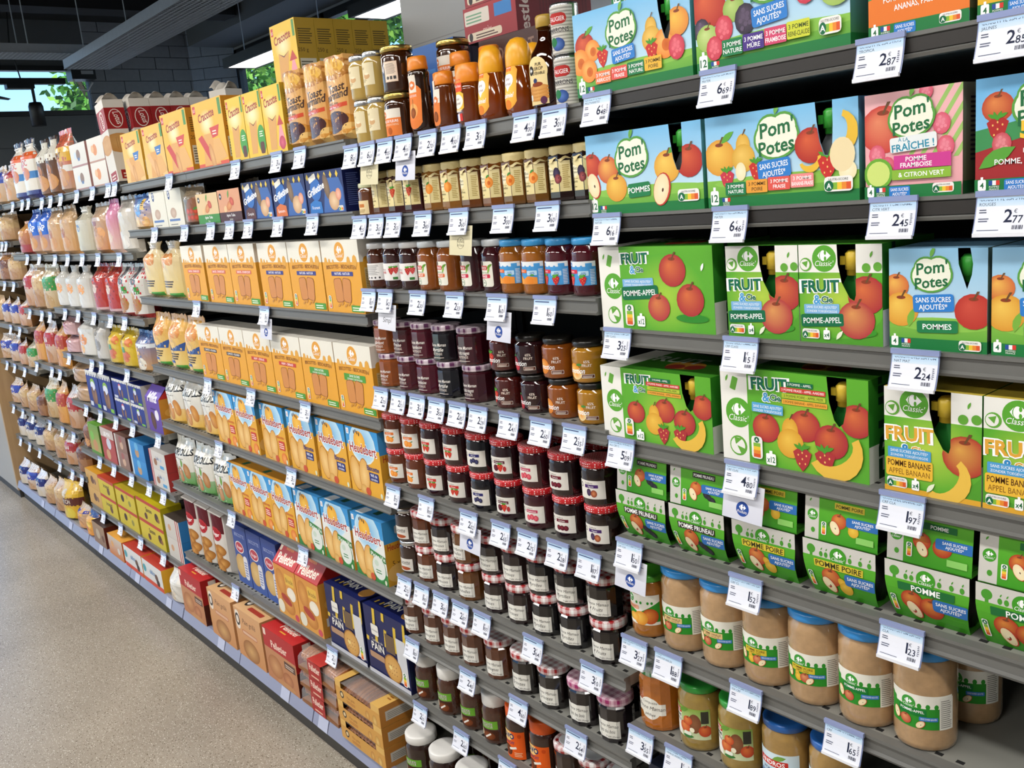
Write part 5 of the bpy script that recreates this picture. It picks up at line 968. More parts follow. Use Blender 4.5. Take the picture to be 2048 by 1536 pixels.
def art_lotus(a): a.r(0, 0, 1, 1, '#d8d2c8'); a.r(0, .64, 1, .9, '#9a1c1e'); a.e(.5, .77, .085, .115, '#e8ddd2'); a.e(.5, .77, .075, .105, '#9a1c1e'); a.t('Lotus', .45, .77, .075, '#efe4da', wmax=.62, shear=.2, bold=.01, rot=-1.35); a.e(.5, .47, .2, .12, '#c08a4a', '#d8aa6a'); [a.r(.3 + i * .1, .4, .32 + i * .1, .54, '#a8743a') for i in range(5)]; a.r(.2, .03, .9, .14, '#9a1c1e'); a.lines(.3, .05, .8, .12, 2, '#e0d4c8')
def crumple(w, d, h, c):
    g = G(); rnd = random.Random(3); g.grid(lambda u, v: ((u - .5) * w * (1 - .25 * v) + .004 * math.sin(9 * v + 7 * u), d * (.5 + (v - .5) * .9) + .004 * math.sin(11 * u), h + .03 * math.sin(PI * v) * (.6 + .4 * math.sin(13 * u + 2)) + (.012 if u < .15 else 0)), 10, 8, c); return g.mesh('crumpled_top', mat('crumpled_paper', rough=.55, attr=True, bump=.8, nscale=60))
carton('lotus', 'waffle_pack', 'waffle pack', 0.095, .3, .074, art_lotus, '#d2ccc2', '#cfc9bf', sideart=art_lotus); PROTO['lotus'][2].append(('crumpled_top', crumple(.095, .074, .3, '#d6d0c6')))
put('lotus', -3.675, F - .012, zC[0] + .007, 'red banded waffle pack leaning out beside the crispbread boxes', ry=-.14)
for j in range(4): put('lotus', -3.652 + .004 * j, F + .075 + .0755 * j, zC[0] + .007, 'red banded waffle pack in the row behind the crispbread boxes', 'waffle packs in the rear row', ry=-.13)
put('lotus', -3.36, F + .3, zC[0], 'red banded waffle pack standing apart at the back', rz=.25)
# second shelf
def art_bluebag(a): a.r(0, 0, 1, 1, '#d8a850', '#3a7ac8'); a.e(.5, .65, .26, .3, '#3f86cc', '#8fb8e0'); a.e(.4, .2, .2, .18, '#d09a40', '#e6c070'); a.e(.75, .2, .2, .15, '#c88a30', '#e0b460'); a.r(.62, .55, .76, .85, '#e8c060'); a.lines(.64, .6, .74, .82, 4, '#4a3a1a')
bag('bluebag', 'crouton_bag', .2, .125, .06, art_bluebag, '#24308a', side='#1c2470', seed=3)
def art_white(a): a.r(0, 0, 1, 1, '#e3dfd0'); a.e(.24, .85, .09, .13, '#2a3f78'); a.t('S', .24, .8, .14, '#fff', bold=.03); a.e(.4, .36, .22, .14, '#b89a84', '#cfb8a4'); a.r(.1, .14, .75, .2, '#5a78b0'); a.lines(.14, .04, .7, .1, 1, '#8a8a8a')
carton('whitep', 'cracker_pack', 'box', .15, .125, .09, art_white, '#cfccc0', '#e0dccc')
def art_rye(a): a.r(0, 0, 1, 1, '#3a2a1c', '#8a7a64'); [a.p([(.1, .55 + i * .07), (.55, .7 + i * .07), (.55, .72 + i * .07), (.1, .575 + i * .07)], '#b09a78') for i in range(5)]; a.p([(.15, 0), (1, 0), (1, .75), (.55, .62)], '#8a5a3c'); [a.e(.5 + .14 * (i % 3), .18 + .16 * (i // 3), .07, .07, '#b03a24', '#d0563a') for i in range(6)]; leaf(a, .8, .4, .1, '#4a8a3a', .3)
bag('rye', 'rye_bread_bag', .13, .128, .07, art_rye, '#5a4a3a', seed=7)
def art_tuile(c1, c2, t1, t2):
    def f(a): a.r(0, 0, 1, 1, c1); a.r(0, 0, 1, .3, c2); clogo(a, .12, .8, .1, '#2a2420', False); a.t(t1, .5, .16, .09, '#fff', wmax=.7, bold=.01); a.t(t2, .5, .05, .06, '#e8e8d8', wmax=.4); a.e(.5, .5, .22, .13, '#c8743a', '#e0a060', rot=.5); a.e(.62, .62, .16, .12, '#b83a24', '#d86a4a', rot=-.5); leaf(a, .5, .85, .14, '#5a9a3a', 1.2); a.e(.3, .4, .12, .1, '#e6c08a', rot=.4)
    return f
carton('tuileg', 'savoury_crisp_box', 'box', .17, .092, .09, art_tuile('#dfc08e', '#3a8a30', 'Apéro Tuiles', 'Pizza'), '#3a1c14', '#7a4a2a'); carton('tuiler', 'savoury_crisp_box', 'box', .16, .095, .09, art_tuile('#d89a72', '#4a1c18', 'Apéro Tuiles', 'Jambon'), '#2a1410', '#5a2a1c')
def art_gri(t2, c):
    def f(a):
        a.r(0, 0, 1, 1, '#16225e'); a.L += 1
        for i in range(6): x = .06 + i * .16; a.p([(x - .035, .88), (x, .8), (x + .035, .88), (x, .97)], '#e8c83a')
        a.p([(.42, .02), (.98, .02), (.98, .55), (.9, .8), (.55, .82)], '#3a62a8'); a.e(.56, .62, .14, .3, '#6a5038', '#8f7450', rot=.25); a.e(.72, .28, .24, .22, '#c89a6a', '#e6c8a0'); a.e(.85, .42, .13, .14, '#d88a6a', '#eebaa0'); a.e(.26, .58, .27, .27, '#2a68b8', n=24); a.t('Grilletine', .27, .5, .17, '#fff', wmax=.5, bold=.03, rot=.25, shear=.15); a.p([(.05, .02), (.4, .02), (.38, .28), (.2, .34), (.07, .26)], c); a.t(t2, .22, .12, .08, '#fff', wmax=.28); nutri(a, .82, .04, .12, .12); a.rr(.1, .78, .3, .92, '#f0ece0', rad=.02, rot=.3)
    return f
GS = lambda a: (a.r(0, 0, 1, 1, '#131c50'), a.lines(.1, .15, .5, .9, 16, '#5a68a0'), a.r(.55, .5, .9, .92, '#b8b6a8'), a.r(.55, .08, .92, .4, '#d8d6cc'), a.bars(.58, .1, .9, .38, 14, '#222'))
for k, t2, c in (('gric', 'Complet', '#5a2a24'), ('grie', 'Épeautre', '#d8702a'), ('grif', 'Froment', '#2a74c0')): carton(k, 'toast_slice_box', 'box', .19, .105, .09, art_gri(t2, c), '#131c50', '#1c2a70', sideart=GS)
put('bluebag', -3.515, F, zC[1], 'small blue and gold crouton bag beside the white packs')
for x in (-3.33, -3.176): put('whitep', x, F + .01, zC[1], 'white cracker pack with a small navy emblem', 'white cracker packs')
put('rye', -3.03, F, zC[1], 'clear bag of dark rye slices with tomatoes printed', rz=.1); put('rye', -2.86, F + .12, zC[1], 'clear bag of dark rye slices standing at the back', rz=-.1)
put('tuileg', -2.868, F, zC[1], 'savoury crisp box with a green foot band'); put('tuiler', -2.699, F, zC[1], 'savoury crisp box with a dark brown foot band')
for k, x, nm in (('gric', -2.505, 'brown'), ('grie', -2.308, 'orange'), ('grif', -2.112, 'light blue')): put(k, x, F, zC[1], 'navy toast box with yellow diamonds and %s flavour tab' % nm)
# third and fourth shelf: rusks
def art_bis(t2, c, tag=False):
    def f(a):
        a.r(0, 0, 1, 1, '#e5a32c'); a.r(0, .7, 1, 1, '#e9e5d8'); clogo(a, .5, .84, .135, '#e3a032')
        for x, hh in ((.1, .06), (.2, .04), (.72, .07), (.88, .09), (.3, .03)): a.e(x, .71, hh * .7, hh, '#e0a43a', n=8)
        a.t('BISCOTTES - BESCHUITEN', .5, .6, .055, '#8a5210', wmax=.8, bold=.01, arc=.06); a.rr(.22, .51 if not tag else .47, .8, .57, c, rad=.008); a.t(t2, .51, .525, .035, '#fff', wmax=.5, bold=.006)
        if tag: a.t('ZONDER TOEGEVOEGD', .51, .482, .028, '#fff', wmax=.5)
        for x, r_ in ((.38, .08), (.6, -.12)): a.rr(x - .12, .14, x + .1, .48, '#9a5a20', rad=.05, rot=r_); a.rr(x - .11, .15, x + .09, .47, '#cf8a48', rad=.05, rot=r_)
        for i in range(5): leaf(a, .34 + i * .09, .1 + .02 * (i % 2), .05, '#c98a34', .5)
        a.rr(.66, .02, .98, .11, '#4f9a34', rad=.005); a.lines(.69, .035, .95, .1, 2, '#eef4e0'); nutri(a, .06, .05, .075, .18, True)
    return f
BS = lambda a: (a.r(0, 0, 1, 1, '#cf9630'), a.r(0, .7, 1, 1, '#d8d4c8'), a.r(.12, .08, .88, .62, '#c9b078'), a.lines(.14, .1, .86, .6, 22, '#7a6a44'), a.e(.2, .71, .05, .06, '#cf9630'), a.e(.6, .71, .06, .07, '#cf9630'))
BT = lambda a: (a.r(0, 0, 1, 1, '#dedad0'), a.r(0, .48, 1, .5, '#c8c4b8'))
for k, t2, c, tg in (('bn', 'NATURE - NATUUR', '#3a3f8a', False), ('be', 'SANS SEL - ZONDER ZOUT', '#d86a4a', False), ('bc', 'COMPLÈTE - VOLKOREN', '#4a3a34', False), ('bk', 'KRISPY - CÉRÉALES', '#c8402c', False), ('bs', 'SANS SUCRES', '#4f9a34', True)): carton(k, 'rusk_box', 'box', .186, .182, .095, art_bis(t2, c, tg), '#cf9630', '#dedad0', sideart=BS, topart=BT)
for x in (-3.068, -2.862, -2.672): put('be', x, F, zC[2], 'orange and white rusk box with salmon caption, third shelf', 'rusk boxes with salmon caption')
for x in (-2.462, -2.272, -2.08): put('bn', x, F, zC[2], 'orange and white rusk box with dark blue caption, third shelf', 'rusk boxes with blue caption')
for x in (-3.035, -2.845): put('bc', x, F, zC[3], 'orange and white rusk box with brown caption, fourth shelf', 'rusk boxes with brown caption')
for x in (-2.655, -2.465): put('bk', x, F, zC[3], 'orange and white rusk box with red caption, fourth shelf', 'rusk boxes with red caption')
for x in (-2.275, -2.084): put('bs', x, F, zC[3], 'orange and white rusk box with large green caption, fourth shelf', 'rusk boxes with green caption')
def art_pg(blue):
    def f(a):
        a.r(0, 0, 1, 1, '#e0c678', '#d8a04a' if blue else '#d8c8a8'); a.e(.35, .66, .2, .14, '#d8904a', '#efba78', rot=.8); a.e(.62, .72, .18, .12, '#cf8440', '#eab070', rot=-.5); a.e(.5, .82, .16, .1, '#c87a3a', '#e6a868')
        if blue: a.p([(.1, .5), (.5, .4), (.95, .52), (.9, .36), (.15, .36)], '#2f4f8f'); a.rr(.15, .13, .55, .18, '#2a4a9a', rad=.01)
        else: a.p([(.3, .9), (.5, .55), (.7, .95)], '#efe6d2')
        a.lines(.14, .2, .8, .33, 3, '#4a3414', .6); a.rr(.55, .03, .92, .1, '#4a9a34', rad=.01)
    return f
bag('pgw', 'toasted_bread_bag', .19, .2, .09, art_pg(False), '#d4bf88', seed=11, top='gather'); bag('pgb', 'toasted_bread_bag', .16, .2, .085, art_pg(True), '#cfa85a', seed=12)
for x in (-3.51, -3.32): put('pgw', x, F - .005, zC[2], 'pale bag of toasted bread slices beside the rusk boxes', 'pale toasted bread bags')
for x in (-3.55, -3.385, -3.22): put('pgb', x, F - .003, zC[3], 'tan bag of toasted bread with a blue wave', 'toasted bread bags with blue wave')
# fifth and sixth shelf
def art_kris(c, fr):
    def f(a):
        a.r(0, 0, 1, 1, c, '#dedcd4'); a.r(0, .32, 1, .9, '#d8d6ce', '#e6e4dc'); a.e(.3, .3, .26, .1, c); a.t('KRISPROLLS', .5, .66, .13, '#161616', wmax=.96, bold=.025, rot=.05); a.lines(.35, .58, .75, .61, 1, '#7a7a72')
        for x, y in ((.3, .32), (.55, .26), (.76, .34)): a.e(x, y, .09, .17, '#b8742e' if fr else '#a86a34', '#dca45a' if fr else '#c89a64', rot=.3)
        if fr: a.e(.25, .48, .08, .12, '#e8a040', '#f3c060')
        else: leaf(a, .22, .5, .12, '#6a9a3a', 1.2); leaf(a, .62, .5, .1, '#6a9a3a', 1.6)
        a.lines(.1, .06, .4, .12, 2, '#f0f0e0')
    return f
bag('kry', 'swedish_roll_bag', .17, .19, .085, art_kris('#dfae2c', True), '#cfccc0', seed=21, top='seal'); bag('krg', 'swedish_roll_bag', .185, .185, .085, art_kris('#3f8f2e', False), '#cfccc0', seed=22, top='seal')
for x in (-3.525, -3.347, -3.17): put('kry', x, F, zC[4], 'white and yellow bag of small rolls with dark lettering', 'yellow footed roll bags')
for x in (-3.54, -3.345, -3.155): put('krg', x, F, zC[5], 'white and green bag of small rolls with dark lettering', 'green footed roll bags')
def art_heu(v):
    def f(a):
        low = '#e3a832' if v != 'v' else '#e6e8e4'; a.r(0, 0, 1, 1, low)
        if v == 'v': a.e(.5, -.05, .75, .28, '#3a8f3f'); a.r(0, 0, 1, .1, '#2f7f3a')
        a.r(0, .72, 1, 1, '#3f9ad8', '#2f8fd0'); a.e(.5, .76, .36, .3, '#dceaf2'); a.e(.5, .78, .34, .3, '#bfe0f2', '#4fa4dc'); a.e(.42, .8, .16, .16, '#eaa428', '#f4c552'); [a.e(.28 + i * .05, .95 - abs(i - 1) * .02, .015, .03, '#4a2a14') for i in range(4)]
        a.rr(.03, .88, .11, .97, '#e8eef2', rad=.01); a.t('LU', .07, .9, .05, '#c8342c', wmax=.05); a.t('Heudebert', .5, .62, .16, '#fff', wmax=.86, bold=.045); a.t('Heudebert', .5, .625, .15, '#a82a22', wmax=.82, bold=.018)
        for x, r_ in ((.2, .2), (.46, -.08)): a.e(x, .29, .15, .27, '#b4702c', rot=r_); a.e(x, .29, .14, .255, '#dca652', '#efca86', rot=r_)
        a.e(.4, .07, .1, .08, '#cf9a4a', '#e0b870'); a.e(.53, .06, .07, .06, '#c8502c')
        if v == 'p': a.t('Biscotte', .75, .4, .075, '#28347a', wmax=.42, bold=.02); a.rr(.62, .24, .9, .37, '#1c2a78', rad=.02); a.t('96% de', .76, .31, .045, '#fff', wmax=.22, bold=.01); a.t('céréales', .76, .255, .04, '#fff', wmax=.22)
        elif v == 'v': a.p([(.52, .42), (1, .36), (1, .46), (.52, .52)], '#2f7f3a'); a.t('Pleine Vie', .77, .4, .075, '#f0f4ec', wmax=.44, bold=.012, rot=-.06); a.e(.76, .24, .19, .2, '#4a9a5a'); a.e(.76, .25, .18, .19, '#dfe4de'); a.lines(.66, .16, .86, .24, 2, '#4a8a5a'); a.e(.7, .32, .06, .05, '#c8d8c8')
        else: a.t('Biscotte', .78, .44, .06, '#c8502c', wmax=.36); a.rr(.68, .24, .92, .4, '#c8402c', rad=.02); a.lines(.7, .27, .9, .38, 3, '#f3dccc'); a.e(.84, .1, .1, .1, '#e0742a', '#f0a85a')
        a.e(.93, .05, .03, .04, '#d8e0c8')
    return f
HS = lambda a: (a.r(0, 0, 1, 1, '#d39a30'), a.r(0, .66, 1, 1, '#3f92cc'), a.t('Heudebert', .5, .55, .1, '#a83a2a', wmax=.8, bold=.02), a.t('5 x', .35, .3, .08, '#4a2a14'), a.e(.4, .18, .2, .14, '#e0b060'), a.rr(.4, .78, .6, .9, '#e0e8ee', rad=.02))
HT = lambda a: (a.r(0, 0, 1, 1, '#3a86c0'), a.rr(.06, .1, .3, .5, '#dfe6ea', rad=.05), a.r(.45, .3, .6, .6, '#1f4a3a'), a.r(0, .62, 1, .66, '#24608c'))
HO = lambda a: (a.r(0, 0, 1, 1, '#d99a3a'), a.r(.5, .2, .66, .5, '#2f6a4a'), a.r(0, .62, 1, .66, '#a8742c'))
for v, tp in (('p', HO), ('o', HO), ('v', HT)): carton('heu' + v, 'sliced_rusk_box', 'box', .163, .18, .09, art_heu(v), '#d39a30', '#3a86c0', sideart=HS, topart=tp)
for x in (-2.998, -2.83, -2.63): put('heuo', x, F, zC[4], 'yellow rusk box with blue sky header and small red badge, fifth shelf', 'red badge sliced rusk boxes, fifth shelf')
for x in (-2.445, -2.262, -2.09): put('heup', x, F, zC[4], 'yellow rusk box with blue sky header and navy badge, fifth shelf', 'navy badge sliced rusk boxes')
for x in (-2.97, -2.807, -2.645): put('heuo', x, F, zC[5], 'yellow rusk box with blue sky header and small red badge, sixth shelf', 'red badge sliced rusk boxes, sixth shelf')
for x in (-2.474, -2.302, -2.125): put('heuv', x, F, zC[5], 'white and green rusk box with blue sky header', 'white and green sliced rusk boxes')
# seventh shelf
def art_rog(a):
    a.r(0, 0, 1, 1, '#cfcac2', '#d6d2cc'); a.r(.1, .7, .9, 1, '#5a1a22'); a.e(.5, .68, .17, .12, '#a81f28'); a.e(.5, .68, .15, .105, '#c8414a'); a.e(.5, .68, .14, .095, '#a81f28'); a.t('Roger', .5, .645, .07, '#fff', wmax=.5, shear=.2, bold=.015); a.r(0, .3, .22, .62, '#e08a34'); a.lines(.02, .34, .2, .58, 4, '#8a4a14')
    for x, y, r_ in ((.35, .4, .3), (.65, .42, -.2), (.5, .3, 0), (.3, .22, .4), (.7, .2, .2), (.55, .12, -.3)): a.e(x, y, .13, .09, '#9a6026', '#cf9a52', rot=r_)
bag('rog', 'rusk_bread_bag', .128, .235, .13, art_rog, '#c6c2bc', seed=31, top='flat', sq=.2, m=PAPER, extra=[('folded_top', one(lambda g: g.prism([(.002, .235), (.128, .235), (.065, .262)], -.062, .062, '#b8b2aa'), 'folded_top', PAPER))])
def art_rogb(a): a.r(0, 0, 1, 1, '#3f5aa0', '#2f4488'); a.e(.4, .62, .16, .1, '#e8e0d8'); a.e(.4, .62, .14, .085, '#b83a4a'); a.t('Roger', .4, .59, .06, '#fff', wmax=.5, shear=.2); a.t('BISCOTTE', .5, .8, .06, '#aab6d8', wmax=.7); a.e(.35, .3, .2, .2, '#c09a5a', '#d8b87c'); a.rr(.56, .1, .86, .5, '#d8d8e0', rad=.06); a.lines(.6, .16, .82, .42, 6, '#6a78a8')
carton('rogb', 'tall_rusk_box', 'box', .117, .225, .09, art_rogb, '#2f4488', '#3a50a0')
for x in (-3.54, -3.406, -3.272): put('rog', x, F, zC[6], 'white paper bag of rusk bread with maroon top', 'white maroon topped rusk bags')
for x in (-3.1, -2.978, -2.857): put('rogb', x, F + .02, zC[6], 'tall blue rusk box behind the brioche toast boxes', 'tall blue rusk boxes')
def art_pel(a):
    a.r(0, 0, 1, 1, '#d99a44', '#d08c3c'); a.r(0, .74, 1, 1, '#bf2c28'); a.t('Pelletier', .5, .79, .11, '#f6ead8', wmax=.84, bold=.025, rot=.04); a.t('TRADITION', .45, .93, .03, '#e8b04a', wmax=.4); a.rr(.02, .9, .12, .98, '#efe0cc', rad=.01); a.e(.28, .5, .14, .2, '#c07a30', '#dca050', rot=.2); a.rr(.5, .5, .9, .66, '#e0b44a', rad=.01); a.t('Brioché', .7, .54, .07, '#5a2a10', wmax=.32); a.e(.72, .38, .13, .1, '#e6e0d0', '#f3ead8'); a.e(.5, .2, .2, .14, '#b8742c', '#dba052', rot=-.3); a.e(.45, .26, .16, .06, '#a83a2a', rot=-.3); a.e(.15, .12, .1, .1, '#e0dcc8'); a.e(.86, .06, .06, .05, '#c84a5a')
def gable(key, name, w, h, d, art, side):
    a = Art(w, h); art(a); hz = .76 * h; fn = lambda x, z, o: (x, -o - 1e-4 + (0 if z < hz else (z - hz) * .85), z)
    g = G(); a.build(g, fn, stepz=hz); q = G(); yr = (h - hz) * .85
    q.box(-w / 2, w / 2, 0, d, 0, hz, side, {'f': None, 't': None})
    for s in (-1, 1): q.face([(s * w / 2, 0, hz), (s * w / 2, d, hz), (s * w / 2, d / 2, h)], '#b82a26')
    q.face([(w / 2, yr, h), (-w / 2, yr, h), (-w / 2, d, hz), (w / 2, d, hz)], '#b02824')
    s_ = Art(d, hz); s_.r(0, 0, 1, 1, '#c88a34'); s_.r(.15, .2, .7, .35, '#d8d4cc'); s_.e(.5, .6, .2, .12, '#d8a04a'); sg = G(); s_.build(sg, lambda x, z, o: (w / 2 + o + 1e-4, d / 2 + x, z))
    proto(key, name, 'box', [('body', q.mesh('body', CARTON)), ('front_print', g.mesh('front_print', CARTON)), ('side_print', sg.mesh('side_print', CARTON))])
gable('pelb', 'brioche_toast_box', .152, .235, .1, art_pel, '#c88a34')
for x in (-2.712, -2.556): put('pelb', x, F, zC[6], 'gold brioche toast box with a red gabled top', 'red gabled brioche toast boxes')
def art_pain(a):
    a.r(0, 0, 1, 1, '#141c52'); a.L += 1
    for i in range(36): x = .03 + (i * .237) % .95; y = .5 + (i * .113) % .49; a.p([(x - .034, y - .026), (x + .026, y - .038), (x + .038, y + .026), (x - .022, y + .038)], '#d8b83a')
    a.rr(.16, .6, .34, .76, '#e6e4dc', rad=.02); a.t('La Boulangère', .25, .66, .03, '#222', wmax=.16); a.t('PAIN', .28, .38, .11, '#f0eee6', wmax=.34, bold=.02); a.t('Tartines de', .28, .5, .045, '#e0dcd0', wmax=.34); a.rr(.06, .24, .42, .33, '#b08a6a', rad=.02); a.r(.5, .46, .72, .72, '#6a543c'); a.r(.76, .1, .98, .74, '#cfd0d4'); a.e(.62, .24, .22, .2, '#9a6a2c'); a.e(.62, .24, .2, .18, '#c89448', '#dcb068'); [a.e(.52 + (i % 4) * .06, .16 + (i // 4) * .06, .01, .01, '#8a5a24', n=5) for i in range(12)]; a.e(.56, .24, .04, .03, '#ead48a'); a.r(0, 0, 1, .06, '#c8c8d0'); nutri(a, .84, .08, .1, .2, True)
carton('lpain', 'crispy_toast_box', 'box', .212, .205, .085, art_pain, '#10163e', '#1c2668', topart=lambda a: (a.r(0, 0, 1, 1, '#161e54'), a.t('PAIN', .45, .4, .3, '#d8d8d0', bold=.02), a.e(.85, .5, .3, .3, '#c08a44'), [a.r(.1 + i * .12, .3, .13 + i * .12, .5, '#d8b83a') for i in range(3)]))
for x in (-2.326, -2.1): put('lpain', x, F, zC[6], 'navy crispy toast box sprinkled with yellow diamonds', 'navy crispy toast boxes')
# base deck
FB = 1.106; ZB_ = .1185
def art_pelr(a): a.r(0, 0, 1, 1, '#b87a50', '#c08a60'); a.r(0, .62, 1, 1, '#b02426'); a.t('Pelletier', .5, .68, .14, '#f0d8c8', wmax=.8, bold=.02, rot=.03); a.rr(.02, .84, .1, .97, '#e8d0c0', rad=.01); a.e(.3, .3, .3, .22, '#a86a3c', '#cf9a68'); a.e(.68, .2, .2, .14, '#a0603a', '#c88a5c'); a.rr(.62, .42, .96, .56, '#5a4034', rad=.01); a.lines(.65, .45, .93, .53, 2, '#d8c8b8'); a.e(.6, .05, .35, .06, '#c08a58')
carton('pelr', 'red_topped_toast_box', 'box', .23, .185, .1, art_pelr, '#9a1f20', '#bf2a2a', sideart=lambda a: (a.r(0, 0, 1, 1, '#a01f20'), a.r(0, 0, 1, .46, '#4a1c14'), a.rr(.2, .05, .85, .3, '#c88a34', rad=.03), a.r(.25, .4, .85, .56, '#163f2c'), a.r(.3, .66, .6, .95, '#d8d0c8')), topart=lambda a: (a.r(0, 0, 1, 1, '#bf2a2a'), a.t('Pelletier', .55, .35, .3, '#f3dccc', wmax=.5, bold=.025), a.r(.42, .18, .6, .24, '#e0a03a')))
def art_pgr(a): a.r(0, 0, 1, 1, '#c88a52', '#d2a070'); a.rr(.04, .56, .2, .95, '#e8ddd0', rad=.08); a.e(.12, .76, .1, .13, '#2a2624'); a.e(.12, .76, .06, .08, '#e8ddd0'); a.t('Pain grillé', .55, .74, .11, '#6a4a34', wmax=.6, shear=.15); a.rr(.26, .52, .8, .6, '#b04a34', rad=.02); a.rr(.27, .53, .79, .59, '#d8b090', rad=.02); a.e(.5, .22, .36, .22, '#9a6230', '#d0a266')
carton('pgr', 'toasted_bread_box', 'box', .22, .185, .095, art_pgr, '#c08a5a', '#dcb284', topart=lambda a: (a.r(0, 0, 1, 1, '#d8ac7c'), a.e(.18, .55, .2, .25, '#2a2624'), a.e(.18, .55, .12, .15, '#e8ddd0'), a.t('Pain grillé', .6, .6, .2, '#6a4a34', wmax=.4), a.rr(.35, .2, .85, .4, '#a83a2c', rad=.05)))
put('pelr', -3.51, FB, ZB_, 'red topped toast box at the end of the base deck next to the cakes'); 
for x in (-3.22, -2.975): put('pgr', x, FB, ZB_, 'peach coloured toasted bread box with round black emblem', 'peach toasted bread boxes')
put('pelr', -2.733, FB, ZB_, 'red topped toast box standing between peach boxes and bun packs')
LOAF = mat('baked_loaf', rough=.45, attr=True, noise=.18, nscale=60, bump=.5)
def bunpack(key):
    w, h, d = .235, .058, .11; parts = []
    g = G(); g.box(-w / 2, w / 2, 0, d, 0, .01, '#8a5a34'); parts.append(('tray', g.mesh('tray', CARTON)))
    for s in (-1, 1):
        g = G(); n = 7
        for i in range(n):
            x = s * w * .26 - .05 + i * .016; g.lathe([(.004, -.008), (.026, -.006), (.028, 0), (.026, .006), (.004, .008)], 12, '#a8662e'); m_ = 60; g.v[-m_:] = [(x + z, d / 2 + yy * 1.6, .034 + xx * .8) for xx, yy, z in g.v[-m_:]]
        parts.append(('toast_row', g.mesh('toast_row', LOAF)))
    a = Art(w * .36, h); a.r(0, 0, 1, 1, '#a82420'); a.t('Pelletier', .5, .45, .4, '#f3dccc', wmax=.8, bold=.02); a.lines(.2, .1, .8, .3, 1, '#e0b8a0'); g = G(); a.build(g, lambda x, z, o: (x, -.002 - o, z)); q = Art(w * .36, d); q.r(0, 0, 1, 1, '#c03a34'); q.build(g, lambda x, z, o: (x, z - .001, h + o)); parts.append(('paper_band', g.mesh('paper_band', CARTON)))
    g = G(); g.grid(lambda u, v: ((u - .5) * w, d / 2 - d / 2 * math.cos(PI * v) * (1 - .1 * math.sin(PI * u)), .006 + (h - .008) * math.sin(PI * v) ** .4), 12, 10, '#ffffff'); parts.append(('clear_wrap', g.mesh('clear_wrap', CLEAR))); proto(key, 'toast_roll_pack', 'toast pack', parts)
bunpack('bun')
for i, nm in enumerate(('lowest', 'middle', 'topmost')): put('bun', -2.487 + .004 * i, FB, ZB_ + .0595 * i, 'clear pack of toasts with red paper band, %s of its pile' % nm)
def loafbox(key):
    w, h, d = .245, .062, .15; parts = []; g = G(); c = '#c88a3c'
    g.box(-w / 2, w / 2, 0, d, 0, h, c, {'t': None, 'f': None}); g.face([(-w / 2, 0, 0), (w / 2, 0, 0), (w / 2, 0, h * .68), (-w / 2, 0, h * .68)], '#d09a4a')
    for x0, x1 in ((-w / 2, -w / 2 + .032), (w / 2 - .045, w / 2)): g.face([(x0, 0, h * .68), (x1, 0, h * .68), (x1, 0, h), (x0, 0, h)], '#dcb060'); g.face([(x0, 0, h), (x1, 0, h), (x1, d, h), (x0, d, h)], '#d8ac5c')
    g.face([(-w / 2 + .03, d - .025, h), (w / 2 - .035, d - .025, h), (w / 2 - .035, d, h), (-w / 2 + .03, d, h)], '#d8ac5c'); parts.append(('box_body', g.mesh('box_body', CARTON)))
    a = Art(w, h * .6); a.r(0, 0, 1, 1, '#d09a4a'); a.e(.14, .6, .3, .3, '#2a2624'); a.e(.14, .6, .18, .18, '#e0c898'); a.t('Pain grillé', .35, .55, .22, '#8a4a14', wmax=.25); a.lines(.25, .2, .5, .45, 2, '#a8621c'); a.e(.72, .35, .3, .4, '#b87a34', '#e0b868'); a.e(.88, .3, .35, .5, '#c08a3c', '#e6c478'); g = G(); a.build(g, flat); parts.append(('front_print', g.mesh('front_print', CARTON)))
    g = G(); b = Art(.035, d); b.t('choix', .5, .6, .1, '#8a3a14', rot=1.2); b.lines(.2, .3, .8, .5, 3, '#9a5a1c'); b.build(g, lambda x, z, o: (w / 2 - .018 + x, z, h + o + 1e-4)); parts.append(('top_print', g.mesh('top_print', CARTON)))
    g = G(); s_ = Art(d, h); s_.r(0, 0, 1, 1, '#b87a34'); s_.r(.12, .25, .8, .7, '#c9c3b8'); s_.lines(.16, .32, .76, .64, 4, '#8a857c'); s_.build(g, lambda x, z, o: (w / 2 + o + 1e-4, d / 2 + x, z)); parts.append(('side_print', g.mesh('side_print', CARTON)))
    g = G(); g.grid(lambda u, v: (-.1 + .195 * u, .003 + (d - .034) * v, .01 + (h - .014) * (max(0, math.sin(PI * u)) ** .16) * (max(0, math.sin(PI * min(max(v, .02), .98))) ** .16) + .0025 * math.sin(u * 60)), 60, 14, lambda u, v: '#6a3a1a' if int(u * 26) % 2 else '#845026'); parts.append(('sliced_loaf', g.mesh('sliced_loaf', LOAF)))
    g = G(); g.grid(lambda u, v: (-w / 2 + .03 + (w - .065) * u, .001 + (d - .026) * v, h - .004 + .003 * math.sin(PI * u) * math.sin(PI * v)), 8, 6, '#fff'); parts.append(('clear_window', g.mesh('clear_window', CLEAR))); proto(key, 'toasted_loaf_box', 'bread box', parts)
loafbox('loaf')
for i, nm in enumerate(('lowest', 'second lowest', 'topmost')): put('loaf', -2.203, FB - .012, ZB_ + .0635 * i, 'golden windowed box with sliced brown loaf, %s of its pile' % nm)
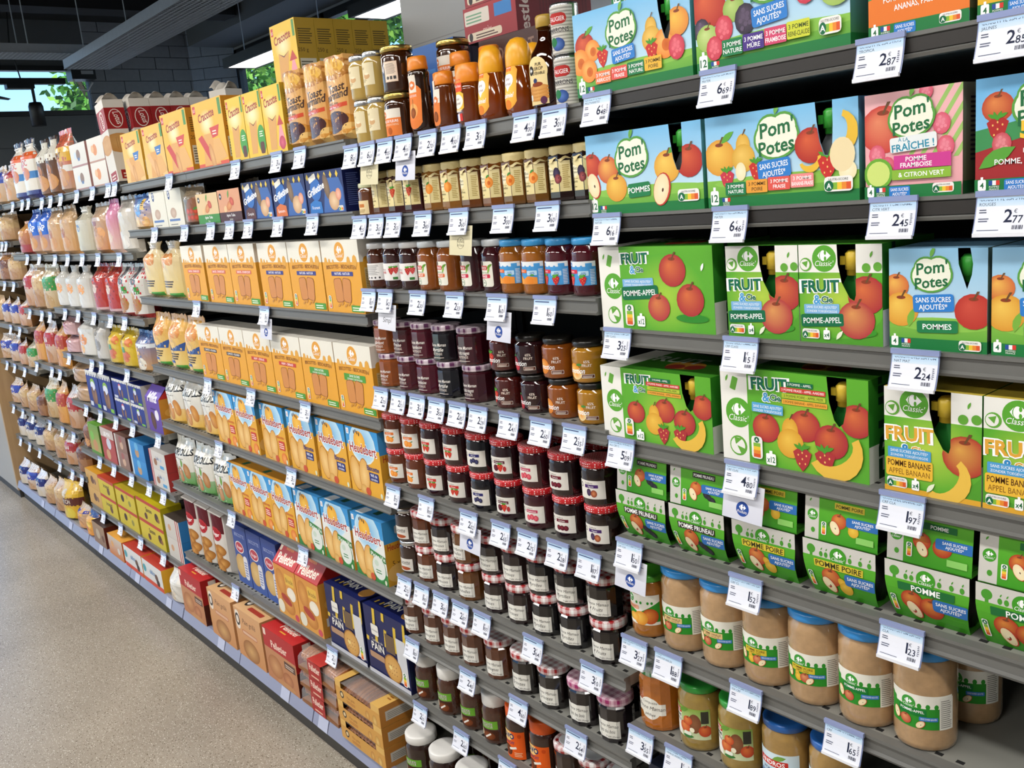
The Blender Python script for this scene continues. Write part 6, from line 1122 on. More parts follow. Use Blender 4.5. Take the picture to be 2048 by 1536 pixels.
# ================================================================== cakes, brioche and bread bays
def gen(c1, c2=None, spots=(), bands=(), txt=None, tc='#fff', ty=.7, th=.12, boxes=()):
    def f(a):
        a.r(0, 0, 1, 1, c1, c2 or c1)
        for y0, y1, c in bands: a.r(0, y0, 1, y1, c)
        for x, y, r, c in spots: a.e(x, y, r, r * .8, c, n=12)
        for x0, y0, x1, y1, c in boxes: a.r(x0, y0, x1, y1, c)
        if txt: a.t(txt, .5, ty, th, tc, wmax=.84, bold=.02, rot=.04)
    return f
zD = ZT['Dd']; zE = ZT['E']; zF = ZT['F']
BRN = [(.3, .3, .16, '#b4763a'), (.6, .25, .18, '#c68c4e'), (.5, .45, .14, '#a8682e')]
def B(key, w, h, d, art, base, seed, name='bread_bag', top='seal', **k): bag(key, name, w, h, d, art, base, seed=seed, top=top, **k)
# top shelf
carton('wh2', 'wafer_pack', 'wafer pack', .22, .092, .1, gen('#d8d2c8', '#e0dcd4', [(.5, .5, .3, '#8a6a54'), (.3, .5, .2, '#c8d4e0')], [(0, .08, '#a87a74')], 'hei', '#2a78b8', .25, .2), '#b88a84', '#d0cac2'); carton('wh3', 'wafer_pack', 'wafer pack', .2, .092, .1, gen('#d8d2c8', '#e4dcd0', [(.45, .5, .3, '#d88a4a'), (.3, .55, .2, '#e8b484')], [(0, .07, '#b88a74')]), '#b88a84', '#d0cac2')
for k, x, nm in (('wh2', -4.125, 'brown oval'), ('wh3', -3.885, 'orange oval')):
    for i, q in enumerate(('lower', 'upper')): put(k, x, F, zD[0] + .0925 * i, 'white wafer pack with %s, %s one of its pile' % (nm, q))
B('ryb', .2, .27, .1, gen('#b08a6a', '#c84a2a', BRN, [(.5, .72, '#d8a82c'), (.34, .44, '#d8d4cc')], 'MMY', '#5a1c14', .55, .1), '#8a5a3c', 41, 'brioche_bag'); put('ryb', -4.43, F, zD[0], 'brioche bag with red flames and a yellow band on the top shelf')
B('dkb', .15, .26, .1, gen('#7a5234', '#3a2620', BRN, [(.6, .95, '#d8d4c8')]), '#5a3a26', 42, 'brioche_bag', top='gather')
for x in (-4.63, -4.79): put('dkb', x, F, zD[0], 'dark brown brioche bag with a pale crumpled neck', 'dark brioche bags')
B('org', .22, .28, .1, gen('#d8cfc0', '#e4ded2', [(.4, .5, .12, '#d8642c'), (.6, .42, .14, '#c8743a')], [(.66, .8, '#d8602a'), (.88, 1, '#141a44'), (.34, .46, '#3a74b0'), (0, .14, '#2a2f78')], 'CROC', '#c8402a', .55, .1), '#cfc8bc', 43, 'brioche_bag', top='gather')
put('org', -4.975, F, zD[0] - 0, 'white and orange bag with a navy top beside the dark bags') if False else None
for x in (-5.06, -5.28): put('org', x, F, zE[0], 'white and orange bun bag with a navy gathered top', 'orange and navy bun bags')
B('tanr', .22, .2, .11, gen('#b48a5c', '#c8a880', BRN, [(.62, .8, '#a83028')]), '#b08a60', 44); B('tanb', .2, .2, .11, gen('#b48c60', '#cdb8a0', BRN, [(.55, .85, '#2a3a98')], 'PAIN', '#e8e8f0', .64, .12), '#b8946c', 45)
put('tanr', -5.5, F, zE[0], 'tan bread bag with a red band on the top shelf'); put('tanb', -5.75, F, zF[0], 'tan bread bag with a blue band on the top shelf of the end unit'); put('tanb', -6.0, F, zF[0], 'blue banded bread bag nearest the oak cabinet on the top shelf')
# second shelf
B('map', .17, .22, .1, gen('#c8986a', '#1f58b8', BRN, [(.42, .95, '#2560c4')], 'WRAP', '#fff', .5, .13, boxes=((.08, .56, .34, .9, '#d8d4d8'), (.06, .22, .3, .36, '#e0a090'))), '#2058b8', 46, 'wrap_pack')
for x in (-5.16, -4.965): put('map', x - .02, F, zE[1], 'bright blue wrap pack with white lettering', 'blue wrap packs')
B('bunr', .2, .17, .12, gen('#8a3024', '#c88a48', [(.5, .7, .3, '#c8904c')], [(0, .3, '#9a2c24')]), '#b07a40', 47, 'bun_bag'); put('bunr', -5.42, F, zE[1], 'bun bag with a dark red foot beside the blue wraps')
B('krf', .2, .218, .1, gen('#c8945c', '#c0a078', BRN, [], None, boxes=((.3, .35, .6, .45, '#9a4a34'),)), '#b89468', 48, 'pastry_bag', top='seal')
for x in (-4.8, -4.58): put('krf', x, F, zD[1], 'kraft coloured pastry bag with dark emblem', 'kraft pastry bags')
B('slv', .22, .2, .1, gen('#b8b09a', '#c4beac', [(.4, .8, .08, '#2a2a2a'), (.5, .55, .1, '#5a7ab0')]), '#aaa48e', 49, 'pastry_bag', top='gather'); put('slv', -4.32, F, zD[1], 'silvery cellophane pastry bag with small round emblem')
B('bro', .21, .205, .1, gen('#c07a3c', '#b8a48c', BRN + [(.7, .4, .15, '#d89a58')], [], None, boxes=((.35, .55, .6, .64, '#8a4a34'),)), '#b09070', 50, 'pastry_bag'); put('bro', -4.08, F, zD[1], 'brown pastry bag of small rolls on the second shelf')
B('pnk', .12, .21, .08, gen('#d8b8a8', '#c86aa0', [(.4, .3, .18, '#d8c0b0')]), '#c888a8', 51, 'pastry_bag'); put('pnk', -3.9, F, zD[1], 'pink topped narrow pastry bag')
B('wht', .2, .215, .09, gen('#cfc8bc', '#c4bdb2', [(.3, .45, .12, '#c8a050'), (.6, .2, .14, '#d8d0c4')]), '#c4bcb0', 52, 'pastry_bag'); put('wht', -3.73, F, zD[1], 'whitish translucent pastry bag at the end of the second shelf')
# third shelf
B('mad', .178, .2, .1, gen('#d8d6d0', '#b8b4ac', [(.35, .5, .16, '#d8843a'), (.6, .48, .15, '#e09a50')], [(.0, .12, '#d0ccc6')]), '#cfccc6', 53, 'madeleine_bag', top='gather')
for x in (-4.85, -4.665, -4.48): put('mad', x, F, zD[2], 'white madeleine bag with orange cakes printed', 'white madeleine bags')
B('redb', .185, .21, .11, gen('#a82a22', '#b83a2a', [(.2, .35, .16, '#b0703c'), (.5, .5, .12, '#d8c0b0'), (.25, .9, .1, '#d8a040')], [(0, .12, '#c8a0a0')]), '#7a1c1c', 54, 'cake_bag')
for x in (-4.245, -4.055): put('redb', x, F, zD[2], 'glossy red bag of small cakes', 'red cake bags')
B('bear', .148, .21, .1, gen('#d8d6d2', '#cfcdc8', [(.5, .25, .22, '#a8702c'), (.4, .4, .12, '#c08a3c'), (.1, .3, .1, '#d8843a')], [(.0, .08, '#b02a28')], None, boxes=((.45, .62, .7, .95, '#55575c'), (.62, .45, .8, .58, '#3f8a34'))), '#b8242c', 55, 'cake_bag')
for x in (-3.88, -3.728): put('bear', x, F - .004, zD[2], 'white and red cake bag with brown cake shapes', 'white and red cake bags')
# fourth shelf
B('pkp', .2, .085, .1, gen('#c8a0a0', '#b89090', [(.5, .5, .3, '#b06a70')]), '#b89898', 56, 'cake_pack')
for i, q in enumerate(('lower', 'upper')): put('pkp', -4.86, F, zD[3] + .086 * i, 'pink wrapped cake pack, %s one of its pile' % q)
B('wor', .24, .185, .1, gen('#d0ccc4', '#d6d4ce', [(.35, .5, .18, '#e0923a'), (.62, .45, .17, '#d8842c'), (.5, .2, .14, '#e8b060')]), '#c8c4bc', 57, 'madeleine_bag', top='gather'); put('wor', -4.6, F, zD[3], 'white bag with large golden cakes on the fourth shelf')
B('wgr', .15, .18, .09, gen('#c4c0ba', '#bab6b0', [(.5, .4, .2, '#8a8680'), (.4, .7, .15, '#5a5650')]), '#b8b4ae', 58, 'cake_bag'); put('wgr', -4.36, F, zD[3], 'greyish white cake bag on the fourth shelf')
B('yel', .176, .165, .1, gen('#c8a828', '#d8b82c', [(.3, .7, .14, '#5a2a14'), (.6, .3, .18, '#c8642a'), (.2, .25, .14, '#6a3418'), (.75, .65, .14, '#d87a2c')], [], None, boxes=((.42, .4, .6, .54, '#3f8a34'),)), '#c09a24', 59, 'cake_bag')
for x in (-4.17, -3.99): put('yel', x, F, zD[3], 'yellow bag of chocolate filled cakes', 'yellow cake bags')
B('blw', .17, .165, .09, gen('#c89858', '#2a64a8', [(.4, .5, .2, '#d8b070'), (.6, .2, .2, '#d8d0c0')], [(.6, .7, '#e0e4ea')]), '#3a6aa8', 60, 'cake_bag', ); put('blw', -3.8, F, zD[3], 'blue and white cake bag beside the toasted bread')
# fifth shelf
B('cel', .26, .095, .12, gen('#a8845c', '#c0a080', [(.4, .6, .3, '#cfc8bc'), (.7, .4, .25, '#b08858')]), '#b0906c', 61, 'cellophane_loaf')
for i, q in enumerate(('lower', 'upper')): put('cel', -4.83, F, zD[4] + .096 * i, 'loaf in crinkled cellophane, %s one of its pile' % q)
def art_nav(c):
    def f(a): a.r(0, 0, 1, 1, '#1d2c78', '#24348c'); a.r(0, .86, 1, 1, '#d8d6d0'); [a.e(.12 + i * .2, .88, .04, .05, '#1d2c78', n=8) for i in range(5)]; a.e(.5, .66, .2, .14, c); a.e(.5, .6, .2, .12, '#d8dcec'); a.e(.42, .34, .12, .24, '#6a4630', '#8a6448', rot=.2); a.e(.62, .32, .12, .22, '#7a563c', '#9a7458', rot=-.2); a.r(.66, .04, .92, .14, '#7ab83a'); a.r(.06, .04, .3, .16, '#c8ccd8')
    return f
carton('navt', 'sponge_cake_box', 'box', .185, .178, .06, art_nav('#8ab83a'), '#16225e', '#1c2a74'); carton('navs', 'sponge_cake_box', 'box', .2, .088, .09, art_nav('#d86a6a'), '#c8c6c0', '#1c2a74'); carton('navg', 'sponge_cake_box', 'box', .165, .088, .09, art_nav('#9ac84a'), '#c8c6c0', '#1c2a74')
for x in (-4.555, -4.36): put('navt', x, F, zD[4], 'upright navy sponge cake box with white top band', 'upright navy cake boxes')
for i, q in enumerate(('lower', 'upper')): put('navs', -4.14, F, zD[4] + .0885 * i, 'low navy cake box with pink arc, %s one of its pile' % q); put('navg', -3.94, F, zD[4] + .0885 * i, 'low navy cake box with lime arc, %s one of its pile' % q)
def art_pur(a): a.r(0, 0, 1, 1, '#5a3a96', '#6a4aa8'); a.t('Milka', .5, .68, .2, '#f4f0f8', wmax=.8, shear=.25, bold=.03); a.e(.4, .25, .14, .2, '#4a2a1c', '#6a4230', rot=.3); a.e(.7, .4, .12, .12, '#e8e4ee'); a.r(.3, .5, .7, .53, '#3a2270')
gable('mil', 'chocolate_cake_box', .16, .185, .09, art_pur, '#4a2f84'); put('mil', -3.74, F, zD[4], 'purple chocolate cake box at the end of the fifth shelf')
# sixth shelf
def D6(key, w, h, art, side, top, lab, xs, z, d=.09, two=False, nm='cake_box', grp=None):
    carton(key, nm, 'box', w, h, d, art, side, top)
    for x in xs:
        if two:
            for i, q in enumerate(('lower', 'upper')): put(key, x, F if z > .2 else FB, z + (h + .0005) * i, lab + ', %s one of its pile' % q, (grp + ' ' + q) if grp else None)
        else: put(key, x, F if z > .2 else FB, z, lab, grp)
B('brk', .15, .15, .09, gen('#6a3c24', '#8a5a3a', BRN), '#6a4630', 62, 'pastry_bag'); put('brk', -4.87, F, zD[5], 'brown pastry bag at the bread end of the sixth shelf')
D6('grn', .17, .15, gen('#b0a05a', '#6a9a3a', [(.5, .3, .25, '#c08a5a'), (.3, .6, .2, '#7ab84a')], [(.0, .1, '#5a8a34')]), '#4a7a2c', '#7ab84a', 'green apple cake box on the sixth shelf', (-4.7,), zD[5])
D6('rdw', .2, .158, gen('#b04a44', '#a8423c', [(.55, .55, .22, '#c8ccd8'), (.4, .2, .2, '#c89a70')], [(.72, 1, '#c8b8b0')], 'LES MINI', '#fff', .78, .12), '#8a2a28', '#b86a60', 'red and grey cake box on the sixth shelf', (-4.48,), zD[5])
D6('brx', .165, .078, gen('#8a6a5a', '#94746a', [(.55, .4, .3, '#c8a48a'), (.5, .75, .25, '#a05a54')], [], None, boxes=((0, 0, .14, 1, '#c8c0b8'),)), '#5a3a30', '#7a5a50', 'taupe cake box on the sixth shelf', (-4.28,), zD[5], two=True)
D6('blx', .2, .078, gen('#2a80c4', '#3a8ccc', [(.5, .4, .34, '#b89470'), (.5, .75, .3, '#6ab0dc')], [], None, boxes=((0, 0, .1, 1, '#c8d8e4'),)), '#1f5fa0', '#3a86c4', 'bright blue biscuit box on the sixth shelf', (-4.06,), zD[5], two=True)
D6('stx', .19, .078, gen('#cfcac4', '#d6d2cc', [(.35, .4, .25, '#9a6a4a'), (.7, .6, .15, '#b8c4d4')], [], 'Lulu', '#4a6a9a', .55, .2, boxes=((0, 0, .05, 1, '#b83a38'), (.1, 0, .14, 1, '#b83a38'), (.6, .12, .85, .3, '#4a9acc'))), '#b03a38', '#c8c4c0', 'white biscuit box with red stripes on the sixth shelf', (-3.8,), zD[5], two=True)
# seventh shelf
D6('ybr', .215, .092, gen('#c89a54', '#d0a45c', [(.5, .5, .3, '#6a4630'), (.7, .45, .2, '#8a6448')]), '#c8861c', '#d89a2c', 'tan marble cake box on the seventh shelf', (-4.895,), zD[6], two=True)
SAV = lambda t, s: gen('#c8b42c', '#d0bc34', s, [(.84, 1, '#b83a28')], t, '#3a1c10', .5, .22)
D6('sv1', .25, .092, SAV('brossard', [(.6, .35, .25, '#6a4630')]), '#b09a24', '#c84a2c', 'yellow cake box with faint lettering next to the tan ones', (-4.66,), zD[6], two=True); D6('sv2', .28, .092, SAV('', [(.35, .5, .25, '#3a1f14'), (.7, .4, .2, '#8a8438'), (.6, .7, .15, '#b0a02a')]), '#b09a24', '#c8b02c', 'yellow cake box with a dark chocolate drop', (-4.37,), zD[6], two=True); D6('sav', .315, .097, SAV('Savane', [(.8, .45, .26, '#4a2814'), (.86, .35, .15, '#8a5a30'), (.35, .25, .2, '#5a3018')]), '#b8a414', '#cfbc1c', 'yellow cake box with big dark lettering and sliced cake', (-4.045,), zD[6], two=True)
D6('wbl', .17, .09, gen('#c8c2ba', '#cfcac2', [(.3, .5, .2, '#c89a74')], [], None, boxes=((.75, 0, .8, 1, '#b83a38'), (.88, 0, .93, 1, '#b83a38'))), '#2a78b8', '#4a3f38', 'white biscuit box with blue side next to the rusk bags', (-3.765,), zD[6], two=True)
# deck
B('yeb', .2, .21, .12, gen('#d0a028', '#d8b02c', [(.4, .7, .14, '#c8b8a0'), (.6, .2, .2, '#d8c040')], [(.4, .62, '#5a2418')], 'PITCH', '#e8dcc8', .46, .1), '#c09428', 63, 'brioche_bag'); put('yeb', -5.345, FB, ZB_, 'yellow and dark brown brioche bag on the deck', rz=.2)
B('tor', .17, .125, .1, gen('#c88a4c', '#b8a890', BRN + [(.6, .7, .2, '#d8a040')], [(.7, .8, '#2a2f8a')]), '#b89468', 64, 'brioche_bag')
put('tor', -5.13, FB + .005, ZB_, 'brioche bag with a thin blue band on the deck'); B('orb', .16, .125, .1, gen('#d88a34', '#d8a82c', [(.4, .3, .2, '#c8642a'), (.6, .5, .2, '#e8c050')], [(.8, 1, '#1c2460')]), '#c87a2c', 65, 'brioche_bag'); put('orb', -4.96, FB, ZB_, 'orange brioche bag with a navy top on the deck')
D6('tab', .2, .11, gen('#8a6a54', '#a08468', [(.4, .5, .3, '#b8a890'), (.8, .4, .2, '#6a4430')]), '#5a2418', '#3a2418', 'brown biscuit box on the deck beside the brioche bags', (-4.76,), ZB_, d=.07)
D6('tao', .22, .1, gen('#c8742c', '#c8c0b4', [(.3, .6, .2, '#d8a060'), (.7, .4, .2, '#d0ccc4')]), '#c8641c', '#e0a040', 'orange and cream biscuit box on the deck', (-4.5,), ZB_, d=.07)
D6('kin', .248, .103, gen('#d4d4d2', '#dadad8', [(.1, .6, .22, '#4a9aa4'), (.7, .5, .2, '#6a4a3a'), (.75, .3, .2, '#3a2418')], [(0, .2, '#d0482a')], 'délice', '#3a7ab0', .52, .2), '#d8a024', '#b83a2c', 'white and orange snack cake box with a blue drop on the deck', (-4.243, -3.984), ZB_, d=.09, grp='white and orange snack boxes')
B('wdk', .19, .122, .1, gen('#cfcac0', '#d6d2c8', [(.4, .6, .2, '#e4e0d8'), (.5, .25, .2, '#c8b8a0')]), '#c4beb2', 66, 'cake_bag'); put('wdk', -3.74, FB, ZB_, 'plain white cake bag on the deck beside the red toast box')
# bread units near the oak cabinet
VAR = {'bw': ('#b48a60', '#2c3c9c', '#d8d4d0', 'white bread bag with blue'), 'rw': ('#b07c4c', '#a82c2c', '#d8cfc8', 'bread bag with red'), 'tn': ('#a87c50', '#c8a878', '#cdb08c', 'tan bread bag with beige'), 'gn': ('#b4905c', '#3a8a3f', '#d8d0b8', 'bread bag with green'), 'br': ('#8a5a34', '#6a3c20', '#a8784c', 'dark brown bread bag with chestnut'), 'gd': ('#c8883c', '#a83a24', '#d8a85c', 'golden roll bag with rust'), 'nv': ('#c8b8a0', '#18206a', '#d8d8e0', 'pale bread bag with navy')}
for k, (b_, c_, t_, l_) in VAR.items(): B('b' + k, .17, .185, .11, gen(b_, t_, [(.3, .22, .18, b_), (.6, .2, .2, b_), (.5, .3, .14, b_)], [(.45, .75, c_)], 'PAIN' if k in ('bw', 'nv', 'rw') else None, '#eeeae4', .54, .12), b_, 70 + len(k) + ord(k[0]))
ROW = [(zE[2], 'E', ('rw', 'tn', 'gn'), 'third'), (zE[3], 'E', ('gd', 'rw', 'gd'), 'fourth'), (zE[4], 'E', ('gn', 'gd', 'rw'), 'fifth'), (zE[5], 'E', ('tn', 'rw', 'br'), 'sixth')]
for z, u_, ks, nth in ROW:
    for i, k in enumerate(ks): put('b' + k, -5.53 + .215 * i, F, z, '%s print on the %s shelf beside the cakes' % (VAR[k][3], nth), 'bread bags, %s shelf beside the cakes' % nth, rz=random.Random(i + int(z * 90)).uniform(-.2, .2), sc=(1.05, 1, 1.25 if nth in ('third', 'fourth', 'fifth') else .95))
for z, ks, nth in ((zF[1], ('bw', 'tn', 'gn', 'tn'), 'second'), (zF[2], ('tn', 'bw', 'br', 'tn'), 'third'), (zF[3], ('tn', 'bw', 'bw', 'rw'), 'fourth'), (zF[4], ('bw', 'bw', 'rw', 'gn'), 'fifth'), (zF[5], ('bw', 'tn', 'tn', 'br'), 'sixth'), (zF[6], ('nv', 'nv', 'nv', 'tn'), 'seventh'), (ZB_, ('nv', 'bw', 'nv', 'tn'), 'lowest')):
    for i, k in enumerate(ks): put('b' + k, -6.43 + .215 * i, F if z > .2 else FB, z, '%s print on the %s shelf of the end unit' % (VAR[k][3], nth), 'bread bags, %s shelf of the end unit' % nth, rz=random.Random(i + int(z * 77)).uniform(-.25, .25), sc=(1.05, 1, .85))
put('btn', -5.56, FB, ZB_, 'tan bread bag on the deck beside the brioche bag', sc=(1.05, 1, 1)); put('bbr', -5.75 + .0, FB + .12, ZB_, 'dark brown bread bag at the back of the deck')
# stock kept on top of the shelving
def art_red(a): a.r(0, 0, 1, 1, '#8f1a24', '#a0202a'); a.rr(.02, .5, .5, .9, '#d8cfc4', rad=.04); a.lines(.05, .56, .4, .84, 3, '#6a9a7a'); a.r(.6, .55, .92, .9, '#2a7ac0'); a.t('mix', .45, .2, .2, '#d8b0a8'); a.rr(.05, .06, .72, .28, '#d8c8b0', rad=.08); a.lines(.22, .1, .68, .25, 2, '#4a2a24'); a.e(.12, .17, .09, .12, '#201010')
RS = lambda a: (a.r(0, 0, 1, 1, '#7a1420'), a.t('Nestlé', .16, .3, .36, '#e8d8d0', rot=PI / 2, bold=.02), a.bars(.3, .1, .95, .95, 16, '#6a0f1c'))
carton('redc', 'red_stock_carton', 'box', .18, .075, .22, art_red, '#7a1420', '#8a1a24', sideart=RS); carton('brnc', 'brown_stock_carton', 'box', .2, .19, .22, gen('#3a1a14', '#45201a', [(.5, .7, .2, '#5a3024')], [], 'CHOCOLAT', '#8a6a5a', .75, .14), '#2a120e', '#3a1a14')
put('brnc', -1.585, 1.345, zB[0], 'dark brown stock carton under the red ones')
for i, nm in enumerate(('lower', 'upper')): put('redc', -1.64 + .01 * i, 1.345, zB[0] + .1905 + .0755 * i, '%s red stock carton kept above the honey bottles' % nm)
carton('bluc', 'blue_stock_carton', 'box', .2, .22, .2, lambda a: (a.r(0, 0, 1, 1, '#1f4f94', '#2a62ac'), a.r(.78, .62, .94, .76, '#c8ccd4'), a.bars(.8, .63, .93, .75, 10, '#222'), a.r(.1, .7, .6, .74, '#3a78c0')), '#3a4a6a', '#2a5aa0', sideart=lambda a: (a.r(0, 0, 1, 1, '#5a5f74'), a.bars(.0, 0, 1, 1, 9, '#474c62')))
put('bluc', -1.885, 1.352, zB[0], 'blue stock carton behind the gold lidded honey')
carton('grypil', 'grey_stock_carton', 'box', .34, .52, .055, lambda a: (a.r(0, 0, 1, 1, '#9a9c9c', '#a4a6a6'), a.r(0, .5, 1, .505, '#858787')), '#8fb4dc', '#b0b2b2'); put('grypil', -2.11, 1.555, zB[0] + .02, 'large plain grey carton standing at the back of the shelf top')  # block stands in for a pillar; blue daylight painted on its side
# ================================================================== price tags
def price_mesh(price, title):
    key = ('tag', price, title)
    if key in TXT: return TXT[key]
    w, h = .0615, .0455; a = Art(w, h); a.r(0, 0, 1, 1, '#e4e7f2', '#e9ecf6'); a.r(0, .68, 1, .96, '#d4e4f4', '#a4cdf0')
    l1, l2 = (title + '|').split('|')[:2]
    if l1: a.t(l1, .05, .82, .085, '#22355e', al='l', wmax=.9, bold=.008)
    else: a.lines(.05, .8, .8, .9, 1, '#3a4a78')
    if l2: a.t(l2, .05, .7, .08, '#22355e', al='l', wmax=.6)
    e, c = price.split('.'); a.t(e, .68, .28, .33, '#1c2440', al='r', bold=.014); a.t('€', .70, .5, .1, '#1c2440', al='l'); a.t(c, .69, .26, .19, '#1c2440', al='l', wmax=.2, bold=.008)
    a.lines(.06, .52, .22, .64, 2, '#4a5068'); a.lines(.06, .3, .26, .42, 2, '#5a6078'); a.lines(.06, .08, .5, .12, 1, '#5a6078'); a.bars(.7, .1, .9, .2, 9, '#30344a'); a.lines(.9, .3, .95, .62, 6, '#50546a')
    fn = lambda x, z, o: (x, -.004 - o - .012 * (1 - z / h) ** 1.6, z - h); g = G(); a.build(g, fn, stepz=.0075)
    q = G(); ho = lambda u, v: (lambda p: (p[0] * 1.05, p[1] + .0008, p[2] * 1.03 + .001))(fn((u - .5) * w, v * h, 0)); q.grid(ho, 2, 8, '#7f8db8'); q.box(-w * .53, w * .53, -.006, -.0015, -.003, .004, '#8f9cc8')
    s_ = G(); s_.prism([(-.0185, -h - .0035), (-.0145, -h - .004), (-.0145, -h + .001), (-.0185, -h + .001)], -w / 2, w / 2, '#eef0f8')
    TXT[key] = (g.mesh('card', PAPER), q.mesh('holder', PLASTIC), s_.mesh('bottom_edge', PLASTIC)); return TXT[key]
ORD = ['top', 'second', 'third', 'fourth', 'fifth', 'sixth', 'seventh', 'eighth']
BN = dict(A='fruit pouch', B='jam', C='rusk', Dd='cake', E='bread', F='end')
seen = {}
def tags(b, tier, xs, prices=None, titles=None, cards=None):
    z = RB[b][tier] + .029
    for i, x in enumerate(xs):
        p = prices[i] if prices else '%d.%02d' % (1 + (i * 7 + tier) % 3, (i * 37 + tier * 19) % 100); tt = titles[i] if titles else ''
        near = min((q for q in STOCK if abs(q[1] - RB[b][tier] - .03) < .012), key=lambda q: abs(q[0] - x - .03))[2]
        for cut in (',', ' on the ', ' with ', ' showing ', ' beside ', ' picturing ', ' next to ', ' in the ', ' behind ', ' of the '):
            if len(near.split(cut)[0].split()) > 2: near = near.split(cut)[0]
        near = ' '.join(near.split()[:7]); lab = ('price tag reading %s under the ' % p.replace('.', ' euro ') if prices else 'small white price tag under the ') + near
        m = price_mesh(p, tt); o = thing('price_tag', lab, 'price tag', (x + .031, D - .006, z), group='price tags under the %s' % near, rot=(0, 0, 0))
        c = link('card', m[0], o); link('holder', m[1], o); link('bottom_edge', m[2], o)
        if cards and i in cards: promo(x + .035, z - .045, cards[i], ORD[tier], BN[b])
def promo(x, z, kind, nth, bn):
    if ('promo', kind) not in TXT:
        w, h = .076, .06; a = Art(w, h)
        if kind == 'cream': a.r(0, 0, 1, 1, '#d8d0ac', '#e0d8b8'); a.e(.5, .42, .2, .2, '#8a8468'); a.e(.5, .42, .185, .185, '#dcd4b2'); a.t('Reflets', .5, .42, .12, '#4a4630', wmax=.3, shear=.2); a.t('de France', .5, .3, .1, '#4a4630', wmax=.3, shear=.2)
        elif kind == 'simpl': a.r(0, 0, 1, 1, '#dcdee8', '#e6e8f0'); a.t('Simpl', .5, .3, .2, '#2a2a34', wmax=.5, shear=.2)
        else: a.r(0, 0, 1, 1, '#d4d6e4', '#e2e4ee'); clogo(a, .5, .32, .2, '#274a9a', True, 'Produits')
        a.r(.1, .84, .9, .86, '#5a5c68')
        g = G(); a.build(g, lambda x_, z_, o: (x_, -.003 - o - .008 * (1 - z_ / h), z_ - h)); q = G(); q.grid(lambda u, v: ((u - .5) * w, -.0026 - .008 * (1 - v), (v - 1) * h), 1, 3, '#d8dae4', False); TXT[('promo', kind)] = (g.mesh('card_print', PAPER), q.mesh('card', PAPER))
    m = TXT[('promo', kind)]; o = thing('shelf_card', '%s promotion card under a tag, %s rail of the %s unit' % ({'cream': 'cream', 'simpl': 'plain white', 'blue': 'white blue-emblem'}[kind], nth, bn), 'card', (x, D - .008, z + .014), (0, .04, 0), group='promotion cards, %s rail of the %s unit' % (nth, bn)); link('card', m[1], o); link('card_print', m[0], o)
tags('A', 0, [-1.161, -.914, -.664, -.513], ['6.48', '6.69', '2.87', '2.85'], ['12X90G PPOTES|MULTIVARIETES', '12X90G PPOTES SSA MULTI|MATER', '4X90G PPTE SSA 5 FRTS|TROPICA', '4X90G PPTE SSA 5 FR|JAUNES'])
tags('A', 1, [-1.158, -.903, -.649, -.513], ['6.16', '6.46', '2.45', '2.77'], ['12X90G PPTES POMME|NATUR', '12X90G PPTES SSA MULTI|MATER', '4X90G PP POM FRAMB|CITR VERT', '4X90G PPTE SSA 5 FR|ROUGES'])
tags('A', 2, [-1.152, -.894, -.621], ['3.25', '1.15', '2.24'], ['12X90G GRDE POM SSA|CRF CLASS', '4X90G GRDE POMME SSA|CRF CLASS', '4X90G PPOTES SSA POM|NAT MAT'])
tags('A', 3, [-1.162, -.902, -.64], ['5.09', '4.80', '1.97'], ['12X90G MULTIVARIETE|ALL CRF C', '12X90G PUREE 4 FRT SSA|CRF CLAS', '4X90G GRDE BANANE SSA|CRF CLA'], {1: 'blue'})
tags('A', 4, [-1.16, -.905, -.642], ['1.50', '1.52', '1.23'], ['4X100G PUR POM/PRU SSA|CRF CLA', '4X100G PUR POM POIR SSA|CRF CL', '4X100G PUR POM SSA CRF|CLA'], {0: 'blue'})
tags('A', 5, [-1.165, -1.082, -.914, -.735], ['3.27', '1.88', '1.89', '1.65'], ['350G DESSERT PECHE MAN|CRF CLF', '710G|COMPO.POM VANIL.SSA', '710G COMPO.POM/POIRE|SSA CRF', '710G COMPO POMME SSA|CRF'])
tags('A', 6, [-1.165, -1.072], ['3.55', '1.99'], ['600G COMP PECHE BM', '750G COMP POMME|VANILLE ANDROS'])
tags('B', 0, [-1.968, -1.894, -1.82, -1.746, -1.655, -1.573, -1.491, -1.346, -1.267], ['8.50', '6.60', '4.05', '4.19', '2.70', '4.30', '3.13', '4.00', '3.01'], None, {1: 'cream', 3: 'blue'})
tags('B', 1, [-1.968, -1.894, -1.82, -1.704, -1.575, -1.432, -1.305], ['4.25', '3.65', '3.55', '3.80', '3.60', '3.00', '3.60'], None, {4: 'cream'})
tags('B', 2, [-1.968, -1.894, -1.759, -1.62, -1.477, -1.334], ['1.07', '1.42', '2.30', '2.33', '1.60', '1.60'], None, {1: 'simpl', 4: 'blue'})
tags('B', 3, [-1.968, -1.89, -1.81, -1.732, -1.653, -1.579, -1.476, -1.377, -1.282], ['2.70', '2.71', '3.15', '3.50', '2.85', '2.29', '2.41', '2.60', '2.35'])
tags('B', 4, [-1.968, -1.822, -1.655, -1.54, -1.452, -1.359, -1.27], ['1.72', '1.90', '2.02', '2.65', '2.75', '2.28', '1.87'], None, {2: 'blue'})
tags('B', 5, [-1.968, -1.89, -1.808, -1.728, -1.645, -1.467, -1.288], ['2.75', '1.90', '3.60', '2.87', '1.97', '3.64', '3.10'])
tags('B', 6, [-1.968, -1.729, -1.54, -1.353], ['1.80', '2.40', '4.60', '2.64']); tags('B', 7, [-1.968, -1.787, -1.607], ['2.10', '2.60', '2.05'])
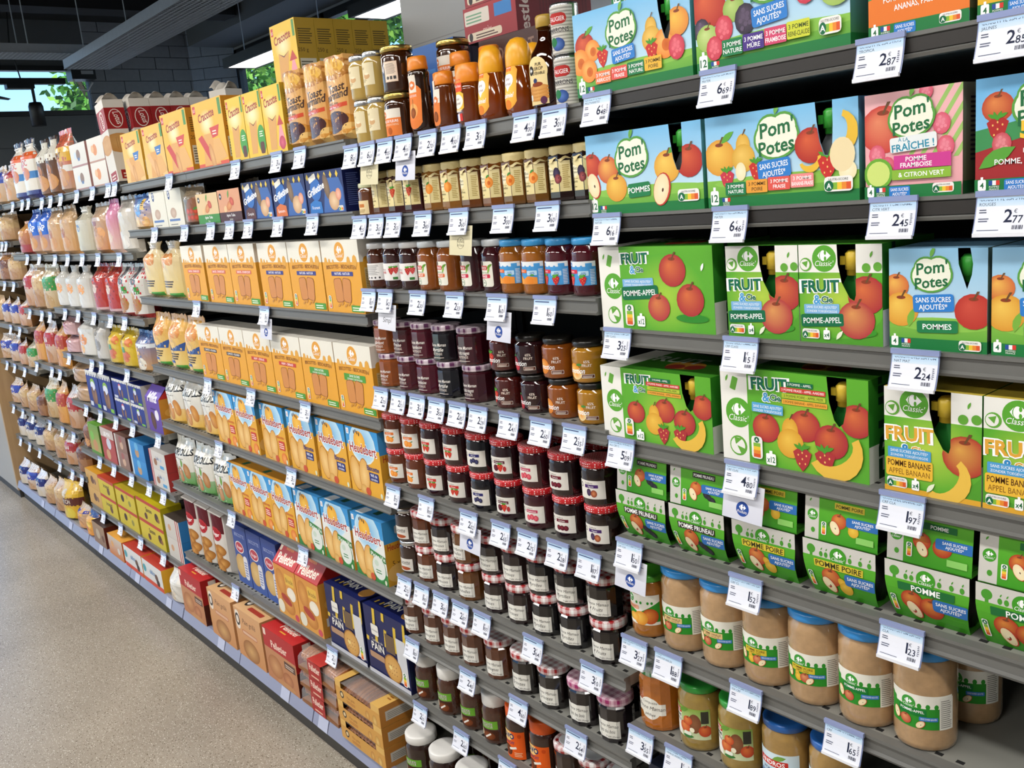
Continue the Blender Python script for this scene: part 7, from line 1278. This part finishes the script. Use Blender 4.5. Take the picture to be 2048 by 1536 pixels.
tags('C', 0, [-3.142, -2.612, -2.35, -2.217]); tags('C', 1, [-3.364, -3.079, -2.86, -2.716, -2.585, -2.394, -2.198]); tags('C', 2, [-3.081, -2.564], None, None, {1: 'blue'}); tags('C', 3, [-3.095, -2.749, -2.388]); tags('C', 4, [-3.088, -2.542]); tags('C', 5, [-3.074, -2.54]); tags('C', 6, [-3.152, -2.44])
for i, r_ in enumerate([[-4.796, -4.641, -4.47, -4.218, -3.995, -3.79, -3.713], [-4.757, -4.541, -4.31, -4.083, -3.806], [-4.762, -4.541, -4.299, -4.064, -3.88], [-4.847, -4.47, -4.325, -3.971], [-4.714, -4.487, -4.257, -4.031, -3.72], [-4.647, -4.429, -4.179, -3.949, -3.78], [-4.776, -4.506, -4.218, -3.927]]): tags('Dd', i, r_)
for i, r_ in enumerate([[-5.385, -5.176, -5.05], [-5.294, -5.05], [-5.477, -5.221, -5.06], [-5.56, -5.242, -5.085], [-5.528, -5.269, -5.06], [-5.485, -5.234, -5.06]]): tags('E', i, r_)
for i, r_ in enumerate([[-5.72], [-5.816, -5.72], [-5.956, -5.73], [-6.033, -5.807], [-6.343, -6.141, -5.889], [-6.417, -6.177, -5.928], [-6.409, -6.173, -5.927]]): tags('F', i, r_)
# faint paper tags on the base rail
g = G(); g.face([(-.03, -.0008, .0), (.03, -.0008, 0), (.03, .0112, .038), (-.03, .0112, .038)], '#b4bad0'); BTAG = g.mesh('card', PAPER)
for x in (-5.9, -5.3, -4.75, -4.2, -3.8, -3.25, -2.72, -2.46): o = thing('base_tag', 'pale paper tag slid into the lavender base rail', 'price tag', (x, D - .0565, .08), group='paper tags on the base rail'); link('card', BTAG, o)
# ================================================================== outside
GRASS = mat('pale_outdoor_paving', '#b9bcc0', rough=.9, noise=.2, nscale=2)
g = G(); g.box(-40, -9.11, -30, 40, -.15, -.05, W_); g.box(-9.11, 20, 4.33, 40, -.15, -.05, W_); struct('ground', g.mesh('ground', GRASS))
LEAFM = mat('foliage', rough=.55, attr=True); BARK = mat('bark', '#4a3c2e', rough=.9, noise=.3, nscale=20)
def tree(x, y, h, r, n, seed, label):
    rnd = random.Random(seed); t = thing('tree', label, 'tree', (x, y, -.05), group=None); g = G(); g.lathe([(.14, 0), (.11, h * .4), (.05, h * .8)], 10, W_)
    for k in range(5): a = k * 1.3 + seed; g.tube([(0, 0, h * .4), (math.cos(a) * r * .4, math.sin(a) * r * .4, h * .62), (math.cos(a) * r * .7, math.sin(a) * r * .7, h * .75)], .035, 6, W_)
    link('trunk', g.mesh('trunk', BARK), t); g = G(); cl = [(rnd.gauss(0, r * .45), rnd.gauss(0, r * .45), h * .68 + rnd.gauss(0, h * .13)) for _ in range(26)]
    cols = ['#3f7a1e', '#5a9a2a', '#79b23a', '#2f5f1a', '#8fc24a']
    for _ in range(n):
        c = rnd.choice(cl); p = Vector((c[0] + rnd.gauss(0, r * .16), c[1] + rnd.gauss(0, r * .16), c[2] + rnd.gauss(0, r * .16))); u = Vector((rnd.gauss(0, 1), rnd.gauss(0, 1), rnd.gauss(0, 1))).normalized(); v = u.orthogonal().normalized(); s = rnd.uniform(.05, .09)
        g.face([p - u * s, p - v * s * .5, p + u * s, p + v * s * .5], rnd.choice(cols))
    o = link('foliage', g.mesh('foliage', LEAFM), t); o['kind'] = 'stuff'
tree(-13.5, 4.55, 4.9, .95, 3600, 1, 'leafy tree outside beside the clerestory window')
tree(-16.6, 8.4, 6.6, 1.3, 5200, 2, 'leafy tree outside the left part of the ribbon window'); tree(-12.2, 7.2, 6.4, 1.2, 5200, 3, 'broad leafy tree outside the ribbon window behind the crispbread'); tree(-8.9, 7.6, 6.2, 1.35, 3600, 4, 'leafy tree outside the right part of the ribbon window')
